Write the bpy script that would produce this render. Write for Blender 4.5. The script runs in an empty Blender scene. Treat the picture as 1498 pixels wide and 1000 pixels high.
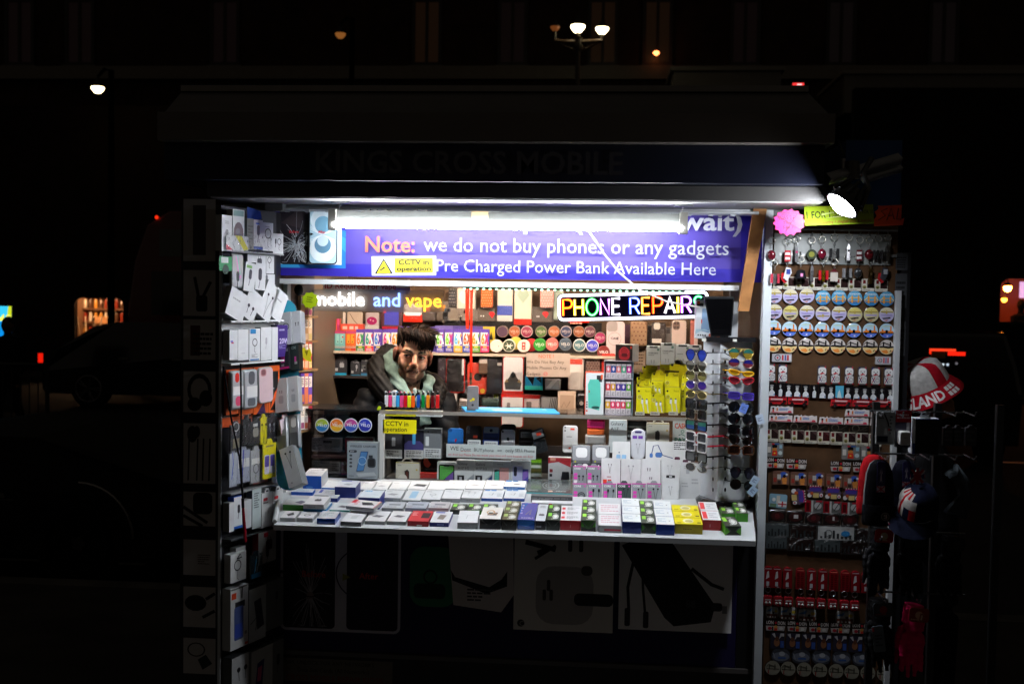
import bpy,math,random,zlib
from mathutils import Matrix,Vector,noise
R = math.radians
rnd = random.Random(7)
sc = bpy.context.scene
COL = sc.collection
# ---------------------------------------------------------------- camera
W,H,F = 1498.0,1000.0,1600.0
YAW,PITCH,ROLL,DIST,HC = R(4.6),R(2.4),R(0.92),4.4,1.95
cam_d = bpy.data.cameras.new('camera')
cam = bpy.data.objects.new('camera',cam_d);COL.objects.link(cam)
CP = Vector((DIST*math.sin(YAW),-DIST*math.cos(YAW),HC))
CR = Matrix.Rotation(YAW,3,'Z') @ Matrix.Rotation(R(90)-PITCH,3,'X') @ Matrix.Rotation(ROLL,3,'Z')
cam.matrix_world = Matrix.Translation(CP) @ CR.to_4x4()
cam_d.sensor_width = 36;cam_d.lens = 36*F/W
cam_d.clip_start = 0.05;cam_d.clip_end = 500
cam_d.dof.use_dof = True;cam_d.dof.focus_distance = 4.35;cam_d.dof.aperture_fstop = 4.0
sc.camera = cam
# ---------------------------------------------------------------- night sky, exposure
w = bpy.data.worlds.new('World');sc.world = w;w.use_nodes = True
nt = w.node_tree;bg = nt.nodes['Background']
sky = nt.nodes.new('ShaderNodeTexSky');sky.sky_type = 'NISHITA';sky.sun_disc = False
sky.sun_elevation = R(-4);sky.sun_rotation = R(200)
mx = nt.nodes.new('ShaderNodeMix');mx.data_type = 'RGBA';mx.inputs[0].default_value = 0.97
nt.links.new(sky.outputs[0],mx.inputs[6]);mx.inputs[7].default_value = (0.085,0.07,0.056,1)   # town glow on the night air
nt.links.new(mx.outputs[2],bg.inputs[0]);bg.inputs[1].default_value = 0.22
sc.view_settings.view_transform = 'Standard';sc.view_settings.look = 'None'
sc.view_settings.exposure = 0.2;sc.view_settings.gamma = 1.0
sc.cycles.use_denoising = True
sc.cycles.max_bounces = 6;sc.cycles.diffuse_bounces = 3;sc.cycles.glossy_bounces = 3
sc.cycles.transparent_max_bounces = 16;sc.cycles.transmission_bounces = 4
sc.cycles.sample_clamp_indirect = 4.0;sc.cycles.caustics_reflective = False;sc.cycles.caustics_refractive = False
# ---------------------------------------------------------------- colours and materials
def lin(c): return c/12.92 if c <= 0.04045 else ((c+0.055)/1.055)**2.4
NAMED = dict(W='e6e8e8',K='141416',G='8c8f92',g='4a4c50',R='c8141c',O='f0601c',Y='e6dc14',N='182a78',B='1e5ec8',P='d83a9a',
             V='5a3a9c',T='5cc8be',L='78c83c',D='1c3424',M='6a1c28',C='efe2d2',S='b4b8ba',E='3f2a1e',H='c8a06e',F='f4b0b4',A='9cc8e8',U='2aa4c8')
_hc = {}
def hx(c):
    if isinstance(c,(tuple,list)): return tuple(c)
    c0 = c;c = NAMED.get(c,c)
    if c0 not in _hc: _hc[c0] = tuple(lin(int(c[i:i+2],16)/255) for i in (0,2,4))
    return _hc[c0]
MATS = {}
def mat(name,rough=.5,metal=0.,spec=.5,emit=0.,noise_amt=.10,nscale=30.,bump=0.,coat=0.,clear=None,sheen=0.):
    """One finish; the colour of every face comes from the mesh attribute 'Col'."""
    m = bpy.data.materials.new(name);m.use_nodes = True;n = m.node_tree;b = n.nodes['Principled BSDF']
    at = n.nodes.new('ShaderNodeAttribute');at.attribute_name = 'Col'
    tc = n.nodes.new('ShaderNodeTexCoord')
    nz = n.nodes.new('ShaderNodeTexNoise');nz.inputs['Scale'].default_value = nscale;nz.inputs['Detail'].default_value = 4
    n.links.new(tc.outputs['Object'],nz.inputs['Vector'])
    mr = n.nodes.new('ShaderNodeMapRange');mr.inputs[1].default_value = .3;mr.inputs[2].default_value = .7
    mr.inputs[3].default_value = 1-noise_amt;mr.inputs[4].default_value = 1+noise_amt*.4
    n.links.new(nz.outputs[0],mr.inputs[0])
    mul = n.nodes.new('ShaderNodeVectorMath');mul.operation = 'SCALE'
    n.links.new(at.outputs['Color'],mul.inputs[0]);n.links.new(mr.outputs[0],mul.inputs['Scale'])
    n.links.new(mul.outputs[0],b.inputs['Base Color'])
    b.inputs['Roughness'].default_value = rough;b.inputs['Metallic'].default_value = metal
    b.inputs['Specular IOR Level'].default_value = spec;b.inputs['Coat Weight'].default_value = coat
    b.inputs['Sheen Weight'].default_value = sheen
    if rough > .12:
        r2 = n.nodes.new('ShaderNodeMapRange');r2.inputs[3].default_value = rough*.8;r2.inputs[4].default_value = min(1,rough*1.2)
        n.links.new(nz.outputs[0],r2.inputs[0]);n.links.new(r2.outputs[0],b.inputs['Roughness'])
    if emit:
        n.links.new(at.outputs['Color'],b.inputs['Emission Color']);b.inputs['Emission Strength'].default_value = emit
    if bump:
        bp = n.nodes.new('ShaderNodeBump');bp.inputs['Strength'].default_value = bump;bp.inputs['Distance'].default_value = .004
        n.links.new(nz.outputs[0],bp.inputs['Height']);n.links.new(bp.outputs[0],b.inputs['Normal'])
    MATS[name] = m;return m
mat('card',.42,spec=.4,noise_amt=.07);mat('gloss',.16,spec=.6,noise_amt=.04,coat=.3);mat('matte',.8,spec=.25,noise_amt=.15)
mat('paint',.45,spec=.45,noise_amt=.09,nscale=6,bump=.05);mat('metal',.28,metal=1.,noise_amt=.15);mat('steel',.42,metal=.55,noise_amt=.12,nscale=14)
mat('cloth',.95,spec=.08,noise_amt=.25,nscale=60,bump=.25);mat('nylon',.6,spec=.16,noise_amt=.2,nscale=45,bump=.3)
mat('skin',.62,spec=.2,noise_amt=.08,nscale=50)
MATS['skin'].node_tree.nodes['Principled BSDF'].inputs['Subsurface Weight'].default_value = .35;MATS['skin'].node_tree.nodes['Principled BSDF'].inputs['Subsurface Scale'].default_value = .012
mat('hair',.65,spec=.12,noise_amt=.3,nscale=40)
mat('wood',.6,spec=.3,noise_amt=.4,nscale=14,bump=.1);mat('board',.85,spec=.15,noise_amt=.32,nscale=11,bump=.15)
mat('asphalt',.85,spec=.3,noise_amt=.5,nscale=3,bump=.4);mat('brick',.9,spec=.2,noise_amt=.45,nscale=2.2,bump=.4)
mat('unlit_black',1.,spec=0.,noise_amt=.1);mat('vinyl',.5,spec=.3,noise_amt=.06,nscale=5,bump=.12)
mat('cafe',.5,emit=80.,noise_amt=0);mat('hot',.5,emit=3.8,noise_amt=0);mat('tube',.5,emit=150.,noise_amt=0);mat('warmtube',.5,emit=185.,noise_amt=0);mat('flood',.5,emit=330.,noise_amt=0)
mat('neon',.5,emit=2.4,noise_amt=0);mat('glow',.5,emit=1.0,noise_amt=0);mat('lamp',.5,emit=9.,noise_amt=0);mat('bead',.5,emit=3.,noise_amt=0)
def clearmat(name,tint,amt,rough=.04,wob=0.,ns=8):
    m = bpy.data.materials.new(name);m.use_nodes = True;n = m.node_tree;n.nodes.remove(n.nodes['Principled BSDF'])
    out = n.nodes['Material Output'];tr = n.nodes.new('ShaderNodeBsdfTransparent');tr.inputs[0].default_value = (*tint,1)
    gl = n.nodes.new('ShaderNodeBsdfGlossy');gl.inputs['Roughness'].default_value = rough
    fr = n.nodes.new('ShaderNodeLayerWeight');fr.inputs[0].default_value = .5
    pw = n.nodes.new('ShaderNodeMath');pw.operation = 'POWER';pw.inputs[1].default_value = 5.;n.links.new(fr.outputs[1],pw.inputs[0])
    ad = n.nodes.new('ShaderNodeMath');ad.operation = 'MULTIPLY_ADD';ad.inputs[1].default_value = .7;ad.inputs[2].default_value = amt+.006
    n.links.new(pw.outputs[0],ad.inputs[0])
    mi = n.nodes.new('ShaderNodeMixShader');n.links.new(ad.outputs[0],mi.inputs[0]);n.links.new(tr.outputs[0],mi.inputs[1]);n.links.new(gl.outputs[0],mi.inputs[2])
    if wob:
        tc = n.nodes.new('ShaderNodeTexCoord');nz = n.nodes.new('ShaderNodeTexNoise');nz.inputs['Scale'].default_value = ns
        n.links.new(tc.outputs['Object'],nz.inputs['Vector'])
        bp = n.nodes.new('ShaderNodeBump');bp.inputs['Strength'].default_value = wob;bp.inputs['Distance'].default_value = .02
        n.links.new(nz.outputs[0],bp.inputs['Height']);n.links.new(bp.outputs[0],gl.inputs['Normal']);n.links.new(bp.outputs[0],fr.inputs['Normal'])
    n.links.new(mi.outputs[0],out.inputs[0]);MATS[name] = m
clearmat('glass',(.985,.99,.988),.01);clearmat('film',(.98,.98,.98),.02,.26,.8,55);clearmat('smoke',(.72,.72,.74),.04)
def frostmat():
    m = bpy.data.materials.new('halo_frost');m.use_nodes = True;n = m.node_tree;n.nodes.remove(n.nodes['Principled BSDF'])
    t,d,x = n.nodes.new('ShaderNodeBsdfTransparent'),n.nodes.new('ShaderNodeBsdfDiffuse'),n.nodes.new('ShaderNodeMixShader');x.inputs[0].default_value = .3;d.inputs[0].default_value = (.85,.85,.85,1)
    n.links.new(t.outputs[0],x.inputs[1]);n.links.new(d.outputs[0],x.inputs[2]);n.links.new(x.outputs[0],n.nodes['Material Output'].inputs[0]);MATS['halo_frost'] = m
frostmat()
# ---------------------------------------------------------------- text
_txt = {}
def glyphs(s,bold=0.):
    k = (s,bold)
    if k not in _txt:
        c = bpy.data.curves.new('lettering','FONT');c.body = s;c.size = 1;c.resolution_u = 2;c.offset = bold
        o = bpy.data.objects.new('lettering',c);m = o.to_mesh()
        vs = [(v.co.x,v.co.y) for v in m.vertices];fs = [tuple(p.vertices) for p in m.polygons]
        o.to_mesh_clear();bpy.data.objects.remove(o);bpy.data.curves.remove(c)
        if vs:
            x0 = min(v[0] for v in vs);x1 = max(v[0] for v in vs);vs = [(v[0]-x0,v[1]) for v in vs]
            _txt[k] = (vs,fs,x1-x0)
        else: _txt[k] = ([],[],0)
    return _txt[k]
# ---------------------------------------------------------------- mesh builder
class MB:
    def __init__(s,mat='card'): s.v = [];s.f = [];s.c = [];s.m = [];s.sm = [];s.mat = mat;s.M = None;s.nx = False
    def add(s,vs,fs,col,mat=None,smooth=False):
        o = len(s.v);M = s.M
        s.v.extend([tuple(M @ Vector(v)) for v in vs] if M else [tuple(v) for v in vs])
        col = hx(col) if not isinstance(col,list) else col
        for i,f in enumerate(fs):
            s.f.append(tuple(o+k for k in f));s.c.append(col[i] if isinstance(col,list) else col);s.m.append(mat or s.mat);s.sm.append(smooth)
    def box(s,x0,x1,y0,y1,z0,z1,col,mat=None,cols=None,b=0.):
        """cols may give front(-y), back, left, right, top, bottom colours; b bevels the vertical and front edges slightly"""
        vs = [(x0,y0,z0),(x1,y0,z0),(x1,y1,z0),(x0,y1,z0),(x0,y0,z1),(x1,y0,z1),(x1,y1,z1),(x0,y1,z1)]
        fs = [(0,1,5,4),(2,3,7,6),(3,0,4,7),(1,2,6,5),(4,5,6,7),(3,2,1,0)]
        if cols: s.add(vs,fs,[hx(c) for c in cols],mat)
        else: s.add(vs,fs,col,mat)
    def poly(s,pts,col,mat=None): s.add(pts,[tuple(range(len(pts)))],col,mat)
    def prism(s,pts,y0,y1,col,mat=None,bev=0.,side=None,smooth=False):
        """outline in x,z (anticlockwise seen from -y) extruded from y0 (front) to y1, front edge rounded by bev"""
        n = len(pts);cx = sum(p[0] for p in pts)/n;cz = sum(p[1] for p in pts)/n
        rings = []
        if bev:
            for t in (1,.35):
                k = bev*t;rr = []
                for (x,z) in pts:
                    d = math.hypot(x-cx,z-cz) or 1;rr.append((x-(x-cx)/d*k,y0+bev*(0 if t == 1 else .3),z-(z-cz)/d*k))
                rings.append(rr)
            rings.append([(x,y0+bev,z) for x,z in pts])
        else: rings.append([(x,y0,z) for x,z in pts])
        rings.append([(x,y1,z) for x,z in pts])
        vs = [v for r in rings for v in r];s.add(vs,[tuple(range(n))],col,mat)
        fs = []
        for r in range(len(rings)-1):
            for i in range(n):
                j = (i+1) % n;fs.append((r*n+j,r*n+i,(r+1)*n+i,(r+1)*n+j))
        s.add(vs,fs,side or col,mat,smooth)
        s.add(rings[-1],[tuple(range(n-1,-1,-1))],side or col,mat)
    def tube(s,pts,r,col,mat=None,n=6,cap=True):
        pts = [Vector(p) for p in pts];rs = r if isinstance(r,(list,tuple)) else [r]*len(pts)
        vs = [];up = Vector((0,0,1));prev = None
        for i,p in enumerate(pts):
            d = (pts[min(i+1,len(pts)-1)]-pts[max(i-1,0)])
            d = d.normalized() if d.length > 1e-9 else Vector((0,0,1))
            a = prev if prev is not None else (up if abs(d.z) < .95 else Vector((1,0,0)))
            a = (a-d*a.dot(d));a = a.normalized() if a.length > 1e-6 else d.orthogonal().normalized();prev = a
            b = d.cross(a)
            for k in range(n):
                t = 2*math.pi*k/n;vs.append(p+(a*math.cos(t)+b*math.sin(t))*rs[i])
        fs = []
        for i in range(len(pts)-1):
            for k in range(n):
                j = (k+1) % n;fs.append((i*n+k,i*n+j,(i+1)*n+j,(i+1)*n+k))
        s.add(vs,fs,col,mat,True)
        if cap: s.add(vs[:n],[tuple(range(n-1,-1,-1))],col,mat);s.add(vs[-n:],[tuple(range(n))],col,mat)
    def ring(s,c,rad,r,col,mat=None,n=18,k=5,ax='y',sq=1.):
        vs = []
        for i in range(n):
            t = 2*math.pi*i/n
            for j in range(k):
                q = 2*math.pi*j/k;d = rad+r*math.cos(q);h = r*math.sin(q)
                p = (d*math.cos(t),h,d*math.sin(t)*sq) if ax == 'y' else ((d*math.cos(t),d*math.sin(t)*sq,h) if ax == 'z' else (h,d*math.cos(t),d*math.sin(t)*sq))
                vs.append((c[0]+p[0],c[1]+p[1],c[2]+p[2]))
        s.add(vs,[(i*k+j,((i+1) % n)*k+j,((i+1) % n)*k+(j+1) % k,i*k+(j+1) % k) for i in range(n) for j in range(k)],col,mat,True)
    def lathe(s,prof,col,mat=None,n=20,c=(0,0,0),ax='z'):
        vs = []
        for (r,h) in prof:
            for i in range(n):
                t = 2*math.pi*i/n
                p = (r*math.cos(t),r*math.sin(t),h) if ax == 'z' else (r*math.cos(t),h,r*math.sin(t))
                vs.append((c[0]+p[0],c[1]+p[1],c[2]+p[2]))
        fs = []
        for a in range(len(prof)-1):
            for i in range(n):
                j = (i+1) % n;q = (a*n+i,a*n+j,(a+1)*n+j,(a+1)*n+i)
                fs.append(q if ax == 'z' else q[::-1])
        s.add(vs,fs,col,mat,True)
        for ring,rev in ((vs[:n],ax == 'z'),(vs[-n:],ax != 'z')):
            s.add(ring,[tuple(range(n-1,-1,-1)) if rev else tuple(range(n))],col,mat)
    def ball(s,c,r,col,mat=None,n=12,m=8):
        r = (r,r,r) if not isinstance(r,tuple) else r;vs = []
        for i in range(m+1):
            p = math.pi*i/m
            for k in range(n):
                t = 2*math.pi*k/n;vs.append((c[0]+r[0]*math.sin(p)*math.cos(t),c[1]+r[1]*math.sin(p)*math.sin(t),c[2]+r[2]*math.cos(p)))
        s.add(vs,[(i*n+k,(i+1)*n+k,(i+1)*n+(k+1) % n,i*n+(k+1) % n) for i in range(m) for k in range(n)],col,mat,True)
    def build(s,name,parent=None,matrix=None,**tags):
        me = bpy.data.meshes.new(name);me.from_pydata(s.v,[],s.f)
        names = sorted(set(s.m));idx = {k: i for i,k in enumerate(names)}
        for k in names: me.materials.append(MATS[k])
        me.polygons.foreach_set('material_index',[idx[k] for k in s.m]);me.polygons.foreach_set('use_smooth',s.sm)
        at = me.attributes.new('Col','FLOAT_COLOR','CORNER');buf = []
        for f,c in zip(s.f,s.c): buf.extend((c[0],c[1],c[2],1.)*len(f)) if not isinstance(c,list) else [buf.extend((k[0],k[1],k[2],1.)) for k in c]
        at.data.foreach_set('color',buf);me.update()
        o = bpy.data.objects.new(name,me);COL.objects.link(o)
        if parent: o.parent = parent
        if matrix is not None: o.matrix_local = matrix
        for k,v in tags.items(): o[k] = v
        return o
def tag(o,label,cat,group=None):
    o['label'] = label;o['category'] = cat
    if group: o['group'] = group
    return o
def thing(name,label,cat,matrix=None,group=None):
    o = bpy.data.objects.new(name,None);COL.objects.link(o);o.empty_display_size = .05
    if matrix is not None: o.matrix_world = matrix
    return tag(o,label,cat,group)
def copy_tree(o,matrix,label,group=None):
    c = o.copy();COL.objects.link(c);c.matrix_world = matrix;c['label'] = label
    if group: c['group'] = group
    for ch in o.children:
        d = ch.copy();COL.objects.link(d);d.parent = c
        for g in ch.children:
            e = g.copy();COL.objects.link(e);e.parent = d
    return c
def structure(mb,name):
    o = mb.build(name);o['kind'] = 'structure';return o
# ---------------------------------------------------------------- where a direction of view meets a real plane of the kiosk
def ray(px,py): return CR @ Vector(((px-W/2)/F,-(py-H/2)/F,-1))
class Plane:
    """o: origin, ux: horizontal direction, n: outward normal (towards the viewer); objects get x along ux, y into the plane, z up"""
    def __init__(s,o,ux=(1,0,0),uz=(0,0,1)):
        s.o = Vector(o);s.ux = Vector(ux).normalized();s.uz = Vector(uz).normalized();s.uy = s.uz.cross(s.ux)
    def uv(s,px,py):
        d = ray(px,py);t = (s.o-CP).dot(s.uy)/d.dot(s.uy);p = CP+d*t-s.o
        return p.dot(s.ux),p.dot(s.uz)
    def rect(s,x0,y0,x1,y1):
        a0 = s.uv(x0,(y0+y1)/2)[0];a1 = s.uv(x1,(y0+y1)/2)[0];b1 = s.uv((x0+x1)/2,y0)[1];b0 = s.uv((x0+x1)/2,y1)[1]
        return a0,a1,b0,b1
    def mtx(s,a,b,off=0.,tilt=0.,lean=0.,turn=0.):
        m = Matrix((s.ux,s.uy,s.uz)).transposed().to_4x4();m.translation = s.o+s.ux*a+s.uz*b-s.uy*off
        if turn: m = m @ Matrix.Rotation(R(turn),4,'Z')
        if tilt: m = m @ Matrix.Rotation(R(tilt),4,'Y')
        if lean: m = m @ Matrix.Rotation(R(lean),4,'X')
        return m
def YP(y): return Plane((0,y,0))
def P(px,py,y):
    d = ray(px,py);return CP+d*((y-CP.y)/d.y)
def ppm(y): return F/((Vector((0,y,HC))-CP).dot(CR @ Vector((0,0,-1))))
# ---------------------------------------------------------------- printed artwork on a face, thin layers of ink
class Art:
    def __init__(s,mb,x,z,w,h,y=0.,mat=None,top=False,step=.00022):
        s.mb = mb;s.x = x;s.z = z;s.w = w;s.h = h;s.y = y;s.mat = mat;s.k = 0;s.top = top;s.step = step
    def put(s,pts,fs,col,mat=None):
        s.k += 1;l = s.step*s.k
        if s.top: vs = [(s.x+u*s.w,s.y+v*s.h,s.z+l) for u,v in pts]
        else: vs = [(s.x+u*s.w,s.y-l,s.z+v*s.h) for u,v in pts]
        s.mb.add(vs,fs,col,mat or s.mat)
    def p(s,col,*pts): s.put(pts,[tuple(range(len(pts)))],col)
    def r(s,col,u0,v0,u1,v1): s.put([(u0,v0),(u1,v0),(u1,v1),(u0,v1)],[(0,1,2,3)],col)
    def rr(s,col,u0,v0,u1,v1,rad=.2):
        w_ = (u1-u0)*s.w;h_ = (v1-v0)*s.h;q = rrect(w_,h_,rad*min(w_,h_),4)
        s.put([(u0+(x+w_/2)/s.w,v0+z/s.h) for x,z in q],[tuple(range(len(q)))],col)
    def e(s,col,u,v,ru,rv=None,n=14):
        rv = rv if rv is not None else ru*s.w/s.h
        s.put([(u+ru*math.cos(6.2832*i/n),v+rv*math.sin(6.2832*i/n)) for i in range(n)],[tuple(range(n))],col)
    def o(s,col,u,v,ru,th,rv=None,n=16,a0=0,a1=360):
        rv = rv if rv is not None else ru*s.w/s.h;k = 1-th;pts = [];full = a1-a0 >= 360
        m = n if full else n+1
        for i in range(m):
            t = R(a0+(a1-a0)*i/n);pts += [(u+ru*math.cos(t),v+rv*math.sin(t)),(u+ru*k*math.cos(t),v+rv*k*math.sin(t))]
        q = len(pts);s.put(pts,[(2*i,(2*i+2) % q,(2*i+3) % q,2*i+1) for i in range(n if full else n)],col)
    def l(s,col,wd,*pts):
        """a line of width wd metres through the points"""
        P_ = [(u*s.w,v*s.h) for u,v in pts];out = []
        for i,(x,z) in enumerate(P_):
            a = P_[max(i-1,0)];b = P_[min(i+1,len(P_)-1)];dx,dz = b[0]-a[0],b[1]-a[1];d = math.hypot(dx,dz) or 1
            nx,nz = -dz/d*wd/2,dx/d*wd/2;out += [((x-nx)/s.w,(z-nz)/s.h),((x+nx)/s.w,(z+nz)/s.h)]
        s.put(out,[(2*i,2*i+2,2*i+3,2*i+1) for i in range(len(P_)-1)],col)
    def t(s,col,txt,u,v,h,al='l',bold=0.,wmax=None,rot=0.,mat=None,st=False):
        """text with cap height h (fraction of the face height), baseline at v, fitted to wmax (fraction of the width)"""
        vs,fs,wd = glyphs(txt,bold)
        if not vs: return
        k = h*s.h/.69;kx = k
        if wmax and (st or wd*kx > wmax*s.w): kx = wmax*s.w/wd
        x0 = {'l': 0,'c': -wd*kx/2,'r': -wd*kx}[al];ca,sa = math.cos(R(rot)),math.sin(R(rot));pts = []
        for x,y in vs:
            a,b = x0+x*kx,y*k;pts.append((u+(a*ca-b*sa)/s.w,v+(a*sa+b*ca)/s.h))
        s.put(pts,fs,col,mat)
    def g(s,col,u0,v0,u1,v1,rows,sd=3):
        """small print, as rows of thin dashes"""
        q = random.Random(sd*17+rows);dh = (v1-v0)/rows;pts = [];fs = []
        for i in range(rows):
            u = u0;v = v1-dh*(i+.75);e = u1-(u1-u0)*q.choice((0,.1,.3,.5))
            while u < e-.01:
                b = min(e,u+(u1-u0)*q.uniform(.08,.22));n = len(pts)
                pts += [(u,v),(b,v),(b,v+dh*.5),(u,v+dh*.5)];fs.append((n,n+1,n+2,n+3));u = b+(u1-u0)*.03
        if pts: s.put(pts,fs,col)
def rrect(w_,h_,r,n=4):
    """rounded rectangle, centred in x, from z=0 up; anticlockwise seen from -y"""
    r = min(r,w_/2-1e-5,h_/2-1e-5);out = []
    for cx,cz,a in ((w_/2-r,r,-90),(w_/2-r,h_-r,0),(-w_/2+r,h_-r,90),(-w_/2+r,r,180)):
        for i in range(n+1):
            t = R(a+90*i/n);out.append((cx+r*math.cos(t),cz+r*math.sin(t)))
    return out
def circ(r,n=24,cz=None): cz = r if cz is None else cz;return [(r*math.cos(6.28319*i/n),cz+r*math.sin(6.28319*i/n)) for i in range(n)]
def star(r0,r1,n,cz=0): return [((r0 if i % 2 else r1)*math.cos(math.pi*i/n+.1),cz+(r0 if i % 2 else r1)*math.sin(math.pi*i/n+.1)) for i in range(2*n)]
def tabcard(w_,h_,n=3):
    """card with a rounded hang tab on top"""
    t = w_*.42;return [(-w_/2,0),(w_/2,0),(w_/2,h_*.86),(w_/2*.96,h_*.885),(t/2+.002,h_*.885),(t/2,h_*.94),(t/2*.6,h_),(-t/2*.6,h_),(-t/2,h_*.94),(-t/2-.002,h_*.885),(-w_/2*.96,h_*.885),(-w_/2,h_*.86)]
ORD = ['first','second','third','fourth','fifth','sixth','seventh','eighth','ninth','tenth','eleventh','twelfth','thirteenth','fourteenth','fifteenth','sixteenth','seventeenth','eighteenth','nineteenth','twentieth']
# ---------------------------------------------------------------- generic goods: a shape seen in rect px on plane pl, with artwork
def goods(name,label,cat,pl,px,depth,col,art=None,shape='box',group=None,tilt=0.,lean=0.,turn=0.,mat='card',off=0.,side=None,top=None,film=False,rad=.12,tmat=None,parts=None):
    a0,a1,b0,b1 = pl.rect(*px);w_ = a1-a0;h_ = b1-b0
    if tilt:
        m = pl.mtx((a0+a1)/2,(b0+b1)/2,off,tilt,lean,turn) @ Matrix.Translation((0,0,-h_/2))
    else: m = pl.mtx((a0+a1)/2,b0,off,0,lean,turn)
    mb = MB(mat);sd = side or col
    if shape == 'box':
        mb.box(-w_/2,w_/2,0,depth,0,h_,col,cols=[col,sd,sd,sd,top or sd,sd])
        for t in (.0006,):   # folded flap line on the top
            mb.box(-w_/2+.001,w_/2-.001,depth*.93,depth*.95,h_,h_+t,sd)
    elif shape == 'card': mb.prism(rrect(w_,h_,rad*min(w_,h_)),0,depth,col,side=sd)
    elif shape == 'tab': mb.prism(tabcard(w_,h_),0,depth,col,side=sd)
    elif shape == 'pouch': mb.prism(rrect(w_,h_,rad*min(w_,h_)),0,depth,col,bev=min(depth*.6,.012),side=sd,smooth=True)
    elif shape == 'case': mb.prism(rrect(w_,h_,.2*min(w_,h_)),0,depth,col,bev=min(depth*.5,.004),side=sd,smooth=True)
    elif shape == 'disc': mb.prism(circ(w_/2,28),0,depth,col,bev=.0015,side=sd)
    elif shape == 'star': mb.prism(star(w_*.42,w_*.5,9,h_/2),0,depth,col)
    elif callable(shape): shape(mb,w_,h_,depth)
    if art: art(Art(mb,-w_/2,0,w_,h_,0.))
    if film:
        o = mb.build('pack') ;root = thing(name,label,cat,m,group);o.parent = root;o.name = 'insert'
        fb = MB('film');n = 5;vs = [];q = random.Random(zlib.crc32(label.encode()))
        e = .006
        for i in range(n+1):
            for j in range(n+1):
                ed = i in (0,n) or j in (0,n)
                vs.append((-w_/2-e+(w_+2*e)*i/n,(.0005 if ed else -.003-q.random()*.006),-e+(h_+2*e)*j/n))
        fb.add(vs,[(i*(n+1)+j,(i+1)*(n+1)+j,(i+1)*(n+1)+j+1,i*(n+1)+j+1) for i in range(n) for j in range(n)],'W','film',False)
        fb.build('wrapper',root)
        return root
    if parts:
        o = mb.build('body');root = thing(name,label,cat,m,group);o.parent = root;parts(root,w_,h_,depth);return root
    o = mb.build(name,matrix=m);return tag(o,label,cat,group)
# ================================================================ STRUCTURE: ground, road, kiosk
def X(px,y,py=500): return P(px,py,y).x
def Z(py,y,px=749): return P(px,py,y).z
m = MB('asphalt');m.box(-90,90,-40,90,-.3,0,'2a2a2c');structure(m,'ground')
m = MB('asphalt');m.box(-90,90,-6,2.05,.004,.12,'3c3b3a');structure(m,'pavement')
m = MB('asphalt');m.box(-90,90,2.053,2.2,.004,.125,'5a5955');structure(m,'kerb')
m = MB('asphalt');m.box(-90,90,17.6,21,.004,.11,'35332f');structure(m,'far_pavement')
m = MB('paint')
for k in range(-9,10): m.box(k*5.,k*5.+2.2,9.4,9.5,.003,.008,'b8b8b0')
structure(m,'road_markings')
KG = .12                                            # kiosk stands on the pavement
XL,XR = X(262,0),X(1318,0)
kiosk = thing('market_kiosk','dark navy street kiosk with open lit counter, overhanging roof and stocked display wings','kiosk',Matrix.Translation((0,0,KG)))
KM = Matrix.Translation((0,0,-KG))
def kp(mb,name,parent=None,**t): return mb.build(name,parent or kiosk,KM if parent is None else None,**t)
# roof with its hipped top, fascia bands and lip
yb = -.46
zt,zb = Z(165,yb),Z(207,yb);x0,x1 = X(230,yb,186),X(1222,yb,186)
m = MB('paint');m.box(x0,x1,yb,1.75,zb,zt,'6a645e')
kp(m,'roof_edge')
zr = Z(135,.0);xa,xb = X(266,.0,135),X(1182,.0,135)
m = MB('paint')
v = [(x0+.02,yb+.02,zt+.002),(x1-.02,yb+.02,zt+.002),(x1-.02,1.73,zt+.002),(x0+.02,1.73,zt+.002),(xa,.0,zr),(xb,.0,zr),(xb,1.3,zr),(xa,1.3,zr)]
m.add(v,[(0,1,5,4),(1,2,6,5),(2,3,7,6),(3,0,4,7),(4,5,6,7)],'2c2b2a')
kp(m,'roof')
m = MB('metal');m.box(xa,xb,-.012,.012,zr+.001,zr+.025,'8a8884','steel');kp(m,'roof_ridge')
yn = -.40;zn0,zn1 = Z(266,yn),zb-.003
m = MB('paint');m.box(X(240,yn,236),X(1206,yn,236),yn,1.7,zn0,zn1,'0d1329');fas = kp(m,'fascia')
fx0,fx1 = X(462,yn,238),X(990,yn,238)
m = MB('gloss');a = Art(m,fx0,Z(254,yn,725),fx1-fx0,Z(222,yn,725)-Z(254,yn,725),yn-.002);a.t('34343c','KINGS CROSS MOBILE',0,0,1,bold=.02,wmax=1)
m.build('lettering',fas)
yl = -.33;zl0,zl1 = Z(290.5,yl,756),zn0-.003
m = MB('paint');m.box(X(303,yl,278),X(1208,yl,278),yl,.14,zl0,zl1,'3c3b3a');kp(m,'fascia_lip')
zs = zl0                                            # soffit level
m = MB('paint');m.box(X(303,yl,278)+.01,X(1208,yl,278)-.01,yl+.01,.13,zs-.006,zs-.001,'9a9a9a');kp(m,'soffit')
# shutter rail with its clips along the soffit
m = MB('steel');ra,rb = X(330,.0,290),X(1108,.0,294)
m.box(ra,rb,-.03,.0,zs-.03,zs-.008,'c8ccd0');m.tube([(ra,-.045,zs-.022),(rb,-.045,zs-.022)],.007,'d8dcde')
rail = kp(m,'shutter_rail')
for k in range(24):
    c = MB('steel');xx = ra+.1+(rb-ra-.2)*k/23;c.box(xx-.009,xx+.009,-.055,-.031,zs-.036,zs-.029,'c0c4c8');c.build('rail_clip',rail)
m = MB('steel');m.box(X(392,-.05,290),X(400,-.05,290)+.05,-.09,-.04,zs-.035,zs-.007,'9a9c9c');kp(m,'rail_motor')
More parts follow.
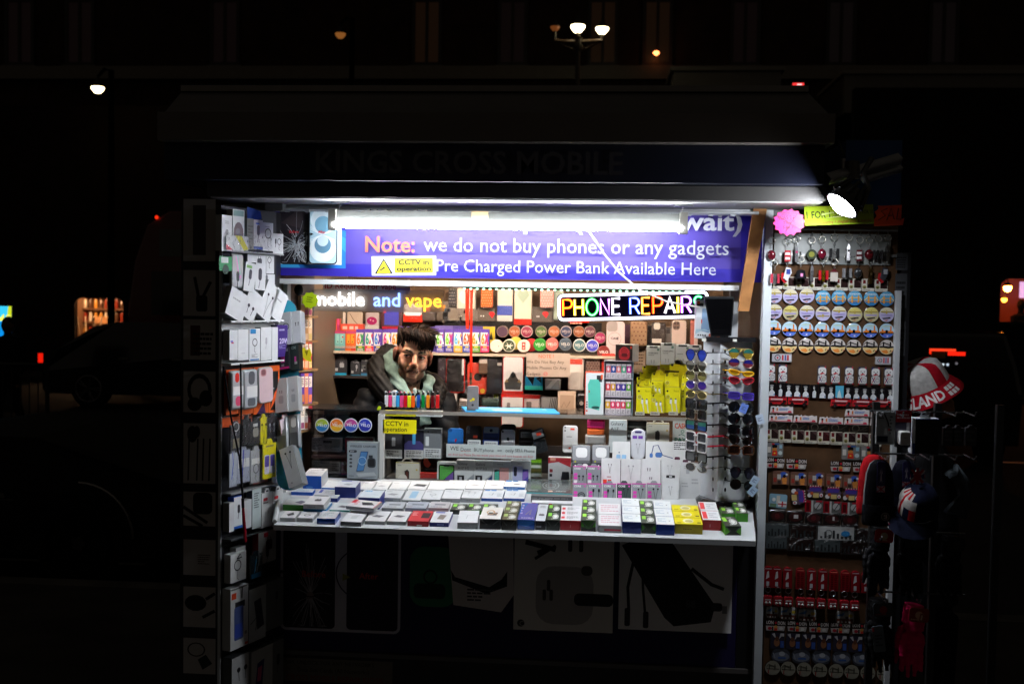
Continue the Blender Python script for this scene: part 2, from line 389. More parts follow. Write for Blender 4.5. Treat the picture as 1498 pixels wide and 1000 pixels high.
# posts
def post(px0,px1,y,py0,py1,col,name='post',d=.05,mt='paint'):
    mb = MB(mt);mb.box(X(px0,y,(py0+py1)/2),X(px1,y,(py0+py1)/2),y,y+d,Z(py1,y),Z(py0,y),col);return kp(mb,name)
pR = MB('paint');pxr0,pxr1 = X(1111.5,-.02,640),X(1123,-.02,640)
pR.box(pxr0,pxr1,-.02,.05,KG,zs-.008,'c4cbd0');kp(pR,'post')
# ------- inner window frame (white)
yf = .10;fz0 = Z(420,yf);fz1 = Z(408,yf)
fxl,fxr = X(413,yf,420),X(1079,yf,420)
m = MB('paint');m.box(fxl,fxr,.048,yf+.05,fz0,fz1-.013,'c4c8ca')
for px in (548,797,1048): xx = X(px,yf,414);m.box(xx-.012,xx+.012,.044,.0475,fz0,fz1-.014,'d8dcde')
hdr = kp(m,'window_header')
czl = Z(708,.33,440)
m = MB('paint');m.box(fxl,fxl+.022,yf,yf+.05,Z(735,yf),fz0-.001,'c8ccce');kp(m,'window_post')
m = MB('paint');m.box(X(1067,yf,500),X(1079,yf,500),yf,yf+.05,Z(735,yf),fz0-.001,'b8bcc0');kp(m,'window_post')
# panel behind the banner
m = MB('paint');m.box(X(402,.1,350),X(1112,.1,350),.075,.095,fz1+.001,zs-.01,'24222c');kp(m,'banner_board')
# ------- side walls, back wall, floor, ceiling of the cabin
bx0,bx1 = X(404,.1),X(1108,.1)
m = MB('board');m.box(bx0-.10,bx1+.10,1.42,1.46,KG,zs,'54402f');kp(m,'back_wall')
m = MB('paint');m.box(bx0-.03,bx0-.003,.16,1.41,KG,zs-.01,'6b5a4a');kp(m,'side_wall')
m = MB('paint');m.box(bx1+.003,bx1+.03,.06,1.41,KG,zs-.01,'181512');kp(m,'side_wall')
m = MB('paint');m.box(bx0-.03,bx1+.03,.16,1.41,zs-.04,zs-.012,'a89a8a');kp(m,'cabin_ceiling')
m = MB('paint');m.box(XL+.2,XR,-.05,1.46,KG+.001,KG+.06,'1c1c1c');kp(m,'plinth')
# ------- counter
CY0,CY1 = -.32,.34
CZ0,CZ1 = Z(779,CY0,752),Z(706,CY1,752)
cs = (CZ1-CZ0)/(CY1-CY0)
CPL = Plane((0,CY0,CZ0),(1,0,0))
CN = Vector((0,-(CZ1-CZ0),CY1-CY0)).normalized()
def CT(px,py,up=0.):
    """point of the sloping counter top (or of a level parallel to it)"""
    d = ray(px,py);o = Vector((0,CY0,CZ0))+CN*up;t = (o-CP).dot(CN)/d.dot(CN);return CP+d*t
cx0,cx1 = X(400,CY0,768),X(1106,CY0,785)
bxa,bxb = X(414,CY1,708),X(1098,CY1,708)
m = MB('paint');th = .02
v = [(cx0,CY0,CZ0),(cx1,CY0,CZ0),(bxb,CY1,CZ1),(bxa,CY1,CZ1)];v += [(a_,b_,c_-th) for a_,b_,c_ in v]
m.add(v,[(0,1,2,3),(4,7,6,5),(0,4,5,1),(1,5,6,2),(2,6,7,3),(3,7,4,0)],'bcc0c2');kp(m,'counter')
m = MB('paint');q = Vector((0,CY0,CZ0))
m.tube([(cx0+.004,CY0+.004,CZ0+.012),(bxa+.004,CY1,CZ1+.012)],.010,'c0c4c4',n=4);kp(m,'counter_lip')
# ------- printed panel below the counter, lightened in place of light bounced off the ground
yp = .03;pa0,pa1 = X(404,yp,870),X(1078,yp,870);pz0,pz1 = Z(962,yp),CZ0-.02
m = MB('vinyl');m.box(pa0,pa1,yp,yp+.03,pz0,pz1,'1c1440')
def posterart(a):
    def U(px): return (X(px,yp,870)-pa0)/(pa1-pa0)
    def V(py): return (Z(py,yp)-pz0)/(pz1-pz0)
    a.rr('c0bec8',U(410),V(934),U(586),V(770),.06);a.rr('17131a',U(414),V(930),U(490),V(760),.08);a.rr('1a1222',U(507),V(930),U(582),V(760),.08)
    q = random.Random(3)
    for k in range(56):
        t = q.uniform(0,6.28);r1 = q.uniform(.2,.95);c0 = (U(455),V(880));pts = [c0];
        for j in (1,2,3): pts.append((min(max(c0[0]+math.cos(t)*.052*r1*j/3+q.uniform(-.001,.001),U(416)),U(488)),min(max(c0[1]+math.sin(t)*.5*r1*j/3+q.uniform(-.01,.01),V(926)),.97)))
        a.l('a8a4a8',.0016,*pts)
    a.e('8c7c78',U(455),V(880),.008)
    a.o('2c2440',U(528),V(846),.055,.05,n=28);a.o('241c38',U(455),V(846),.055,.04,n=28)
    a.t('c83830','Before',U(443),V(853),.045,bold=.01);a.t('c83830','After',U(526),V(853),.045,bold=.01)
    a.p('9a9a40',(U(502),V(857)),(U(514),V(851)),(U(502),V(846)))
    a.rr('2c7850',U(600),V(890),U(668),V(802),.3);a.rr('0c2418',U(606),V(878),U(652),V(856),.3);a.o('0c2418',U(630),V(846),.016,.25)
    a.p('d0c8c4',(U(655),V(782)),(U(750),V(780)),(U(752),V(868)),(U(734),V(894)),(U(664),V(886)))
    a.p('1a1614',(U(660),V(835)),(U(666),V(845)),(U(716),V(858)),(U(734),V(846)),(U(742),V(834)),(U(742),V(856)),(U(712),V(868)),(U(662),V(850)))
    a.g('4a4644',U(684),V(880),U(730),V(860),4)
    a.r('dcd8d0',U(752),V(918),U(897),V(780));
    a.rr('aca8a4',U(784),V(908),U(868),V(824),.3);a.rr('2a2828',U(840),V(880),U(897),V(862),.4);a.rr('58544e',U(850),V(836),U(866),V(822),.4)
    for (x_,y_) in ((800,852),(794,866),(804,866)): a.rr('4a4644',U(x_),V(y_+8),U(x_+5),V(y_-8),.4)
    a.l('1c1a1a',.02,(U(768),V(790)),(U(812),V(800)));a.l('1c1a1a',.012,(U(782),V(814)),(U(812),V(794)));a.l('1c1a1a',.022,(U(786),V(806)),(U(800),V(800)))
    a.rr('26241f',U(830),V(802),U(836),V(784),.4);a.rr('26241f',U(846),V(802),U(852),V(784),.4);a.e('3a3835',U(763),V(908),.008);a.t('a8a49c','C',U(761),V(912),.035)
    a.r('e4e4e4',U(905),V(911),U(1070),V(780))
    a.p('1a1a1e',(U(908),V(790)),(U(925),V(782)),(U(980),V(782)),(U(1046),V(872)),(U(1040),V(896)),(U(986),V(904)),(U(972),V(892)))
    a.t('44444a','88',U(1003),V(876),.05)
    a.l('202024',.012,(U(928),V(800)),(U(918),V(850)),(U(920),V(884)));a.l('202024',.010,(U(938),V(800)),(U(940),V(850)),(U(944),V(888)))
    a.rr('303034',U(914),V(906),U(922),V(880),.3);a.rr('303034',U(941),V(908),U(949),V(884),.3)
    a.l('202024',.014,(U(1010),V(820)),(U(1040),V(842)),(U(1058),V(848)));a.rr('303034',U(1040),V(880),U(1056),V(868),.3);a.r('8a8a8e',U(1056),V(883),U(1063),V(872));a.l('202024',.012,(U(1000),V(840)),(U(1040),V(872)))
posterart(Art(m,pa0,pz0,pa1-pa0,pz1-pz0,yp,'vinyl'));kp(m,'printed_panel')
m = MB('paint');m.box(pa0-.01,X(1108,yp,960),yp-.012,yp+.03,pz0-.02,pz0-.002,'54504e');kp(m,'panel_rail')
m = MB('paint');m.box(X(1079,yp,870),X(1110,yp,870),yp+.001,yp+.03,pz0,CZ0-.03,'0d0d10');kp(m,'front_panel')
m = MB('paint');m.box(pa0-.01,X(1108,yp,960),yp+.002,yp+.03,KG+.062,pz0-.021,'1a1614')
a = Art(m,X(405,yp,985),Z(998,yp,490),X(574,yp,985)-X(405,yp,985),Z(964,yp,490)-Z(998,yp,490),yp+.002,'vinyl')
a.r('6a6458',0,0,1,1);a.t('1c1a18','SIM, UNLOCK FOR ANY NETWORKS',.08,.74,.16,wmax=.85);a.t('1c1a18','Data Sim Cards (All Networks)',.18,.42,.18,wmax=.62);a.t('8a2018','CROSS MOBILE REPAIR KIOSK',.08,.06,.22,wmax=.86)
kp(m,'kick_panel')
# ------- left wing: front strip of framed pictures, angled inner face with shelves
H_ = Vector((X(403,0,560),-.005,0));ang = R(53.6)
ld = Vector((math.cos(ang),math.sin(ang),0))      # along the wing's inner face, outwards to hinge
LW = .40
LO = Vector((H_.x-ld.x*LW,H_.y-ld.y*LW,0))
# shift so that the outer edge sits on px 322
t_ = P(321.5,700,LO.y).x;LO.x = t_;LW = (H_-LO).length;ld = (H_-LO).normalized()
LP = Plane(LO,ld)                                  # x along the face towards the hinge
wz1 = Z(300,LO.y,322);wz0 = KG
m = MB('paint')
fx = X(264,LO.y,700)
for (p,q_) in (((LO.x,LO.y),(H_.x,H_.y)),((H_.x,H_.y),(H_.x,.6)),((H_.x,.6),(fx,.6)),((fx,.6),(fx,LO.y)),((fx,LO.y),(LO.x,LO.y))):
    m.add([(p[0],p[1],wz0),(q_[0],q_[1],wz0),(q_[0],q_[1],wz1),(p[0],p[1],wz1)],[(0,1,2,3)],'16161a' if q_[0] != H_.x or p[0] == H_.x else '26262a')
m.add([(fx,LO.y,wz1),(LO.x,LO.y,wz1),(H_.x,H_.y,wz1),(H_.x,.6,wz1),(fx,.6,wz1)],[(0,1,2,3,4)],'1c1c1e')
wing = kp(m,'display_wing')
m = MB('paint');m.box(LO.x-.004,LO.x+.006,LO.y-.006,LO.y+.006,wz0,Z(365,LO.y,322),'b4b8ba');kp(m,'wing_edge')
m = MB('vinyl');fpl = Plane((0,LO.y-.003,0))
pics = [(291,382),(395,464-2),(467,526),(543,603),(619,707),(719,769),(789,841),(858,917),(933,985)]
def pic(a,k):
    d = '141212'
    if k == 0: a.r('3c3836',.3,.1,.7,.9)
    if k == 1: a.l(d,.012,(.35,.85),(.45,.5),(.5,.2));a.l(d,.012,(.85,.75),(.6,.4),(.5,.2));a.rr(d,.4,.1,.75,.45,.2)
    if k == 2: a.r('4a1c18',.22,.1,.52,.85);a.g(d,.3,.1,.95,.7,5)
    if k == 3: a.o(d,.5,.55,.38,.28,rv=.4);a.e(d,.35,.2,.22,.17);a.e(d,.7,.35,.2,.2)
    if k == 4:
        for u in (.15,.42,.6,.8): a.l(d,.006,(u,.05),(u+.03,.75))
        a.e(d,.28,.82,.16,.14);a.e(d,.42,.86,.1,.1)
    if k == 5: a.rr(d,.3,.35,.9,.98,.25);a.l(d,.012,(0,.55),(.75,.1));a.l(d,.012,(0,.3),(.6,.0))
    if k == 6: a.g('5c5450',.45,.3,.85,.6,5)
    if k == 7: a.e(d,.38,.6,.34,.2);a.l(d,.012,(.7,.7),(.98,.85));a.l(d,.012,(.6,.25),(.98,.42))
    if k == 8: a.o(d,.4,.68,.28,.15,rv=.2);a.p('1c2624',(.45,.4),(.7,.55),(.9,.3),(.6,.12))
for k,(y0,y1) in enumerate(pics):
    a0,a1,b0,b1 = fpl.rect(268,y0,315,y1);q_ = Art(m,a0,b0,a1-a0,b1-b0,LO.y-.001,'vinyl');q_.r('a8a4a0',0,0,1,1);pic(q_,k)
m.build('picture_strip',wing)
# shelves of the wing
def wshelf(py,px0=323,px1=401,d=.05,col='c8cccc',name='wing_shelf'):
    a0 = LP.uv(px0,py)[0];a1 = LP.uv(px1,py)[0];b = LP.uv((px0+px1)/2,py)[1]
    mb = MB('paint');mb.box(a0,a1,-d,.0,-.006,0,col);o = mb.build(name,kiosk,KM @ LP.mtx(0,b));return b
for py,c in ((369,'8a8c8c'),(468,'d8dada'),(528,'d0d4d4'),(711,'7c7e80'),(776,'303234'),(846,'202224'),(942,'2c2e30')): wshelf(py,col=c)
a0 = LP.uv(323,490)[0];a1 = LP.uv(401,490)[0];z0 = LP.uv(360,528)[1];z1 = LP.uv(360,415)[1]
m = MB('paint');m.box(a0,a1,-.004,-.001,z0,z1,'d4d6d6');m.build('wing_back_panel',kiosk,KM @ LP.mtx(0,0))
# ------- right wing: magnet board
m = MB('board');mz1 = Z(316,0,1215);RX0,RX1 = X(1123.5,0,700),X(1306,0,600)
m.box(RX0,RX1,.0,.03,KG,mz1,'543c28');kp(m,'magnet_board')
m = MB('paint');m.box(X(1302,-.015,700),X(1309,-.015,700),-.03,.04,KG,Z(425,-.015,1305),'b8bcc0');kp(m,'post')
m = MB('paint');m.box(X(1309,.05,500)+.002,X(1324,.05,500),.0,1.4,KG,Z(370,.05,1310),'16161a')
for (y0,y1) in ((370,395),(400,450),(470,520)):
    a = Art(m,X(1310,0,400),Z(y1,0,1315),.045,Z(y0,0,1315)-Z(y1,0,1315),.0,'vinyl');a.r('44464a',0,0,1,1);a.g('1a1a1c',.1,.1,.9,.8,5)
kp(m,'wing_side_panel')
m = MB('paint');a0,a1,b0,b1 = YP(.0).rect(1132,342,1302,370+28);m.box(a0,a1,-.008,-.001,b0+.03,b1,'8a8e8c');kp(m,'backing_plate')
m = MB('steel');za = Z(335,-.03,1215);m.tube([(RX0+.03,-.03,za),(RX1-.01,-.03,za-.004)],.004,'8c9094');zb_ = Z(372,-.03,1215);m.box(RX0+.02,RX1-.005,-.012,-.004,Z(375,0,1215),Z(371,0,1215),'9a9c9c');kp(m,'hanging_rail')
m = MB('paint');yb2 = .0
m.box(X(1236,-.03,280),X(1318,-.03,280),-.03,1.2,Z(312,-.03,1280),Z(205,-.03,1280),'1c4a86');m.box(X(1128,-.03,300),X(1236,-.03,300),.0,1.2,Z(316,0,1180),Z(292,0,1180),'2a2c2e');kp(m,'wing_fascia')
m = MB('steel')
def bar(pts,r,col='9a9ea0',mt='steel',n=4): m.tube(pts,r,col,mt,n)
bar([P(1252,251,-.22),P(1316,232,-.16)],.022);bar([P(1262,262,-.2),P(1317,246,-.14)],.018);bar([P(1210,262,-.3),P(1244,252,-.24)],.022)
bar([P(1244,236,-.24),P(1244,262,-.24)],.034,'5a5854');bar([P(1233,232,-.25),P(1233,262,-.25)],.010,'b0aeb0');bar([P(1226,205,-.3),P(1236,228,-.25)],.004,'3a3a3a')
kp(m,'awning_arm')
# ------- wooden prop beside the window
wd = MB('wood');A = P(1113,300,-.05);B = P(1088,455,.02);ww = .026
wd.add([(A.x-ww,A.y,A.z),(A.x+ww,A.y,A.z),(B.x+ww*.8,B.y,B.z),(B.x-ww*.8,B.y,B.z),(A.x-ww,A.y+.03,A.z),(A.x+ww,A.y+.03,A.z),(B.x+ww*.8,B.y+.03,B.z),(B.x-ww*.8,B.y+.03,B.z)],
       [(0,3,2,1),(4,5,6,7),(0,1,5,4),(1,2,6,5),(2,3,7,6),(3,0,4,7)],'a87444');kp(wd,'wooden_prop')
# ------- back shelves inside
SY = 1.10
def zat(py,y,px=749): return P(px,py,y).z
def bshelf(py,y0,y1,px0,px1,col='b89c7c',th=.012,px=620):
    z = zat(py,y0,px);mb = MB('paint');mb.box(X(px0,y0,py),X(px1,y0,py),y0,y1,z-th,z,col);kp(mb,'back_shelf');return z
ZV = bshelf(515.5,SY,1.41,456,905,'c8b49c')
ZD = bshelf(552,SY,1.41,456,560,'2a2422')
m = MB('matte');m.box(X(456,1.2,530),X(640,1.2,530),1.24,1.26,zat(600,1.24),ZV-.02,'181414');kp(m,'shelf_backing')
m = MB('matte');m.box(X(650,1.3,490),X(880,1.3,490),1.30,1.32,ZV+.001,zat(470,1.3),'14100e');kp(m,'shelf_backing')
# ================================================================ LIT LAMPS OF THE KIOSK
# fluorescent batten hung in front of the banner
yt = -.22
ta,tb,t0,t1 = YP(yt).rect(481,310,1006,327)
lamp = thing('fluorescent_light','long white fluorescent batten light hung in front of the purple banner','light',Matrix.Translation((ta,yt,t0)))
lmi = Matrix.Translation((-ta,-yt,-t0))
m = MB('paint');m.box(ta+.03,tb-.03,yt,yt+.05,t0+.002,t1,'484a47');m.build('housing',lamp,lmi)
m = MB('tube');zt_ = zat(331,yt-.01,744);m.tube([(ta+.02,yt-.004,zt_),(tb-.02,yt-.004,zt_)],.0122,'f4f8ff','tube',10);m.build('tube',lamp,lmi)
for e in (ta,tb-.03):
    m = MB('paint');m.box(e,e+.03,yt-.012,yt+.052,zt_-.02,t1+.004,'8e8c84');m.build('end_cap',lamp,lmi)
for px in (702,):
    m = MB('paint');xx = X(px,yt,318);m.box(xx-.032,xx+.032,yt-.002,yt+.052,t0-.002,t1+.002,'9c8a68');m.build('tape',lamp,lmi)
for px in (497,1000):
    m = MB('steel');xx = X(px,yt,300);m.tube([(xx,yt+.02,t1),(xx-.01,yt+.02,zs-.04),(xx,yt+.02,zs-.006)],.003,'8a8c8c');m.box(xx-.035,xx+.035,yt+.0,yt+.04,zs-.014,zs-.007,'7c7e80')
    m.build('hanger',lamp,lmi)
for px in (538,548,563,607,622): 
    m = MB('paint');xx = X(px,yt,308);m.box(xx-.006,xx+.006,yt+.01,yt+.03,t1+.0005,t1+.008,'d0d0cc');m.build('clip',lamp,lmi)
# assumed warm strip light, unseen, fixed under the cabin ceiling behind the window header
def assumed_striplight(y,px0,px1,lab):
    xa_,xb_ = X(px0,y),X(px1,y);z = zs-.06
    t = thing('assumed_strip_light',lab,'light',Matrix.Translation((xa_,y,z)))
    mi = Matrix.Translation((-xa_,-y,-z))
    q = MB('paint');q.box(xa_,xb_,y-.03,y+.03,z-.02,z-.001,'d0ccc4');q.build('housing',t,mi)
    for xx in (xa_+.2,xb_-.2): q = MB('steel');q.tube([(xx,y,z-.001),(xx,y,zs-.04)],.004,'8a8a8a',n=5);q.build('hanger',t,mi)
    q = MB('paint');q.box(xa_,xb_,y-.034,y-.031,z-.17,z,'d8d4cc');q.build('reflector',t,mi)  # added unseen plate, keeps the strip's light off the counter
    q = MB('warmtube');q.tube([(xa_+.03,y,z-.032),(xb_-.03,y,z-.032)],.011,'ffeedd','warmtube',8);q.build('tube',t,mi)
assumed_striplight(.46,440,1050,'warm strip light hung inside the cabin above the seller')
# green LED strip under the header
zx = fz0-.006
led = thing('led_strip','strip of tiny green and white lights under the white window header','light strip',Matrix.Translation((X(676,yf),yf+.01,zx)))
q = MB('paint');q.box(0,X(1000,yf)-X(676,yf),-.004,.006,-.004,.004,'1e3c30');q.build('strip_base',led)
bm_ = None
for k in range(34):
    if bm_ is None:
        q = MB('bead');q.ball((0,0,0),(.006,.004,.004),'b0ffd8',n=6,m=4);bm_ = q.build('bead',led,Matrix.Translation((.006,-.007,-.003)))
    else:
        o = bm_.copy();COL.objects.link(o);o.parent = led;o.matrix_local = Matrix.Translation((.006+k*(X(1000,yf)-X(676,yf))/34,-.007,-.003))
# white LED floodlight on the corner, aimed down and left at the counter
fl = thing('floodlight','bright white square LED floodlight tilted down from the corner awning arm','floodlight')
fc = P(1232,300,-.44)
dn = Vector((-.64,-.16,-.75)).normalized()         # aim direction
uxx = Vector((0,1,0)).cross(dn).normalized();uyy = dn.cross(uxx)
FM = Matrix((uxx,uyy,dn)).transposed().to_4x4();FM.translation = fc
fl.matrix_world = FM
q = MB('paint');q.lathe([(.025,-.075),(.04,-.07),(.056,-.03),(.063,-.002)],'3c3e40',n=28)
for k in range(10): c_,s_ = math.cos(.628*k),math.sin(.628*k);q.tube([(.04*c_,.04*s_,-.09),(.062*c_,.062*s_,-.028)],.006,'303234',n=4)
q.build('head',fl)
q = MB('paint');q.ring((0,0,0),.061,.005,'46484a',n=28,ax='z');q.build('rim',fl)
q = MB('flood');q.lathe([(.0004,.026),(.022,.0235),(.040,.015),(.051,.006),(.056,.0)][::-1],'f4f8ff',n=28);q.build('led_lens',fl)
q = MB('steel');q.tube([(-.05,0,-.055),(-.03,.0,-.11),(.02,0,-.14),(.03,.0,-.20)],.010,'5c5e60');q.build('bracket',fl)
# ================================================================ BANNER and signs above the window
BP = YP(.062)
ba,bb,b0,b1 = BP.rect(401,300,1121,408)
m = MB('vinyl');m.box(ba,bb,.0,.01,0,b1-b0,'2a1f92')
def bu(px): return (BP.uv(px,350)[0]-ba)/(bb-ba)
def bv(py): return (BP.uv(749,py)[1]-b0)/(b1-b0)
a = Art(m,ba,0,bb-ba,b1-b0,0.,'vinyl')
a.r('43368c',bu(506),bv(389),bu(1084),bv(303));a.r('2a2090',bu(404),bv(405),bu(1084),bv(389));a.r('1c6cc0',bu(406),bv(396),bu(506),bv(340));a.p('38a0d8',(bu(406),bv(396)),(bu(406),bv(345)),(bu(440),bv(396)))
a.p('2c8ad0',(bu(494),bv(345)),(bu(506),bv(352)),(bu(506),bv(372)),(bu(494),bv(362)))
a.r('c4ccd4',bu(409),bv(391),bu(500),bv(304))
a.rr('14141a',bu(409),bv(391),bu(452),bv(303),.14);a.rr('26222a',bu(410.5),bv(389),bu(450.5),bv(304.5),.12)
a.p('3c3438',(bu(411),bv(330)),(bu(440),bv(306)),(bu(450),bv(306)),(bu(450),bv(340)))
rq = random.Random(11)
for k in range(85):
    t = rq.uniform(0,6.28);L_ = rq.uniform(.12,1);pts = [];ox,oy = 436+rq.uniform(-5,5),363+rq.uniform(-6,6)
    for j in range(4):
        xx = ox+math.cos(t)*44*L_*j/3+rq.uniform(-1,1);yy = oy+math.sin(t)*44*L_*j/3+rq.uniform(-1,1);pts.append((bu(min(max(xx,411.5),449.5)),bv(min(max(yy,305.5),388))))
    a.l(rq.choice(('c8ccd0','9498a0','e4e8ea')),rq.choice((.0012,.0018)),*pts)
for k in range(40):
    xx,yy = 437+rq.gauss(0,6),364+rq.gauss(0,8);a.e('c0d0d8',bu(min(max(xx,412),448)),bv(yy),.0012*rq.uniform(.5,1.6),n=5)
a.p('14161a',(bu(435),bv(352)),(bu(441),bv(346)),(bu(439),bv(356)),(bu(436),bv(362)))
a.rr('101014',bu(454),bv(391),bu(496),bv(303),.14);a.rr('a4c8d8',bu(456),bv(389),bu(494.5),bv(304.5),.12)
for (cx_,cy_,r_,c_) in ((475,326,18,'d4e4ec'),(475,332,12,'6a98b0'),(475,368,19,'dce8ec'),(475,362,12,'5c86a0'),(475,356,8,'c4d8e0')): a.e(c_,bu(cx_),bv(cy_),r_*(bu(476)-bu(475)),n=22)
for s_ in (-1,1):
    for w_ in (14,18,22): a.l('e8f0f4',.002,(bu(475+s_*18),bv(347-w_*.55)),(bu(475+s_*8),bv(347-w_*.2)),(bu(475),bv(347)),(bu(475+s_*8),bv(347+w_*.2)),(bu(475+s_*18),bv(347+w_*.55)))
a.rr('101014',bu(468),bv(307),bu(481),bv(304.8),.5)
a.t('d81828','Before',bu(426.5),bv(345),.034,bold=.02,wmax=bu(440)-bu(426));a.t('d81828','After',bu(468),bv(345),.034,bold=.02);a.l('101014',.0025,(bu(444),bv(346.5)),(bu(459),bv(346.5)));a.p('101014',(bu(457),bv(344)),(bu(462),bv(346.5)),(bu(457),bv(349)))
a.t('a4a6b4','We Fix On Spot (while u wait)',bu(532),bv(334),(bv(309)-bv(334)),bold=.022,wmax=bu(1084)-bu(532),st=True)
a.t('d05840','Note:',bu(537),bv(371),bv(349)-bv(371),bold=.018,wmax=bu(609)-bu(537),st=True);a.t('a4a6b4','we do not buy phones or any gadgets',bu(622),bv(369.5),bv(349)-bv(369.5),wmax=bu(1065)-bu(622),st=True)
a.t('a4a6b4','Pre Charged Power Bank Available Here',bu(641),bv(398.5),bv(381)-bv(398.5),wmax=bu(1047)-bu(641),st=True)
o = m.build('banner_sign',matrix=Matrix.Translation((0,.062,b0)));tag(o,'long purple printed banner with white lettering above the kiosk window','banner')
def cctv(a):
    a.p('0e0e10',(.05,.1),(.33,.1),(.19,.88));a.p('e8d814',(.085,.14),(.295,.14),(.19,.76));a.p('101010',(.125,.3),(.2,.48),(.215,.4),(.14,.24));a.l('101010',.003,(.19,.4),(.21,.28),(.25,.3))
    a.rr('a69a10',.36,.14,.95,.9,.05);a.t('080808','CCTV in',.42,.56,.26,bold=.03,wmax=.47,st=True);a.t('080808','operation',.39,.24,.22,bold=.03,wmax=.53,st=True)
goods('warning_sign','white sign with yellow camera triangle and CCTV wording stuck on the purple banner','sign',YP(.06),(543.5,374.5,638,403),.003,'a0a2a4',cctv,'card',tilt=-1.2,rad=.03)
# ================================================================ BACKGROUND: night street
def far(d): return d*math.cos(0)+CP.y                 # y of a plane d metres beyond the camera
def facade(name,label,x0,x1,y,h,d,wins,group=None,trim=None,col='3a2a22'):
    t = thing(name,label,'building',Matrix.Translation(((x0+x1)/2,y,0)),group)
    mi = Matrix.Translation((-(x0+x1)/2,-y,0))
    q = MB('brick');z = .115
    q.box(x0,x1,y,y+d,z,h,col);
    q.build('wall',t,mi)
    for zc in (trim or []):
        q = MB('paint');q.box(x0-.05,x1+.05,y-.25,y-.003,zc,zc+.35,'6a645a');q.build('cornice',t,mi)
    for wn in wins:
        (wx0,wx1,wz0,wz1,glass,emit) = wn
        f = MB('paint');e = .09
        for b in ((wx0-e,wx0,wz0-e,wz1+e),(wx1,wx1+e,wz0-e,wz1+e),(wx0,wx1,wz1,wz1+e),(wx0,wx1,wz0-e,wz0),((wx0+wx1)/2-.04,(wx0+wx1)/2+.04,wz0,wz1)): f.box(b[0],b[1],y-.08,y-.004,b[2],b[3],'2c2622')
        n = max(1,int((wz1-wz0)/.9))
        for k in range(1,n): zz = wz0+(wz1-wz0)*k/n;f.box(wx0,wx1,y-.05,y-.02,zz-.025,zz+.025,'2c2622')
        fo = f.build('window',t,mi);g = MB(emit or 'gloss');g.box(wx0,wx1,y-.03,y-.006,wz0,wz1,glass);g.build('pane',fo)
        s_ = MB('paint');s_.box(wx0-.15,wx1+.15,y-.16,y-.085,wz0-.24,wz0-e-.003,'5a544c');s_.build('sill',fo)
    return t,mi
YH = far(30)
def bw(px,py0,py1,wpx,glass='0c0a0c',emit=None):
    a = P(px-wpx/2,(py0+py1)/2,YH);b = P(px+wpx/2,(py0+py1)/2,YH);return (a.x,b.x,P(px,py1,YH).z,P(px,py0,YH).z,glass,emit)
warm = ('1c0e08','glow')
def win2(px,lit=False): return bw(px,4,92,34,'0f0703' if lit else '060303','glow')
station,sm_ = facade('station_building','tall dark brick building with faintly lit sash windows across the street',-34,40,YH,19,10,
    [win2(30),win2(118),win2(625,True),win2(750),win2(882,True),win2(962,True),win2(1090),win2(330),bw(1230,4,92,34,'060404','glow'),bw(1380,4,92,34,'060404','glow')],trim=[Z(118,YH,749),18.6])
# shop with the lit double window (stacked chairs) far on the other side
YS = far(23.5);sx = [P(px,470,YS).x for px in (-260,104,182,196)];sz0,sz1 = P(143,504,YS).z,P(143,432,YS).z
def shop(name,label,x0,x1,ox0,ox1,oz0,oz1,top,depth,wall,inner,mid=None):
    t = thing(name,label,'shop',Matrix.Translation(((x0+x1)/2,YS,0)));mi = Matrix.Translation((-(x0+x1)/2,-YS,0))
    q = MB('brick')
    for b in ((x0,ox0,.115,top),(ox1,x1,.115,top),(ox0,ox1,.115,oz0),(ox0,ox1,oz1,top)): q.box(b[0],b[1],YS,YS+.3,b[2],b[3],wall)
    q.build('wall',t,mi)
    q = MB('paint');q.box(ox0-.6,ox1+.6,YS+depth,YS+depth+.1,oz0-.6,oz1+.6,inner);q.box(ox0-.62,ox0-.6,YS+.29,YS+depth+.05,oz0-.65,oz1+.65,inner);q.box(ox1+.6,ox1+.62,YS+.29,YS+depth+.05,oz0-.65,oz1+.65,inner);q.box(ox0-.62,ox1+.62,YS+.29,YS+depth+.06,oz0-.7,oz0-.61,inner);q.box(ox0-.62,ox1+.62,YS+.29,YS+depth+.06,oz1+.6,oz1+.7,inner)
    q.build('interior',t,mi)
    q = MB('paint');e = .05
    for b in ((ox0,ox0+e,oz0,oz1),(ox1-e,ox1,oz0,oz1),(ox0+e,ox1-e,oz1-e,oz1),(ox0+e,ox1-e,oz0,oz0+e)): q.box(b[0],b[1],YS+.05,YS+.12,b[2],b[3],'1a1412')
    for s_ in (0,1):   # arched corners
        xx = ox0+e if s_ == 0 else ox1-e;d = .16 if s_ == 0 else -.16
        q.prism([(xx,oz1-e-.16),(xx+d*.25,oz1-e-.07),(xx+d*.6,oz1-e-.02),(xx+d,oz1-e),(xx,oz1-e)][::1 if s_ else -1],YS+.06,YS+.11,'1a1412')
    if mid: q.box(mid-.05,mid+.05,YS+.04,YS+.13,oz0+e,oz1-e,'1a1412')
    fo = q.build('window',t,mi);g = MB('glass');g.box(ox0+e,ox1-e,YS+.085,YS+.09,oz0+e,oz1-e,'W');g.build('pane',fo)
    return t,mi
def ceilamp(name,label,x,y,z,em='lamp',col='ffb070',r=.12):
    t = thing(name,label,'lamp',Matrix.Translation((x,y,z)));q = MB('paint');q.tube([(0,0,r*.6),(0,0,.9)],.012,'1a1a1a');q.lathe([(r*.3,r*.9),(r*.9,r*.3)],'2a2018');q.build('shade',t)
    q = MB(em);q.ball((0,0,0),r*.7,col,n=8,m=6);q.build('bulb',t);return t
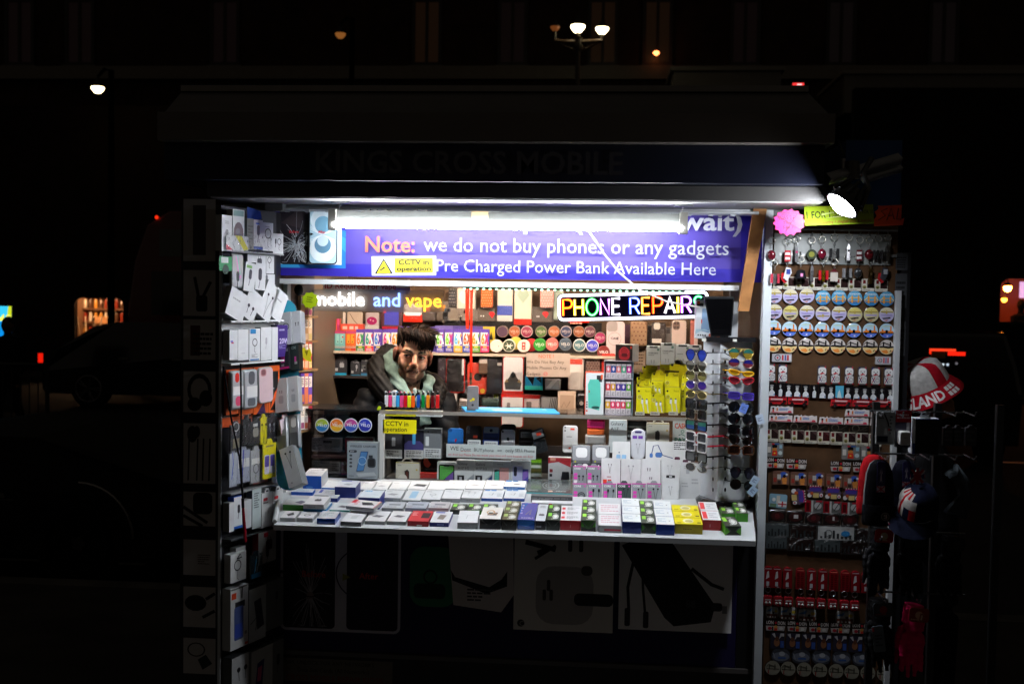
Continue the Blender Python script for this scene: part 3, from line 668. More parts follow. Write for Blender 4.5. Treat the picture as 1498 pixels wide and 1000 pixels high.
shop('cafe_building','dark cafe front with arched double window glowing warm and chairs inside',sx[0],P(330,470,YS).x,sx[1],sx[2],sz0,sz1,6.0,2.2,'241814','8a6a50',mid=P(159,470,YS).x)
ceilamp('pendant_lamp','warm lamp hanging inside the cafe behind its arched window',P(128,440,YS+1).x,YS+.9,sz1+.25,'cafe','ffc490',.26)  # bulb assumed, hung out of sight to light the cafe interior
# shelving and stacked chairs inside
t = thing('shelf_unit','lit shelf unit with jars behind the stacked chairs in the cafe window','shelf',Matrix.Translation((P(160,500,YS+1.9).x,YS+1.9,.3)))
q = MB('wood')
for k in range(6): q.box(-.75,.75,-.15,.15,.2+k*.32,.24+k*.32,'6a4a34')
for xx in (-.77,0,.75): q.box(xx,xx+.03,-.14,.14,0,2.1,'4a3424')
q.build('frame',t)
q = MB('gloss');rq = random.Random(5)
for k in range(6):
    for j in range(11): xx = -.7+j*.13;q.lathe([(.045,.245+k*.32),(.045,.245+k*.32+rq.uniform(.1,.2)),(.03,.25+k*.32+.21)],rq.choice(('c8b8a0','8a3020','d8d0c0','5a4030','c89040')),n=8,c=(xx,-.05,0))
q.build('jars',t)['kind'] = 'stuff'
q = MB('lamp');q.box(.35,.72,-.16,-.152,.78,.81,'ffe0b0');q.box(.35,.72,-.16,-.152,1.42,1.45,'ffe0b0');q.build('shelf_light',t)
def cafe_chair(x,y,z,up,lab):
    t = thing('cafe_chair',lab,'chair',Matrix.Translation((x,y,z)) @ (Matrix.Rotation(math.pi,4,'Y') if up else Matrix.Identity(4)),'chairs in the cafe')
    q = MB('wood');q.box(-.19,.19,-.19,.19,.43,.46,'c89868');q.build('seat',t)
    for sx_ in (-1,1):
        for sy_ in (-1,1): q = MB('wood');q.tube([(sx_*.2,sy_*.2,0),(sx_*.16,sy_*.16,.43)],.017,'e8dcc4',n=5);q.build('leg',t)
    q = MB('wood');q.box(-.18,.18,.16,.185,.62,.78,'c89868');q.tube([(-.16,.17,.46),(-.165,.175,.8)],.015,'e8dcc4',n=5);q.tube([(.16,.17,.46),(.165,.175,.8)],.015,'e8dcc4',n=5);q.build('backrest',t)
zc = P(130,491,YS+.9).z
cafe_chair(P(131,480,YS+.9).x,YS+.9,zc+.44,True,'pale cafe chair upturned on the table behind the arched window')
cafe_chair(P(140,490,YS+1.3).x,YS+1.4,zc-.35,False,'pale cafe chair standing upright behind the upturned one')
t = thing('cafe_table','dark cafe table carrying an upturned chair behind the arched window','table',Matrix.Translation((P(131,480,YS+.9).x,YS+.9,.2)))
q = MB('wood');q.box(-.45,.45,-.35,.35,zc-.28,zc-.24,'4a3424');q.build('tabletop',t);q = MB('wood');q.tube([(0,0,-.1),(0,0,zc-.28)],.04,'2a2018');q.build('pedestal',t)
# second restaurant at the right edge
rx = [P(px,440,YS).x for px in (1400,1461,1530,1640)];rz0,rz1 = P(1480,474,YS).z,P(1480,404,YS).z
shop('restaurant_building','dark restaurant front with a warm brick interior showing in its window',rx[0]-2.2,rx[3]+6,rx[1],rx[2],rz0,rz1,6.4,1.8,'1e1614','a85c3c')
ceilamp('pendant_lamp','amber pendant lamp shining high in the restaurant window',P(1474,420,YS+.7).x,YS+.7,P(1474,421,YS+.7).z,'cafe','ff8a30',.12)
ceilamp('pendant_lamp','small amber pendant lamp hanging lower in the restaurant window',P(1469,438,YS+.9).x,YS+.9,P(1469,438,YS+.9).z,'lamp','ff9a30',.09)
q = MB('glow');a0 = P(1493,412,YS+1.2);b0_ = P(1520,436,YS+1.2);q.box(a0.x,b0_.x,YS+1.2,YS+1.25,b0_.z,a0.z,'c0a8e0');tag(q.build('wall_screen'),'pale lilac screen on the brick wall inside the restaurant','screen')
# street lamps
def lampglass(q_,c,r,col='fff0c8'): q_.lathe([(r*.45,-r*.55),(r*.85,-r*.1),(r,.22*r),(r*.96,.36*r)],col,n=14,c=c)
def lantern(name,label,px,py,d,rpx,cat='street lamp',lit=True,arm=True,dim='lamp'):
    y = far(d);p = P(px,py,y);r = rpx/F*d
    t = thing(name,label,cat,Matrix.Translation((p.x,y,.11)))
    z = p.z-.11;q = MB('paint');q.tube([(r*2.2,0,0),(r*2.2,0,z+r*3),(r*1.2,0,z+r*3.2),(0,0,z+r*2)],[.08,.06,.04,.03],'020202','unlit_black',n=8);q.build('post',t)  # post coloured near black so its own lamp's light hardly shows
    q = MB('paint');q.lathe([(r*1.05,z+.37*r),(r*.9,z+r*.8),(r*.4,z+r*1.3),(r*.12,z+r*2)],'141414',n=14);q.build('cap',t)
    q = MB(dim);lampglass(q,(0,0,z),r,'ffe9b0' if dim != 'glow' else '7a4a20');q.build('glass',t);return t
lantern('street_lamp','single lit street lamp glowing pale yellow above the parked dark car',143,131,22,9.5)
lantern('street_lamp','dim orange street lantern high against the dark building facade',498,52,26,8,dim='glow')
y = far(25);pc = P(846,60,y);t = thing('lamp_post','ornate lamp post with cross arm and two lit globe lamps above the kiosk roof','street lamp',Matrix.Translation((pc.x,y,.11)))
z = pc.z-.11;s_ = 25/F
q = MB('paint');q.tube([(0,0,0),(0,0,z*.5),(0,0,z+8*s_)],[.10,.07,.05],'4a4038',n=8);q.lathe([(.05,z-16*s_),(.12,z-8*s_),(.06,z),(.10,z+5*s_)],'4a4038',n=10);q.build('post',t)
q = MB('paint');q.tube([(-35*s_,0,z),(0,0,z-2*s_),(35*s_,0,z)],.045,'6a5444',n=6)
for sg in (-1,1): q.tube([(sg*30*s_,0,z-.02),(sg*18*s_,0,z-8*s_),(sg*4*s_,0,z-14*s_)],.03,'6a5444',n=5);q.ring((sg*15*s_,0,z-4*s_),3.2*s_,.02,'6a5444',n=10,k=4)
q.build('cross_arm',t)
for (dx,dz,r,mt) in ((-1,18,10.5,'lamp'),(34,15,9.5,'lamp'),(-34,18,7,'glow')):
    q = MB('paint');c = (dx*s_,0,z+dz*s_);q.lathe([(r*s_*1.03,.37*r*s_),(r*s_*.85,r*s_*.75),(r*s_*.3,r*s_*1.2),(r*s_*.1,r*s_*1.9)],'141210',n=14,c=c);q.tube([(c[0],0,z),(c[0],0,c[2]-r*s_*.5)],.03,'4a4038');lo = q.build('lantern',t)
    q = MB(mt);lampglass(q,c,r*s_,'fff0c0' if mt == 'lamp' else '5a3014');q.build('glass',lo)
q = MB('lamp');p = P(960,78,YH-.4);q.lathe([(.03,-.06),(.09,0),(.06,.05)],'c86a38',n=10,c=(0,0,0));q.tube([(0,0,.1),(0,.33,.16)],.02,'2a2018','paint');tag(q.build('wall_lamp',matrix=Matrix.Translation(p)),'small orange wall lamp glowing between two tall dark windows','wall lamp')
q = MB('paint');p = P(1167,125,far(20));q.box(-.12,.12,-.05,.05,-.06,.05,'1a1a1a');q.tube([(0,0,-.06),(0,0,.2-p.z)],.05,'1c1c1c');q.box(-.1,.1,-.062,-.051,-.035,.03,'ff3838','glow');q.box(-.02,.06,-.064,-.063,-.01,.015,'ffe0e0','glow');tag(q.build('signal_light',matrix=Matrix.Translation(p)),'small red signal light on a pole just above the kiosk roof','signal')
def parapet(lab,px0,px1,py0,py1,d):
    y = far(d);a = P(px0,py1,y);b = P(px1,py0,y);q = MB('paint');q.box(a.x,b.x,y,y+3,b.z-.9,b.z,'6a6660');q.box(a.x+.3,b.x-.3,y+.2,y+2.8,.12,b.z-.9,'1c1a1a');q.box(a.x-.08,b.x+.08,y-.08,y+3.08,b.z+.002,b.z+.09,'7a766e')
    tag(q.build('flat_roof_building'),lab,'building')
parapet('low dark building with a short pale parapet behind the red signal light',985,1143,104,128,26.4)
parapet('low dark building with a long pale parapet reaching past the kiosk corner',1236,1600,109,132,26.6)
# bus behind the kiosk, nose hidden
yb_ = far(19);bx = P(186,450,yb_).x
t = thing('bus','dark red bus with a rounded roof edge half hidden behind the kiosk','bus',Matrix.Translation((bx,yb_,.0)))
q = MB('gloss');h = P(220,308,yb_).z
prof = [(0,.45),(7.5,.45),(7.5,h-.3),(7.2,h),(.75,h),(.35,h-.25),(.12,h-.9),(.0,1.6)]
q.prism(prof[::1],0,2.4,'5a1414',bev=.06);q.build('body',t)
q = MB('gloss');q.box(.45,7.,-.012,-.002,h*.45,h*.68,'0c0c10');q.box(.6,7,-.012,-.002,h*.76,h*.9,'4a5450');q.build('window',t)
q = MB('glow');q.ball((.55,-.02,h-.12),.035,'ff3010',n=6,m=4);q.build('marker_light',t)
for xx in (1.6,6.0):
    q = MB('matte');q.lathe([(.48,-.03),(.48,.25)],'101010',n=18,c=(xx,0,.49),ax='y');q.build('wheel',t)
# cars
def car(name,label,M,col,roof,L=4.5,Wd=1.75,tail='glow',glassm='gloss',hz=.95,rimc='8c8c90',bm='gloss'):
    t = thing(name,label,'car',M);q = MB(bm)
    side = [(0,.32),(.12,.24),(L-.15,.24),(L,.4),(L-.05,.62),(L-.5,.78),(L-1.25,hz),(L-2.0,roof-.06),(L-2.35,roof),(1.25,roof),(.85,roof-.08),(.35,hz),(.06,hz-.06),(-.02,.6)]
    st = [(0,.06,1),(.12,0,1),(Wd-.12,0,1),(Wd,.06,1)]
    n = len(side);rows = []
    for (yy,ins,_) in st:
        row = []
        for (x,z) in side:
            inset = .16 if z > hz+.02 else 0
            y2 = yy+(inset if yy < Wd/2 else -inset)
            row.append((min(max(x,ins),L-ins) if ins else x,y2,z))
        rows.append(row)
    vs = [v for r in rows for v in r];fs = [((r)*n+i,(r+1)*n+i,(r+1)*n+(i+1) % n,r*n+(i+1) % n) for r in range(len(rows)-1) for i in range(n)]
    q.add(vs,fs,col);q.add(rows[0],[tuple(range(n))],col);q.add(rows[-1],[tuple(range(n-1,-1,-1))],col);q.build('body',t)
    for (x0_,x1_) in ((L-2.3,L-1.55),(1.0,2.05)):
        q = MB(glassm);q.add([(x0_,.148,hz+.06),(x1_+.1 if x0_ > 1.5 else x1_,.148,hz+.06),(x1_-.25 if x0_ > 1.5 else x1_,.157,roof-.1),(x0_+(0 if x0_ > 1.5 else .15),.157,roof-.1)],[(0,1,2,3)],'14161a','gloss');q.build('window',t)
    for xx in (.85,L-.9):
        q = MB('matte');q.lathe([(.3,-.012),(.32,.02),(.32,.2)],'0c0c0c',n=20,c=(xx,0,.33),ax='y');wh = q.build('wheel',t)
        q = MB('metal');q.ring((xx,-.02,.33),.215,.014,rimc,n=22,k=5);q.lathe([(.05,-.022),(.05,-.01)],'6a6a6e',n=10,c=(xx,0,.33),ax='y')
        for k in range(5):
            for dd in (-.12,.12): tt = 1.2566*k+dd;q.tube([(xx+.04*math.cos(tt),-.018,.33+.04*math.sin(tt)),(xx+.21*math.cos(tt),-.02,.33+.21*math.sin(tt))],.009,rimc,n=4)
        q.build('rim',wh)
    q = MB('glow' if bm == 'gloss' else 'paint');q.box(-.012,.07,-.008,.06,hz-.24,hz-.09,'e01808');q.build('tail_light',t)
    q = MB('metal');q.box(L-2.35,L-2.18,-.03,-.004,hz-.16,hz-.13,'9a9a90');q.box(1.35,1.52,-.03,-.004,hz-.16,hz-.13,'9a9a90');q.build('handle',t)
    return t
yc = far(17.2);p = P(57,560,yc)
car('parked_car','dark saloon car with one glowing red tail light in front of the cafe',Matrix.Translation((p.x,yc,.0)),'0e1114',1.42,L=4.6,hz=.98)
# closer car: tail half seen at the lower left, facing the other way
yn_ = far(6.9);L2 = 4.3;p = P(300,800,yn_)
c2 = car('parked_car','black low car with grey wheel arch trim close behind the kiosk',Matrix.Translation((p.x,yn_,-.05)) @ Matrix.Scale(-1,4,(1,0,0)),'0a0a0b',1.0,L=L2,hz=.78,rimc='1a1a1c',bm='matte')
q = MB('metal');q.tube([(.85+.37*math.cos(R(a_)),-.012,.36+.37*math.sin(R(a_))) for a_ in range(178,85,-8)],.011,'9a9a9a',n=5);q.build('arch_trim',c2)
q = MB('metal');q.box(1.3,3.6,-.012,-.002,.60,.612,'7a7a78');q.build('side_trim',c2)
q = MB('steel');q.box(.4,1.9,-.012,-.002,.20,.215,'5a5a58');q.build('sill_trim',c2)
# vehicle at the right with red light bar
yv = far(13);p = P(1386,560,yv)
t = thing('parked_van','dark van seen from behind with a broken red light bar and yellow plate','van',Matrix.Translation((p.x,yv,0)))
q = MB('gloss');q.prism([(-.85,.3),(.85,.3),(.88,.9),(.8,1.25),(.66,1.62),(-.66,1.62),(-.8,1.25),(-.88,.9)],0,4.2,'0b0c0e',bev=.08);q.build('body',t)
q = MB('gloss');q.box(-.6,.6,-.012,.02,1.32,1.55,'101218');q.build('window',t)
def vz(py): return P(1386,py,yv).z
def vx(px): return P(px,520,yv).x-p.x
q = MB('glow');q.box(vx(1359),vx(1397),-.03,-.002,vz(513.5),vz(510),'ff4020');q.box(vx(1359),vx(1361),-.03,-.002,vz(518),vz(513.6),'ff3010');q.box(vx(1386),vx(1411),-.032,-.001,vz(519.5),vz(514.2),'ff2410');q.build('tail_light',t)
q = MB('card');q.box(vx(1362),vx(1382),-.025,-.003,vz(524),vz(515.5),'b88a18');q.build('number_plate',t)
for px,col in ((1379,'cfe0e8'),(1386,'b8c8d8'),(1399,'5a5a60')): q = MB('glow');q.ball((vx(px),-.02,vz(533 if px < 1395 else 531)),.016,col,n=6,m=4);q.build('reverse_light',t)
for xx in (-.75,.75): q = MB('matte');q.tube([(xx-.1,.8,.32),(xx+.1,.8,.32)],.32,'0c0c0c',n=16);q.build('wheel',t)
# lit poster, fence and passer-by at the left edge
ypn = far(15.5);a0 = P(-30,447,ypn);b0_ = P(17,515,ypn)
t = thing('lit_poster','glowing blue backlit poster behind the passer-by at the street edge','poster',Matrix.Translation(((a0.x+b0_.x)/2,ypn,.11)))
mi = Matrix.Translation((-(a0.x+b0_.x)/2,-ypn,-.11));q = MB('paint');q.box(a0.x-.05,b0_.x+.05,ypn+.003,ypn+.12,.11,a0.z+.06,'141414');q.build('case',t,mi)
q = MB('glow');wv = b0_.x-a0.x;ar = Art(q,a0.x,b0_.z,wv,a0.z-b0_.z,ypn,'glow');ar.r('0a8ce0',0,0,1,1);ar.p('38c8f0',(0,.5),(1,.75),(1,1),(0,1));ar.p('c8d820',(.86,.78),(1,.7),(1,1),(.9,1));ar.e('e86a30',.8,.1,.16,.12);ar.e('f0a880',.5,.04,.2,.1);ar.t('f0f060','40',.6,.62,.2,bold=.02)
q.build('poster_panel',t,mi)
yfn = far(13.5);t = thing('street_railing','low dark metal railing along the road in front of the passer-by','railing',Matrix.Translation((P(20,560,yfn).x,yfn,.0)))
q = MB('paint');q.tube([(-2.2,0,.97),(.45,0,.97)],.022,'1e2020');q.tube([(-2.2,0,.2),(.45,0,.2)],.018,'1e2020');q.build('rail',t)
q = MB('paint')
for k in range(23): q.tube([(-2.15+k*.118,0,.2),(-2.15+k*.118,0,.97)],.009,'1e2020',n=5)
q.build('bars',t)['kind'] = 'stuff'
for xx in (-2.2,-.9,.45): q = MB('paint');q.tube([(xx,0,0),(xx,0,1.0)],.03,'1e2020');q.build('post',t)
# ================================================================ GOODS: small picture helpers for printed packaging
def ic(kind,u=.5,v=.5,k=1.,c='2c2c30'):
    """returns a drawing of the kind of gadget printed on a box"""
    def f(a):
        W_,H_ = .18*k,.18*k*a.w/a.h
        if kind == 'mic': a.rr(c,u-W_*.5,v-H_*.2,u+W_*.5,v+H_*2,.5);a.l(c,.003,(u,v-H_*.2),(u-W_*.3,v-H_*1.6))
        elif kind == 'ring': a.o(c,u,v+H_*.6,W_*1.,.22);a.l(c,.0022,(u,v-H_*.4),(u-W_*.2,v-H_*1.6),(u+W_*.3,v-H_*2))
        elif kind == 'buds':
            for s in (-1,1): a.e(c,u+s*W_*.7,v+H_*.4,W_*.35);a.l(c,.003,(u+s*W_*.75,v+H_*.3),(u+s*W_*.6,v-H_*1.1))
        elif kind == 'cable': a.l(c,.0016,(u-W_,v+H_*1.5),(u-W_*1.1,v-H_),(u-W_*.2,v-H_*2),(u+W_*.6,v-H_*.8),(u+W_*.8,v+H_*1.4));a.rr(c,u-W_*1.3,v+H_*1.2,u-W_*.7,v+H_*2.2,.2);a.rr(c,u+W_*.5,v+H_*1.2,u+W_*1.1,v+H_*2.2,.2)
        elif kind == 'earphones': a.l(c,.0014,(u-W_*.7,v+H_*2),(u-W_*.3,v),(u,v-H_*2.2));a.l(c,.0014,(u+W_*.7,v+H_*2),(u+W_*.2,v),(u,v-H_*2.2));a.e(c,u-W_*.7,v+H_*2.1,W_*.28);a.e(c,u+W_*.7,v+H_*2.1,W_*.28)
        elif kind == 'oval': a.e(c,u,v,W_*1.4,H_*2.1);a.e('6a6668',u-W_*.2,v+H_*.4,W_*.6)
        elif kind == 'plug': a.rr(c,u-W_,v-H_,u+W_,v+H_,.25);a.r(c,u-W_*.5,v+H_,u-W_*.3,v+H_*1.6);a.r(c,u+W_*.3,v+H_,u+W_*.5,v+H_*1.6)
        elif kind == 'slab': a.p(c,(u-W_*1.5,v-H_*.3),(u+W_*.6,v-H_*1.0),(u+W_*1.6,v+H_*.2),(u-W_*.6,v+H_));a.p('8a8a8e',(u-W_*1.5,v-H_*.3),(u+W_*.6,v-H_*1.0),(u+W_*.6,v-H_*1.25),(u-W_*1.5,v-H_*.55))
        elif kind == 'speaker': a.rr(c,u-W_*1.6,v-H_,u+W_*1.6,v+H_,.5)
        elif kind == 'phone': a.rr('1c1c20',u-W_,v-H_*2.2,u+W_,v+H_*2.2,.2);a.rr(c,u-W_*.88,v-H_*2.05,u+W_*.88,v+H_*2.05,.18)
        elif kind == 'watch': a.rr(c,u-W_*.8,v-H_*.8,u+W_*.8,v+H_*.8,.3);a.r(c,u-W_*.4,v+H_*.8,u+W_*.4,v+H_*2.4);a.r(c,u-W_*.4,v-H_*2.4,u+W_*.4,v-H_*.8)
        elif kind == 'coil': a.o(c,u,v,W_*1.2,.2);a.o(c,u,v-H_*.2,W_*.8,.2)
    return f
def art(*fs):
    def g(a):
        for f in fs: f(a)
    return g
def txt(c,s,u,v,h,**k): return lambda a: a.t(c,s,u,v,h,**k)
def rec(c,*q): return lambda a: a.r(c,*q)
def rrc(c,u0,v0,u1,v1,rad=.2): return lambda a: a.rr(c,u0,v0,u1,v1,rad)
def prt(c,*q,sd=3): return lambda a: a.g(c,*q,sd=sd)
def ell(c,*q): return lambda a: a.e(c,*q)
def pol(c,*p): return lambda a: a.p(c,*p)
def lin_(c,w_,*p): return lambda a: a.l(c,w_,*p)
# ---------------------------------------------------------------- left wing: packs in the pockets and on hooks
GL = 'boxed gadgets on the left display wing'
def wingbox(label,px,ar=None,col='d4d6d6',d=.03,name='gadget_box',cat='box',**k):
    side = k.pop('side','a8acac');return goods(name,label,cat,LP,px,d,col,ar,off=k.pop('off',.05),side=side,group=k.pop('group',GL),**k)
wingbox('slim white box printed with grey gloves in the top pocket of the wing',(309,315,324,367),art(ic('mic',.5,.35,1.6,'6a6a6c'),prt('9a9a9a',.3,.75,.7,.85,2)))
wingbox('tall white box with a brown oval speaker picture in the top pocket',(325,307,342,367),art(rec('7a9a94',.05,.84,.95,.98),ic('oval',.5,.42,1.7,'5a4a48')))
wingbox('grey box half hidden behind the blue flap box in the top pocket',(346,320,356,365),prt('5a5c50',.1,.2,.9,.8,6),'7c7e74')
def _flap(root,w_,h_,d):
    q = MB('card');q.add([(-w_/2,d,h_),(w_/2,d*.2,h_+.004),(w_/2-.012,d*.1,h_+.035),(-w_/2-.004,d,h_+.05)],[(0,1,2,3)],'1a50c0');q.build('flap',root)
wingbox('white box with an opened blue flap and a black dongle picture',(356,322,369.5,365),art(rec('2a4a9c',0,0,1,.1),ic('mic',.5,.5,1.8,'3a3038'),rec('3a6ac0',.2,.85,.6,.9)),side='9aa0a4',parts=_flap)
wingbox('white box with a ring shaped cable picture beside the blue flap box',(369.5,326,384.5,367),art(ic('ring',.5,.5,1.8),prt('8a8a8a',.2,.82,.8,.88,1)))
wingbox('white box with two small earbuds at the inner end of the top pocket',(384.5,342,399.5,371),art(ic('ring',.6,.5,1.1),ic('mic',.25,.5,.8)))
q = MB('film');a0 = LP.uv(309,355)[0];a1 = LP.uv(380,355)[0];b0 = LP.uv(345,369)[1];b1 = LP.uv(345,343)[1]
q.box(a0,a1,-.062,-.060,b0,b1,'W');q.box(a0,a1,-.060,.0,b0-.002,b0,'W');q.build('clear_pocket',kiosk,KM @ LP.mtx(0,0))
wingbox('yellow and white flyer lying in the clear top pocket of the wing',(313,345,346,366),art(pol('d8d020',(.4,1),(.7,1),(1,.1),(.8,0)),pol('d83040',(0,.0),(.3,0),(0,.4))),'c4c6c4',d=.001,name='flyer',cat='flyer',shape='card',off=.057,group=None)
# second row
wingbox('small green card with white price label on the wing edge',(305,375,324,396),art(rec('c8d0cc',.15,.55,.7,.95),ell('1c3c28',.5,.1,.25)),'1f8a4c',d=.004,name='hang_card',cat='card',shape='card')
wingbox('shiny rainbow foil pouch hanging near the wing edge',(324,371,341,421),art(pol('e0a0d0',(.3,.9),(.5,.95),(.8,.3),(.6,.25)),pol('90d0c0',(.4,.95),(.5,.95),(.75,.4),(.68,.35)),ic('mic',.5,.22,1.4)),'b8b8bc',d=.012,name='foil_pouch',cat='pouch',shape='pouch',mat='gloss')
wingbox('wide white box with a dark clip picture in the second row',(356,371,383,401),ic('plug',.65,.6,.7,'4a4a4c'),off=.02)
wingbox('white box with a ring picture in the second row near the hinge',(383.5,372,395,400),ic('ring',.4,.6,1.4),off=.02)
wingbox('white box with a blurred grey device low in the second row',(372,401,396,424),ic('mic',.5,.55,.7,'6c6c70'),off=.02)
wingbox('slanted white box with green print and grey remote picture',(341,384,357,426),art(rec('7cb060',.1,.8,.6,.9),ic('mic',.5,.45,1.5,'48464e')),tilt=8,off=.055)
wingbox('white box with a black microphone picture beside the foil pouch',(357,385,372,424),ic('mic',.45,.4,1.9,'3a383e'),tilt=3,off=.055)
for (px,tl,lab,k_) in (((318,424,345,466),22,'plain white box leaning far over in the third row',None),((343,423,363,468),30,'tilted white box showing two black cables in the third row','buds'),((368,413,388,468),30,'tilted white box showing long thin leads in the third row','earphones'),((384,424,402,468),28,'tilted blank white box nearest the hinge in the third row',None)):
    wingbox(lab,px,ic(k_,.5,.35,1.4) if k_ else prt('9a9c9c',.2,.6,.8,.7,1),tilt=tl,d=.028,side='8c9090',off=.05)
# third row: white boxes standing on the lit shelf
for (px,lab,ar) in (((322,482,334,526),'white box with small red and blue print at the wing edge',art(rec('c04858',.2,.55,.5,.6),rec('5868c0',.1,.6,.4,.65))),((334.5,481,350,526),'blank white box between two printed white boxes on the lit shelf',prt('b0b0b0',.3,.2,.8,.25,1)),
    ((351,480,367,527),'white box with a blue square logo and coiled cable',art(rec('2a7ab0',.1,.84,.6,.98),rec('2a70b8',.1,.02,.9,.06),ic('ring',.5,.5,1.3),prt('7a7a7a',.2,.1,.8,.22,3))),((368,478,384,526),'white box with faint grey picture beside the blue logo box',ic('mic',.5,.5,1.,'a8a8aa')),((384.5,478,393,526),'narrow white box squeezed beside the purple charger box',None)):
    wingbox(lab,px,ar,off=.045)
wingbox('deep purple charger box marked 20W at the wing hinge',(393,475,409,521),art(txt('d8d0f0','20W',.25,.42,.16,bold=.02),prt('b0a8d0',.2,.8,.9,.9,1),prt('9088c0',.2,.25,.85,.38,3)),'3c2470',name='charger_box',side='2a1850',off=.04)
# orange case packs
GO = 'orange phone case packs on the wing'
for i,(px,lab,ar) in enumerate((((322,540,340,605),'orange case pack at the wing edge behind a red cased phone',None),((341,538,361,605),'orange case pack behind a grey clear case',None),((362,536,384,604),'orange case pack behind the pale pink phone case',pol('3c2450',(.2,.0),(.8,.0),(.7,.25))),((384.5,534,400,602),'orange and black case pack with a triangle at the hinge',art(rec('141416',.15,.05,.85,.88),pol('e0581c',(.1,.05),(.85,.35),(.85,.55),(.5,.4)),rec('8a8a90',.3,.5,.5,.53))))):
    wingbox(lab,px,ar,'d85c1e',d=.012,name='case_pack',cat='phone case',off=.03,group=GO,side='8a3a10')
def casepic(c1): return art(rrc('b0b2b4',.1,.05,.9,.95,.3),rrc(c1,.22,.1,.78,.92,.4))
wingbox('clear case with red charging cable and white label strip',(322.5,541,340,598),art(rrc('c83028',.25,.7,.6,.95,.5),rec('d8d8d4',.1,.38,.95,.6),rrc('c84868',.3,.1,.8,.35,.4)),'a4a8aa',d=.018,name='case_blister',cat='phone case',shape='pouch',mat='gloss',off=.055)
wingbox('clear case with grey cable and white label strip',(340.5,539,361,597),art(rrc('5a5c60',.3,.62,.75,.95,.4),rec('d8d8d4',.2,.3,.95,.58),rrc('5a5c60',.25,.08,.8,.28,.3)),'a8acae',d=.018,name='case_blister',cat='phone case',shape='pouch',mat='gloss',off=.055)
def lenshole(a): a.rr('b87c80',.12,.76,.52,.96,.4);a.rr('7a4c50',.17,.79,.46,.94,.4)
wingbox('pale pink phone case with a camera cut-out hanging before orange packs',(362.5,536,383.5,588),lenshole,'d0b4b8',d=.012,name='phone_case',cat='phone case',shape='case',off=.055,tilt=-2,group=None)
# hanging blister row
GB = 'hanging blister packs on the wing'
def blister(lab,px,col,ar,tilt=0,off=.05,name='blister_pack',cat='blister pack',film=True,shape='tab',pl=None,group=GB):
    return goods(name,lab,cat,pl or LP,px,.006,col,ar,shape,group,tilt=tilt,off=off,film=film,mat='gloss')
wingbox('orange strip carton lying under the hanging case packs',(322,608,366,622),None,'c85428',d=.02,off=.01,group=None)
blister('dark blister pack with steel cable coil at the wing edge',(322,614,338,657),'34363a',art(ic('ring',.5,.7,1.6,'b8b8b8'),rec('6a6450',.2,.08,.8,.4)))
blister('black blister pack with dark lead beside the coiled cable',(340,606,352,650),'1a1a1c',ic('cable',.5,.5,1.2,'3c3c40'))
blister('dark blister pack with silver plug and white label',(352,610,366,648),'2c2c2e',art(ic('plug',.5,.45,1.6,'8a867a'),rec('b0b0ac',.2,.68,.7,.8)))
blister('narrow yellow hanging card with black earphones',(366,604,376,648),'d8cc1c',ic('earphones',.5,.35,2.2,'181818'))
blister('black blister pack with wired earbuds behind the pink card',(375,603,391,646),'242428',ic('buds',.5,.55,1.5,'8a8a90'))
blister('pale pink earphone card hanging askew at the hinge',(389,603,406,646),'dcc8d0',art(ic('buds',.5,.35,1.2,'2c2c30'),prt('8a8090',.2,.7,.8,.82,3)),tilt=-13,off=.075,film=False)
for (px,col,lab,ar) in (((322,655,333,710),'a8b0bc','pale clear pack with blue leads at the lower wing edge',lin_('4a5ac0',.004,(.3,.2),(.5,.6),(.4,.9))),((333,651,352,704),'9aa0b0','clear pack of dark blue leads with white paper label',art(rec('d0d0cc',.1,.42,.95,.66),lin_('3a40a0',.006,(.4,.1),(.5,.9)))),
    ((353,650,369,704),'a4a6a8','clear pack with looped grey cable and white label',art(rec('d4d4d0',.1,.5,.9,.66),ic('ring',.5,.3,1.6,'6a6c70'))),((386,645,402,703),'c4c8c6','pale tempered glass pack with a scribbled dark figure',art(lin_('2c3434',.005,(.3,.55),(.5,.8),(.4,.95),(.7,.7),(.5,.5),(.7,.4)),txt('3a3c3c','TEMPERED',.08,.18,.09,wmax=.84,bold=.02),prt('5a5c5c',.3,.08,.7,.13,1)))):
    blister(lab,px,col,ar,off=.045)
blister('bright yellow screen protector pack showing two purple phones',(367,640,386,697),'dccf1c',art(rrc('c8c4d8',.1,.12,.48,.6),rrc('c8c4d8',.52,.12,.92,.6),rrc('5a4a9c',.13,.3,.45,.58),rrc('5a4a9c',.55,.3,.89,.58),rec('8c8450',.2,.8,.8,.84)),off=.06)
wingbox('flat reddish carton behind the yellow screen protector pack',(364,690,386,706),None,'b0645c',d=.02,off=.02,group=None)
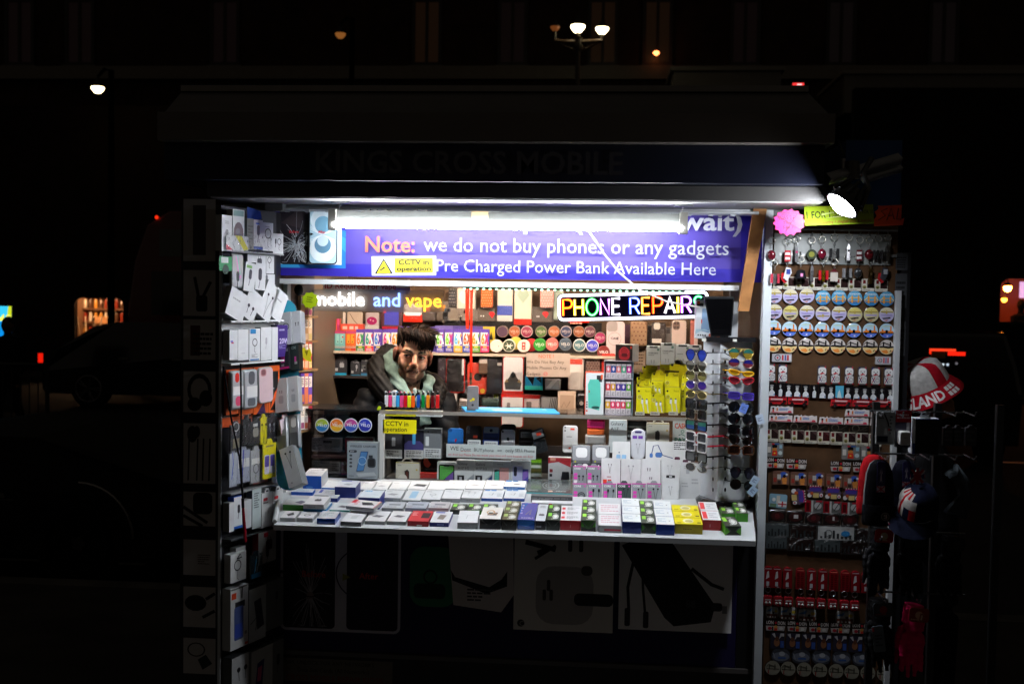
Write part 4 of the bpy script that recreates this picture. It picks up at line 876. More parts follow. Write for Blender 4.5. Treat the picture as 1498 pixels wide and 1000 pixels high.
# lower pockets
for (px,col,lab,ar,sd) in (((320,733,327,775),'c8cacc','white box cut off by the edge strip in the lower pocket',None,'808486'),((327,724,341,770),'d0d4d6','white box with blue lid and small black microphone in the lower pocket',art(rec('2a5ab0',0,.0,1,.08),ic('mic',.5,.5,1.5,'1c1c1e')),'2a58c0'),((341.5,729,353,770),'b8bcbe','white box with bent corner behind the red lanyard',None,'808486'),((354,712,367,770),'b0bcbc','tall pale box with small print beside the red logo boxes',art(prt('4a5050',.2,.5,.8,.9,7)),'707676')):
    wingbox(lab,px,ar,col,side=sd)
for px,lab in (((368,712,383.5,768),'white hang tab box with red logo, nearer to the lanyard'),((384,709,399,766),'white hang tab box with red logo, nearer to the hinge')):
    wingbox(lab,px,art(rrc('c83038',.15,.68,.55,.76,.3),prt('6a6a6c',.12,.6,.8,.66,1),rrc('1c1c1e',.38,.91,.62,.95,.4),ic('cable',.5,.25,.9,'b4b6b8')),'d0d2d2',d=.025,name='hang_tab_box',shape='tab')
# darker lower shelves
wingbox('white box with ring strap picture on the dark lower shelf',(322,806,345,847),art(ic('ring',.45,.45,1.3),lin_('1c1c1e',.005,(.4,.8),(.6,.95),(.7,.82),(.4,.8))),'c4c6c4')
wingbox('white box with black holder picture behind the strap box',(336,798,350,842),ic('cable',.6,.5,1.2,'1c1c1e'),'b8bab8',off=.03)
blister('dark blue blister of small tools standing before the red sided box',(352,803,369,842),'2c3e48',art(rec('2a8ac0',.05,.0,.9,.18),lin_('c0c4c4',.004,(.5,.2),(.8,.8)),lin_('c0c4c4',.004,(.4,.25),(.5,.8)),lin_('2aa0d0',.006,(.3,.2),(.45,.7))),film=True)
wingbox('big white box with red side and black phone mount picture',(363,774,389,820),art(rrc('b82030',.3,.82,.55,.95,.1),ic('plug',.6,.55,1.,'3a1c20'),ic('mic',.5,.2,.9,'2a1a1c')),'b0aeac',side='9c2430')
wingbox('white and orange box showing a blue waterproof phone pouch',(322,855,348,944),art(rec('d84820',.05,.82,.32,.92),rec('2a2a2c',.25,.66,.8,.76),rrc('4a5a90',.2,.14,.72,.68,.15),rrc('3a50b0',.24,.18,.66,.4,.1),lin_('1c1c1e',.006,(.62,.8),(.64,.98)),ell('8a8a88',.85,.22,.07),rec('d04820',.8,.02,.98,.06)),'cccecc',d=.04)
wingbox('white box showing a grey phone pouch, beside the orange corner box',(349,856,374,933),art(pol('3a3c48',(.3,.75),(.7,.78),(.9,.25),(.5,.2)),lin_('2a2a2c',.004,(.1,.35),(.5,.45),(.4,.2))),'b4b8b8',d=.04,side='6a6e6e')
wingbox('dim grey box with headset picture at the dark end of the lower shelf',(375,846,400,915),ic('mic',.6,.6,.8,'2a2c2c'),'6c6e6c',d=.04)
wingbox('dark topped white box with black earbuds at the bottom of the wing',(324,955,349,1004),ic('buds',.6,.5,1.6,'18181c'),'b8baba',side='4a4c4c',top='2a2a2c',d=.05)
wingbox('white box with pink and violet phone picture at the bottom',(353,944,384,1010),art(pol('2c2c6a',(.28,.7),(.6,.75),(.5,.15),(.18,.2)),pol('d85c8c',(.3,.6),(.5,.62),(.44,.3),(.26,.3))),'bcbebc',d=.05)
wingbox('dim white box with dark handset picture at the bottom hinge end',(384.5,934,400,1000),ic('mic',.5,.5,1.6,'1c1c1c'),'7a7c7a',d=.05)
# lanyard hanging in front of the packs
q = MB('cloth');a_ = [P(327,536,LO.y-.05),P(338,610,LO.y-.06),P(350,668,LO.y-.06),P(355,728,LO.y-.06)];b_ = [P(352,532,LO.y-.02),P(353,600,LO.y-.05),P(352,668,LO.y-.055),P(355.5,728,LO.y-.058)]
q.tube(a_,.0035,'101012',n=5);q.tube(b_,.0035,'101012',n=5)
t = thing('lanyard','black neck lanyard ending in a dark red strap before the wing shelves','lanyard',Matrix.Translation(P(355,728,LO.y-.06)))
mi = t.matrix_world.inverted();q.build('cord',t,mi)
q = MB('metal');q.tube([P(355,728,LO.y-.06),P(355.5,742,LO.y-.06)],.006,'2c2c2e',n=6);q.build('clasp',t,mi)
q = MB('gloss');q.tube([P(355.5,742,LO.y-.06),P(357,765,LO.y-.06),P(359,792,LO.y-.06)],[.005,.007,.006],'7a1420',n=6);q.build('strap',t,mi)
# ---------------------------------------------------------------- cyan display board leaning at the window edge, with its packs
CPy = .04
tb_ = P(419,440,.10);bt_ = P(428,716,-.12)
cuz = (tb_-bt_).normalized()
CBP = Plane(bt_,Vector((1,.02,0)) - cuz*Vector((1,.02,0)).dot(cuz),cuz)
a0,a1,b0,b1 = CBP.rect(403,438,436,717)
q = MB('gloss');q.prism([(x+(a0+a1)/2,z+b0) for x,z in rrect(a1-a0+.01,b1-b0,.05,5)],0,.012,'3aa0bc',side='2c7c94');o = q.build('display_board',matrix=CBP.mtx(0,0));tag(o,'cyan rounded display board leaning at the left edge of the window','display board')
GC = 'packs fixed to the cyan display board'
def cy(label,px,d,col,ar,**k): return goods(k.pop('name','gadget_box'),label,k.pop('cat','box'),CBP,px,d,col,ar,off=d+.003,group=GC,turn=k.pop('turn',-14),**k)
cy('white earbud box at the top of the cyan board',(410,461,430,508),.04,'d2d4d8',art(ic('coil',.6,.55,1.3,'5a5a60')),side='8c8e92')
cy('second white earbud box tucked behind the first on the cyan board',(430,459,444,505),.04,'d6d8dc',ic('buds',.6,.6,1.2,'5c5c62'),side='9a9ca0')
cy('black box with magenta stripes under the white earbud boxes',(405,511,427,543),.035,'26262c',art(rec('b82a80',0,0,1,.1),rec('c83a90',.4,.3,.7,.6),txt('b0b0b4','CORE',.5,.78,.12,wmax=.45),rec('8c8c90',.45,.12,.65,.22)),side='1a1a1e')
cy('dark green box with magenta print beside the magenta striped box',(427,506,441,543),.035,'1c2824',art(rec('c83a90',.5,.3,.7,.5),txt('a0b0a8','CORE',.2,.8,.1,wmax=.5),rec('98a098',.5,.2,.8,.3)),side='141a18')
for px,lab in (((405,556,424,605),'white tall box with earbud case picture, outer one of a pair'),((424.5,553,440,603),'white tall box with earbud case picture, inner one of a pair')):
    cy(lab,px,.035,'d4d6d6',art(rrc('b0b4b8',.3,.25,.7,.48,.3),ic('buds',.5,.6,.7,'8a8c90')),side='9a9c9e')
for px,lab in (((405,610,423,662),'clear blister with white earbuds, outer one of two on the cyan board'),((423.5,606,440,656),'clear blister with white earbuds, inner one of two on the cyan board')):
    cy(lab,px,.02,'8a8e92',art(rrc('eef0f0',.25,.6,.75,.9,.4),rrc('5c5e62',.15,.08,.85,.45,.1)),shape='pouch',mat='gloss',name='earbud_blister',cat='blister pack')
cy('large white and grey boxed earphones leaning low on the cyan board',(419,655,441,714),.05,'d4d6d6',art(ic('earphones',.55,.65,1.4,'2a2a2c'),ell('9a9c9e',.3,.1,.06)),side='6c7072',tilt=-14)
# ---------------------------------------------------------------- green star tag, side stack of vapes
goods('star_tag','yellow green star shaped price tag in the window corner','price tag',YP(.09),(441,425,466,453),.002,'9cb40e',prt('5c6c08',.3,.35,.7,.7,3),'star',tilt=8)
q = MB('matte');p = P(437,424,.2);q.ball((0,0,0),(.02,.02,.024),'101010');tag(q.build('webcam',matrix=Matrix.Translation(p)),'small black camera ball in the upper window corner beside the star tag','camera')
GVS = 'vape boxes racked along the side wall'
SW = Plane((X(436,.3),.3,0),Vector((.35,1,0)))
vcols = ('c8703c','b05030','d8a080','c8b070','7a4a90','d87850','8a3a60','e0c0a0')
rq = random.Random(21);nrow = 0
for (y0,y1,kinds) in ((432,462,('c8a078','b88c60','d0b090')),(464,498,('d0a888','c89868','d8b898')),(499,540,('c05028','d8702c','a83c3c')),(546,590,('5a3a8c','c86850','6a4a9c')),(594,628,('d8d4d0','c8b8b0','a83038'))):
    nrow += 1;rn = ('top','second','third','fourth','lowest')[nrow-1]
    for j in range(3):
        px = (440+j*5.6,y0,445.4+j*5.6,y1)
        goods('vape_box',f'{("outermost", "middle", "innermost")[j]} thin vape box in the {rn} row beside the window post','vape box',SW,px,.03,kinds[j],art(rec('e8d8c8',.1,.55,.9,.9),rec(rq.choice(vcols),.1,.05,.9,.3),prt('4a3a30',.15,.6,.85,.85,4,sd=j)),group=GVS)
    a0,a1,b0,b1 = SW.rect(439,y1,458,y1+4);q = MB('wood');q.box(a0-.02,a1+.04,.0,.10,b0+.002,b1-.0005,'8a6844');q.build('side_shelf',kiosk,KM @ SW.mtx(0,0,.0))
goods('yellow_tag','curled bright yellow tag hanging beside the side wall vapes','price tag',YP(.2),(440,508,456,529),.003,'e0d020',pol('8a7c10',(.35,.75),(.7,.8),(.55,.4)),lambda m_,w_,h_,d_: m_.prism([(-w_*.5,h_*.9),(-w_*.35,h_*.35),(0,h_*.1),(w_*.5,0),(w_*.38,h_*.3),(w_*.5,h_*.5),(w_*.3,h_*.95),(0,h_*.8),(-w_*.2,h_)],0,d_,'e0d020'))
# ================================================================ BACK WALL: hanging cases, vape rows, snus tins, the warm cabin light's tint mixed into their colours
BK,FR = YP(1.34),YP(1.12)
GH = 'phone cases and packs hanging at the back of the kiosk'
def hang(label,px,col,ar=None,shape='pouch',film=True,y=1.30,d=.014,name='phone_case',cat='phone case',mat='gloss',**k):
    if px[1] >= 515: y = min(y,1.10+.02*((px[0]*7) % 3))
    return goods(name,label,cat,YP(y),px,d,col,ar,shape,GH,mat=mat,film=film,**k)
def dots(c,n=6): 
    def f(a):
        for i in range(n):
            for j in range(n+2): a.e(c,(i+.5+.5*(j % 2))/(n+.5),(j+.5)/(n+2),.05,n=5)
    return f
lens3 = art(rrc('3a3434',.1,.72,.5,.95,.3),ell('1a1818',.22,.88,.07),ell('1a1818',.22,.79,.07),ell('1a1818',.38,.84,.07))
for (label,px,col,ar,o) in (
    ('pale case in clear bag under the bright neon letters',(459,456,480,482),'d8c4b4',None,{}),('cream case with dark camera lens above the green vape box',(482,456,505,482),'e0ccbc',ell('5a4a44',.65,.45,.06),{}),
    ('pale case with a long dark cable loop in clear pack',(507,456,530,480),'d8bca4',lin_('7a5a44',.003,(.2,.9),(.45,.5),(.75,.2)),{}),('clear pack with pink skull pattern above a white label',(534,457,554,484),'c8b4b0',art(rec('d8d0c8',0,0,1,.3),ell('b02060',.5,.55,.38,.22),ell('e8a0b0',.4,.6,.06),ell('e8a0b0',.6,.55,.06)),{}),
    ('blue case in pink edged pack over the six-coloured vape boxes',(556,452,588,481),'5a3438',art(rec('4a48b8',.2,.2,.85,.95),rec('c83050',.15,.8,.28,1),rec('c02840',.1,.0,1,.12)),{}),('white and scarlet pack glowing behind the orange neon letters',(590,444,618,471),'f0dcd0',art(rec('d83018',0,0,1,.4),rec('f0f0ea',.1,.35,.9,.6)),{}),
    ('black case with red heart tag behind the neon sign',(616,440,637,470),'5a4c44',art(pol('d83838',(.5,.45),(.75,.65),(.6,.75),(.5,.68),(.4,.75),(.25,.65)),lens3),{}),('dark brown case with orange sticker left of the checked strap',(638,440,657,470),'6a5a4c',rec('e09030',.4,.5,.7,.8),{}),
    ('black and cream checked case near the red lanyards',(656,421,667,449),'3a3430',dots('c8b8a4',4),{}),('cream lace case in clear bag behind the red lanyards',(668,421,696,464),'e8d4bc',art(ell('f4e8d8',.5,.7,.4,.25),rec('8a7868',.05,.05,.95,.3)),{}),
    ('dull brown clear pack under the checked case',(646,450,672,473),'8a7a68',lens3,{}),('dark taupe case pack behind the red lanyards',(674,452,700,474),'7c6c60',lens3,{}),
    ('orange dotted case hanging right of the red lanyards',(703,421,721,450),'e0682c',dots('f0a070',5),dict(y=1.25)),('black case with a red jewel sticker under the orange dotted case',(698,450,724,472),'6a5c50',art(pol('d83030',(.85,.3),(1,.6),(.9,.75),(.72,.75),(.64,.6)),ell('e0d8d0',.22,.45,.04),ell('e0d8d0',.36,.45,.04)),{}),
    ('cream case above a blue panel in a white edged pack',(727,421,750,471),'ead8c0',art(rec('4a58a8',.02,.2,.98,.48),rec('d8d0c4',.1,.03,.95,.17)),{}),('cream pack with a pale green heart and a red foot',(752,421,778,475),'e8d8bc',art(rec('cc2c20',0,0,1,.16),pol('b0bca0',(.5,.58),(.85,.8),(.7,.95),(.5,.88),(.3,.95),(.15,.8))),{}),
    ('pink dotted case in a clear bag beside the neon frame',(790,421,810,450),'e89a8c',dots('f0c0b0',5),dict(y=1.25)),('dark case with a red gem sticker beside the neon frame',(778,449,809,472),'665a50',art(pol('d83030',(.68,.3),(.8,.58),(.72,.72),(.55,.72),(.48,.58)),ell('e0d8d0',.25,.4,.035),ell('e0d8d0',.33,.4,.035)),{}),
    ('pale green tinted pack squeezed against the neon frame',(810,421,824,468),'b8c0a8',None,{}),('bright red foot of a pack below the neon frame',(831,466,862,479),'d02818',prt('e89080',.1,.3,.9,.7,1),dict(film=False)),
    ('big pink case labelled CASE below the neon sign',(887,470,914,519),'d8c0bc',art(rrc('a89890',.02,.7,.6,1,.3),lambda a: a.o('9a8880',.45,.48,.36,.06),txt('201a1a','CASE',.45,.46,.07,al='c',bold=.02)),dict(film=False,shape='case',y=1.2)),
    ('brown clear case with orange camera lens pattern',(922,470,947,506),'b88c68',dots('7a5440',4),{}),('black case with cream camera plate and white label',(953,472,974,503),'40342e',art(rrc('e8dccc',.15,.68,.6,1,.3),rec('e4d4c4',.05,.05,.7,.25)),{}),
    ('pink case with big round camera ring below the neon sign',(983,468,1004,504),'e4c4b4',art(rrc('8a6a5a',.05,.6,.55,.95,.4),ell('4a3830',.2,.86,.09),ell('4a3830',.4,.86,.09),ell('4a3830',.2,.7,.09),ell('4a3830',.4,.7,.09)),dict(shape='case')),('narrow red edged pack beside the mirror',(1010,468,1021,508),'c87060',rec('e0c0b4',.5,0,1,1),{}),
    # lower band
    ('black case in red bumper frame left of the red case',(652,522,680,575),'2c2626',art(rec('d8d0cc',.84,.5,.95,.95),rrc('1c1818',.16,.1,.8,.92,.1)),dict(side='c82018',y=1.28)),('red case with a round black badge hanging on the back wall',(683,530,712,577),'cc4434',art(ell('2c2420',.55,.55,.2),ell('d8a838',.8,.12,.12)),dict(shape='case',y=1.28)),
    ('black plastic pack behind the yellow cord',(712,520,734,577),'221e1e',rec('b8b0a4',.7,.75,.98,.82),dict(y=1.30)),('red framed pack showing a dark armoured ape figure',(735,520,766,575),'e0d8d4',art(pol('3c342c',(.15,.1),(.85,.1),(.9,.28),(.68,.42),(.6,.52),(.5,.58),(.4,.52),(.32,.42),(.1,.28)),ell('1c1816',.5,.48,.1,.07),rec('c82a20',0,0,1,.06),pol('8a6c40',(.1,.28),(.2,.38),(.3,.3)),pol('8a6c40',(.9,.28),(.8,.38),(.7,.3))),dict(side='c82018',y=1.26)),
    ('turquoise and black pack below the note paper',(768,549,794,570),'1a80b0',art(pol('12141c',(.1,.9),(.45,.3),(.55,1)),rec('30c0b0',0,.0,1,.28),pol('12141c',(.6,.8),(.9,.5),(.9,1))),dict(y=1.22)),('silver topped box below the note paper',(796,554,820,571),'a8a8a4',pol('e0e0dc',(.1,.2),(.5,.9),(.8,.9),(.4,.2)),dict(y=1.24)),
    ('cream case in red cornered pack beside the note paper',(831,524,854,572),'e4cfc0',art(rec('c8402c',.0,.82,.9,.98),rrc('efe0d4',.1,.05,.8,.8,.15)),dict(y=1.26)),('speckled brown case behind the teal speaker box',(856,522,878,548),'8a6c60',dots('5c4038',5),{}),
    ('red cased pack standing over the pod rack',(880,517,900,545),'c03024',None,{}),('dark magenta pack by the seller, half hidden',(640,520,652,570),'2c2228',art(rec('b82a80',.1,.1,.6,.16),ell('8a8488',.4,.6,.12)),{}),
    ('white boxed earphones left of the grey phone',(648,576,668,602),'d8ccc4',art(lambda a: a.o('b0a49c',.45,.5,.25,.2),rec('5a4c44',.05,.88,.7,1)),dict(film=False,shape='box',d=.03,y=1.1)),('grey clear pack leaning beside the grey phone',(671,583,683,602),'a89c94',prt('5a504a',.1,.2,.9,.8,4),dict(y=1.08,tilt=6)),
    ('dark green glass pack below the yellow cord',(704,582,730,602),'2c3a34',prt('6c8078',.1,.7,.9,.9,2),dict(y=1.08)),('white case in a red framed pack below the ape figure',(733,576,766,626),'e4dcd8',art(rec('c82018',0,.9,1,1),rrc('8a7c78',.25,.5,.4,.75,.4)),dict(side='c82018',y=1.08)),('red topped pack with a square camera cut-out',(765,577,790,606),'c8b4b0',art(rec('c02c28',0,.8,1,1),rrc('6a5c58',.2,.3,.5,.65,.2)),dict(y=1.1)),
    ('silver striped case pack behind the blue mat',(791,580,816,606),'8a8684',art(*[lin_('2a2a2a',.003,(.45+.1*k,.05),(.6+.1*k,.95)) for k in range(4)]),dict(y=1.09)),('tan carton with thin line drawing behind the blue mat',(816,572,842,604),'d8bca4',art(rec('c0a088',.12,.1,.9,.82),lin_('6a5444',.002,(.2,.25),(.35,.5),(.5,.25),(.7,.55))),dict(film=False,shape='box',d=.03,y=1.05)),('dark pack with white flower print behind the tan carton',(843,575,858,604),'2c2626',ell('c8b8b0',.5,.5,.2),{})):
    hang(label,px,col,ar,**o)
for label,px,col,ar in (('dark plum pack tucked between the big pink case and the patterned one',(912,474,924,512),'4a2c38',rec('b8a0a0',.2,.1,.8,.25)),('plain black pack right of the patterned brown case',(943,476,956,508),'2a2422',lens3),('grey clear pack between the black case and the ring case',(972,478,985,510),'8c8078',rec('5a4c48',.2,.7,.6,.92)),
    ('maroon pack low behind the charging boxes',(902,512,922,548),'5c2028',rec('d8c0b8',.1,.05,.9,.2)),('tan lined pack behind the yellow packs',(924,508,945,546),'a88c74',prt('6a5444',.1,.3,.9,.9,5)),('black pack with white corner behind the charging boxes',(1004,506,1024,545),'241f1e',rec('c8beb4',.6,.7,.95,.95)),
    ('slate case pack low at the far end of the cabinet top',(1008,545,1030,600),'5a5c66',lens3),('rust coloured pack peeping over the blue mat end',(858,580,880,606),'9c4a30',rec('d8c8bc',.1,.1,.9,.4)),('dark pack between the seller shoulder and the red framed case',(668,556,686,580),'2a2628',rec('8a8488',.2,.2,.8,.5)),('brown pack hanging over the red case badge',(700,520,714,548),'6a5040',rec('c8b4a4',.1,.6,.9,.9))):
    hang(label,px,col,ar,y=1.36 if px[1] < 512 else 1.2)
# ---- vape boxes in a row on the back shelf
GVB = 'vape boxes in a row on the back shelf'
VPL = YP(1.12)
def onshelf(px0,px1,py0,z,y,pl=None):
    """px rectangle whose base is the shelf at height z"""
    return (px0,py0,px1,515)
duals = (('a88898','5a7890','30404c','mauve'),('88b038','6c9c28','7a9428','lime green'),('78b8b4','98d0c8','3c8484','pale teal'),('e06828','f0a030','d86424','orange'))
for k,(c1,c2,c3,nm) in enumerate(duals):
    px = (458+15.8*k,484,473.2+15.8*k,515)
    goods('vape_box',f'{nm} square vape box in the row on the back shelf','vape box',VPL,px,.03,'c8a8a0',art(rec(c1,0,.3,1,1),rec('c04070',0,.88,1,1),rrc(c2,.15,.42,.42,.84,.2),rrc(c2,.52,.42,.8,.84,.2),ell('3c2c2c',.3,.5,.06),ell('3c2c2c',.66,.5,.06),ell('d83828',.78,.72,.08),rec(c3,0,0,.55,.2),rec('5a6a7c' if k != 3 else 'c83828',.55,0,1,.2),txt(c1 if k else '7a5a60','DUAL+',.08,.24,.11,bold=.02,wmax=.84)),side='8a5a50',group=GVB)
exs = [(521,'e8702c','3a8a50','3c6c24','orange and green'),(534,'2c9c80','c83848','d83848','teal and crimson'),(547,'3080c8','5a3a98','4a3c90','sky blue and violet'),(560,'d83078','d8c040','48408c','magenta and gold'),(572.5,'f08420','e0a040','3c387c','amber'),
       (637.5,'68b038','b85898','483c94','leaf green and mauve'),(651,'78c030','b03878','40388c','bright green and plum'),(664,'58b0d8','d89c30','e0a02c','pale blue and mustard'),(677,'e05c24','a85838','3c4c9c','deep orange and blue footed'),(690,'f09028','5a8a3c','5a8c28','golden orange and green footed'),(703,'f0882c','c83868','d02858','tangerine and pink footed')]
for k,(px0,c1,c2,c3,nm) in enumerate(exs):
    goods('vape_box',f'white {nm} vape box with big 6X on the back shelf','vape box',VPL,(px0,481.5,px0+12.5,515),.03,'e4dcd8',art(rec('5a3c98',0,.86,1,1),pol('5a3c98',(.7,.3),(1,.3),(1,.86),(.85,.86)),txt(c1,'6',.06,.36,.44,bold=.04,wmax=.4),lin_(c2,.008,(.52,.36),(.86,.8)),lin_('f4f0ec' if k % 2 else c2,.008,(.86,.36),(.54,.8)),rec(c3,0,0,1,.28),rec('e8d040',.3,.2,.7,.25),prt('d8d0e0',.15,.05,.85,.18,2)),side='4a3880',group=GVB)
goods('vape_box','spare orange and green vape box lying on top of the row','vape box',YP(1.15),(475,466,497,484),.03,'e0602c',art(rrc('7cb038',.3,.3,.7,.95,.1),rec('d84878',.8,0,1,1),ell('3c6c20',.5,.6,.15)),group=GVB)
goods('vape_box','plain pale vape box turned aside on top of the row','vape box',YP(1.15),(465,467,474.5,483),.03,'d8bca0',rec('c0a080',.1,.2,.9,.7),group=GVB)
goods('flat_carton','flat orange red carton lying over the vape row','box',YP(1.13),(498,474,531,484),.05,'e05038',art(rec('e8c0b0',.1,.25,.3,.7),rec('e8c0b0',.4,.25,.58,.7),rec('e8c0b0',.65,.25,.78,.7)))
goods('carton','violet and yellow carton behind the six-coloured vape boxes','box',YP(1.2),(636,477,724,515),.04,'4a3a7c',art(rec('c8a828',.8,0,1,1),rec('6a5a98',0,.8,.3,1),pol('2c2410',(.9,.5),(.94,.8),(.97,.5))))
goods('carton','violet display carton behind the seller head','box',YP(1.2),(582,478,636,515),.04,'5038a0',rec('8a78c8',.02,.8,.2,.95))
# charger boxes below the vape shelf
for px,c1,lab,n_ in (((469,521,488.5,551),'d02c90','black charger box with magenta foot left of the seller','cable'),((489,519,507,549),'28a0c8','black cable box with light blue foot left of the seller','plug'),((513,526,527,551),'1c80a8','black cable box with dark teal foot by the seller shoulder','mic'),((528,523,537,549),'3878a0','black cable box almost hidden behind the seller shoulder',None)):
    goods('charger_box',lab,'charger',YP(1.14),px,.03,'2c2c30',art(rec(c1,0,0,1,.13),txt('9a9a9c','CORE',.25,.8,.09),rec('b8b8b8',.08,.22,.3,.36),ic(n_,.62,.5,1.,'b0b0b4') if n_ else prt('8a8a8a',.2,.3,.8,.6,3)),'tab',mat='card',group='black charger boxes below the vape row')
for px,lab in (((640,524,652,568),'dim dark charger box right of the seller shoulder'),((455,575,476,600),'dim grey boxed camera mount on the low back shelf')):
    goods('charger_box',lab,'charger',YP(1.2),px,.03,'3a383a',art(prt('7a7878',.2,.5,.8,.8,3),ic('buds',.5,.35,1.,'8a8888')),group='black charger boxes below the vape row')
# ---- round tins
GT = 'round snus tins stacked on their rims at the back'
def tin(cx,cy,r,rim,face,lab,word=True,y=1.16,tc='e8dcd0',extra=None):
    def ar(a):
        a.e(face,.5,.5,.44,.44,20)
        if word: a.t(tc,'VELO',.5,.42,.2,al='c',bold=.015,wmax=.72);a.g(tc,.38,.3,.62,.36,1)
        if extra: extra(a)
    a0,a1,b0,b1 = YP(y).rect(cx-r,cy-r,cx+r,cy+r);w_ = a1-a0;q = MB('card');q.prism(circ(w_/2,22),0,.035,rim,bev=.002,side=rim,smooth=True)
    ar(Art(q,-w_/2,0,w_,w_));o = q.build('snus_tin',matrix=YP(y).mtx((a0+a1)/2,b0));return tag(o,lab,'tin',GT)
up = [(735,'4a3040','dusky purple'),(752.5,'9c5028','copper brown'),(770.5,'8a2c44','wine red'),(791.5,'4c6430','moss green'),(810.5,'a85c30','orange brown'),(828,'2c3450','navy'),(847,'8a4824','rust'),(863,'5a2c38','dark plum'),(878,'a02858','magenta')]
for k,(cx,c,nm) in enumerate(up): tin(cx,485 if k < 8 else 494,8.6,'8a7468' if k not in (5,2) else 'c0a8a0',c,f'{nm} round tin in the upper row at the back',y=1.22,tc='c8b0a4' if k else c)
low = [(726,'e8d8c8','e0d0c0','plain cream',0,506),(744.5,'e8dcc8','3c4430','black and white splash patterned',0,505.5),(754,'e0c860','d8c050','yellow',0,502),(777,'c82828','c03030','scarlet',0,504.5),(766,'ecdccc','e8d4c4','cream and red barred',0,506),(789.5,'3c8a38','2c8028','grass green',1,504),(807.5,'d87068','d06860','coral red',1,503.5),(827,'5a626c','48525c','slate grey',1,503.5),(847.5,'e8e0d4','4c6c70','white rimmed teal',1,505),(866.5,'e8e4e0','4444b0','white rimmed royal blue',1,505.5),(883,'8a3430','702420','maroon',1,515)]
for k,(cx,rim,c,nm,wd_,cy) in enumerate(low):
    ex = None
    if 'splash' in nm: ex = lambda a: (a.p('e8dcc8',(.5,.5),(.75,.8),(.6,.55),(.9,.55),(.62,.45),(.7,.2),(.5,.42),(.3,.2),(.4,.45),(.12,.5),(.4,.55),(.3,.8)))
    if 'barred' in nm: ex = lambda a: (a.r('d84030',.36,.2,.64,.8),a.r('e8d0c0',.44,.3,.56,.42),a.r('e8d0c0',.44,.55,.56,.7))
    if 'plain' in nm: ex = lambda a: (a.e('9a9080',.68,.48,.05),)
    tin(cx,cy,9.4,rim,c,f'{nm} round tin in the lower row at the back',bool(wd_),y=1.13 if nm not in ('yellow','scarlet') else 1.19,extra=ex)
# ---- red lanyards and the yellow cord
t = thing('red_lanyards','bundle of bright red neck cords hanging from the window header','lanyard',Matrix.Translation(P(686,424,.75)))
mi = t.matrix_world.inverted()
for k,(xa_,xb_,ye) in enumerate(((682,683,481),(685.5,684.5,481),(689,688.5,545),(691,689.5,545))):
    q = MB('cloth');q.tube([P(xa_,422,.75),P((xa_+xb_)/2+rnd.uniform(-1,1),455,.75),P(xb_,ye,.75)],.0052,'e0301c',n=5);q.build('cord',t,mi)
q = MB('metal');q.tube([P(689,545,.75),P(688.5,553,.75),P(689,562,.75)],.006,'c8b898',n=6);q.build('clasp',t,mi)
q = MB('cloth')
for s_ in (0,1): q.tube([P(721+s_*2,522+s_*0,1.2),P(717+s_*7,528,1.2),P(716+s_*4,545,1.19),P(723+s_*4,560,1.19),P(725.5+s_*2.5,602,1.19)],.005,'d8d020',n=5)
tag(q.build('lanyard'),'yellow and black cord loop hanging before the black packs','cord')
def note(a):
    a.t('d86038','NOTE !',.28,.8,.14,bold=.015);a.t('1c1410','We Do Not Buy Any',.01,.57,.125,wmax=.9);a.t('1c1410','Mobile Phones Or Any',.01,.32,.125,wmax=.97);a.t('1c1410','Gadgets',.01,.06,.125,wmax=.36);a.o('d84848',.44,.12,.045,.25);a.l('d84848',.0015,(.41,.09),(.47,.15))
goods('note_paper','cream paper note headed NOTE hanging in the middle of the back wall','notice',YP(1.0),(770,516.5,834,551),.001,'bca696',note,'card',rad=.02,tilt=-.5)
# ================================================================ NEON SIGNS
def pts_arc(cx,cz,r,a0,a1,n=8,rz=None): return [(cx+r*math.cos(R(a0+(a1-a0)*i/n)),cz+(rz or r)*math.sin(R(a0+(a1-a0)*i/n))) for i in range(n+1)]
STROKE = {'P': [[(0,0),(0,1),(.35,1)]+pts_arc(.35,.74,.26,90,-90,7)+[(0,.48)]],'H': [[(0,0),(0,1)],[(.55,0),(.55,1)],[(0,.5),(.55,.5)]],'O': [pts_arc(.38,.5,.38,0,360,16,.5)],
    'N': [[(0,0),(0,1),(.56,0),(.56,1)]],'E': [[(.5,1),(0,1),(0,0),(.5,0)],[(0,.52),(.44,.52)]],'R': [[(0,0),(0,1),(.33,1)]+pts_arc(.33,.74,.26,90,-90,7)+[(0,.48)],[(.3,.48),(.6,0)]],
    'A': [[(0,0),(.33,1),(.66,0)],[(.12,.34),(.54,.34)]],'I': [[(0,0),(0,1)]],'S': [pts_arc(.3,.75,.27,40,250,8,.25)+pts_arc(.3,.25,.28,90,-140,8,.25)]}
ADV = dict(P=.78,H=.78,O=.95,N=.8,E=.72,R=.8,A=.86,I=.26,S=.7)
NP = YP(.27);na0,na1,nb0,nb1 = NP.rect(816,427,1038,468);nw,nh = na1-na0,nb1-nb0
neon = thing('neon_sign','rainbow PHONE REPAIRS neon sign with white tube border on black board','neon sign',NP.mtx((na0+na1)/2,nb0,0,-2.4))
q = MB('gloss');q.prism(rrect(nw,nh,.02,4),.0,.008,'120c1e');q.build('backing',neon)
q = MB('neon');e = .006;bp_ = rrect(nw-.016,nh-.016,.018,5);q.tube([(x,-.006,z+.008) for x,z in bp_]+[(bp_[0][0],-.006,bp_[0][1]+.008)],.0062,'f0f2ff','neon',6);q.build('border_tube',neon)
cx_ = 0;tot = sum(ADV[c] if c != ' ' else .45 for c in 'PHONE REPAIRS')-.1;hgt = nh*.57;kx = (nw-.05)/(tot*hgt)
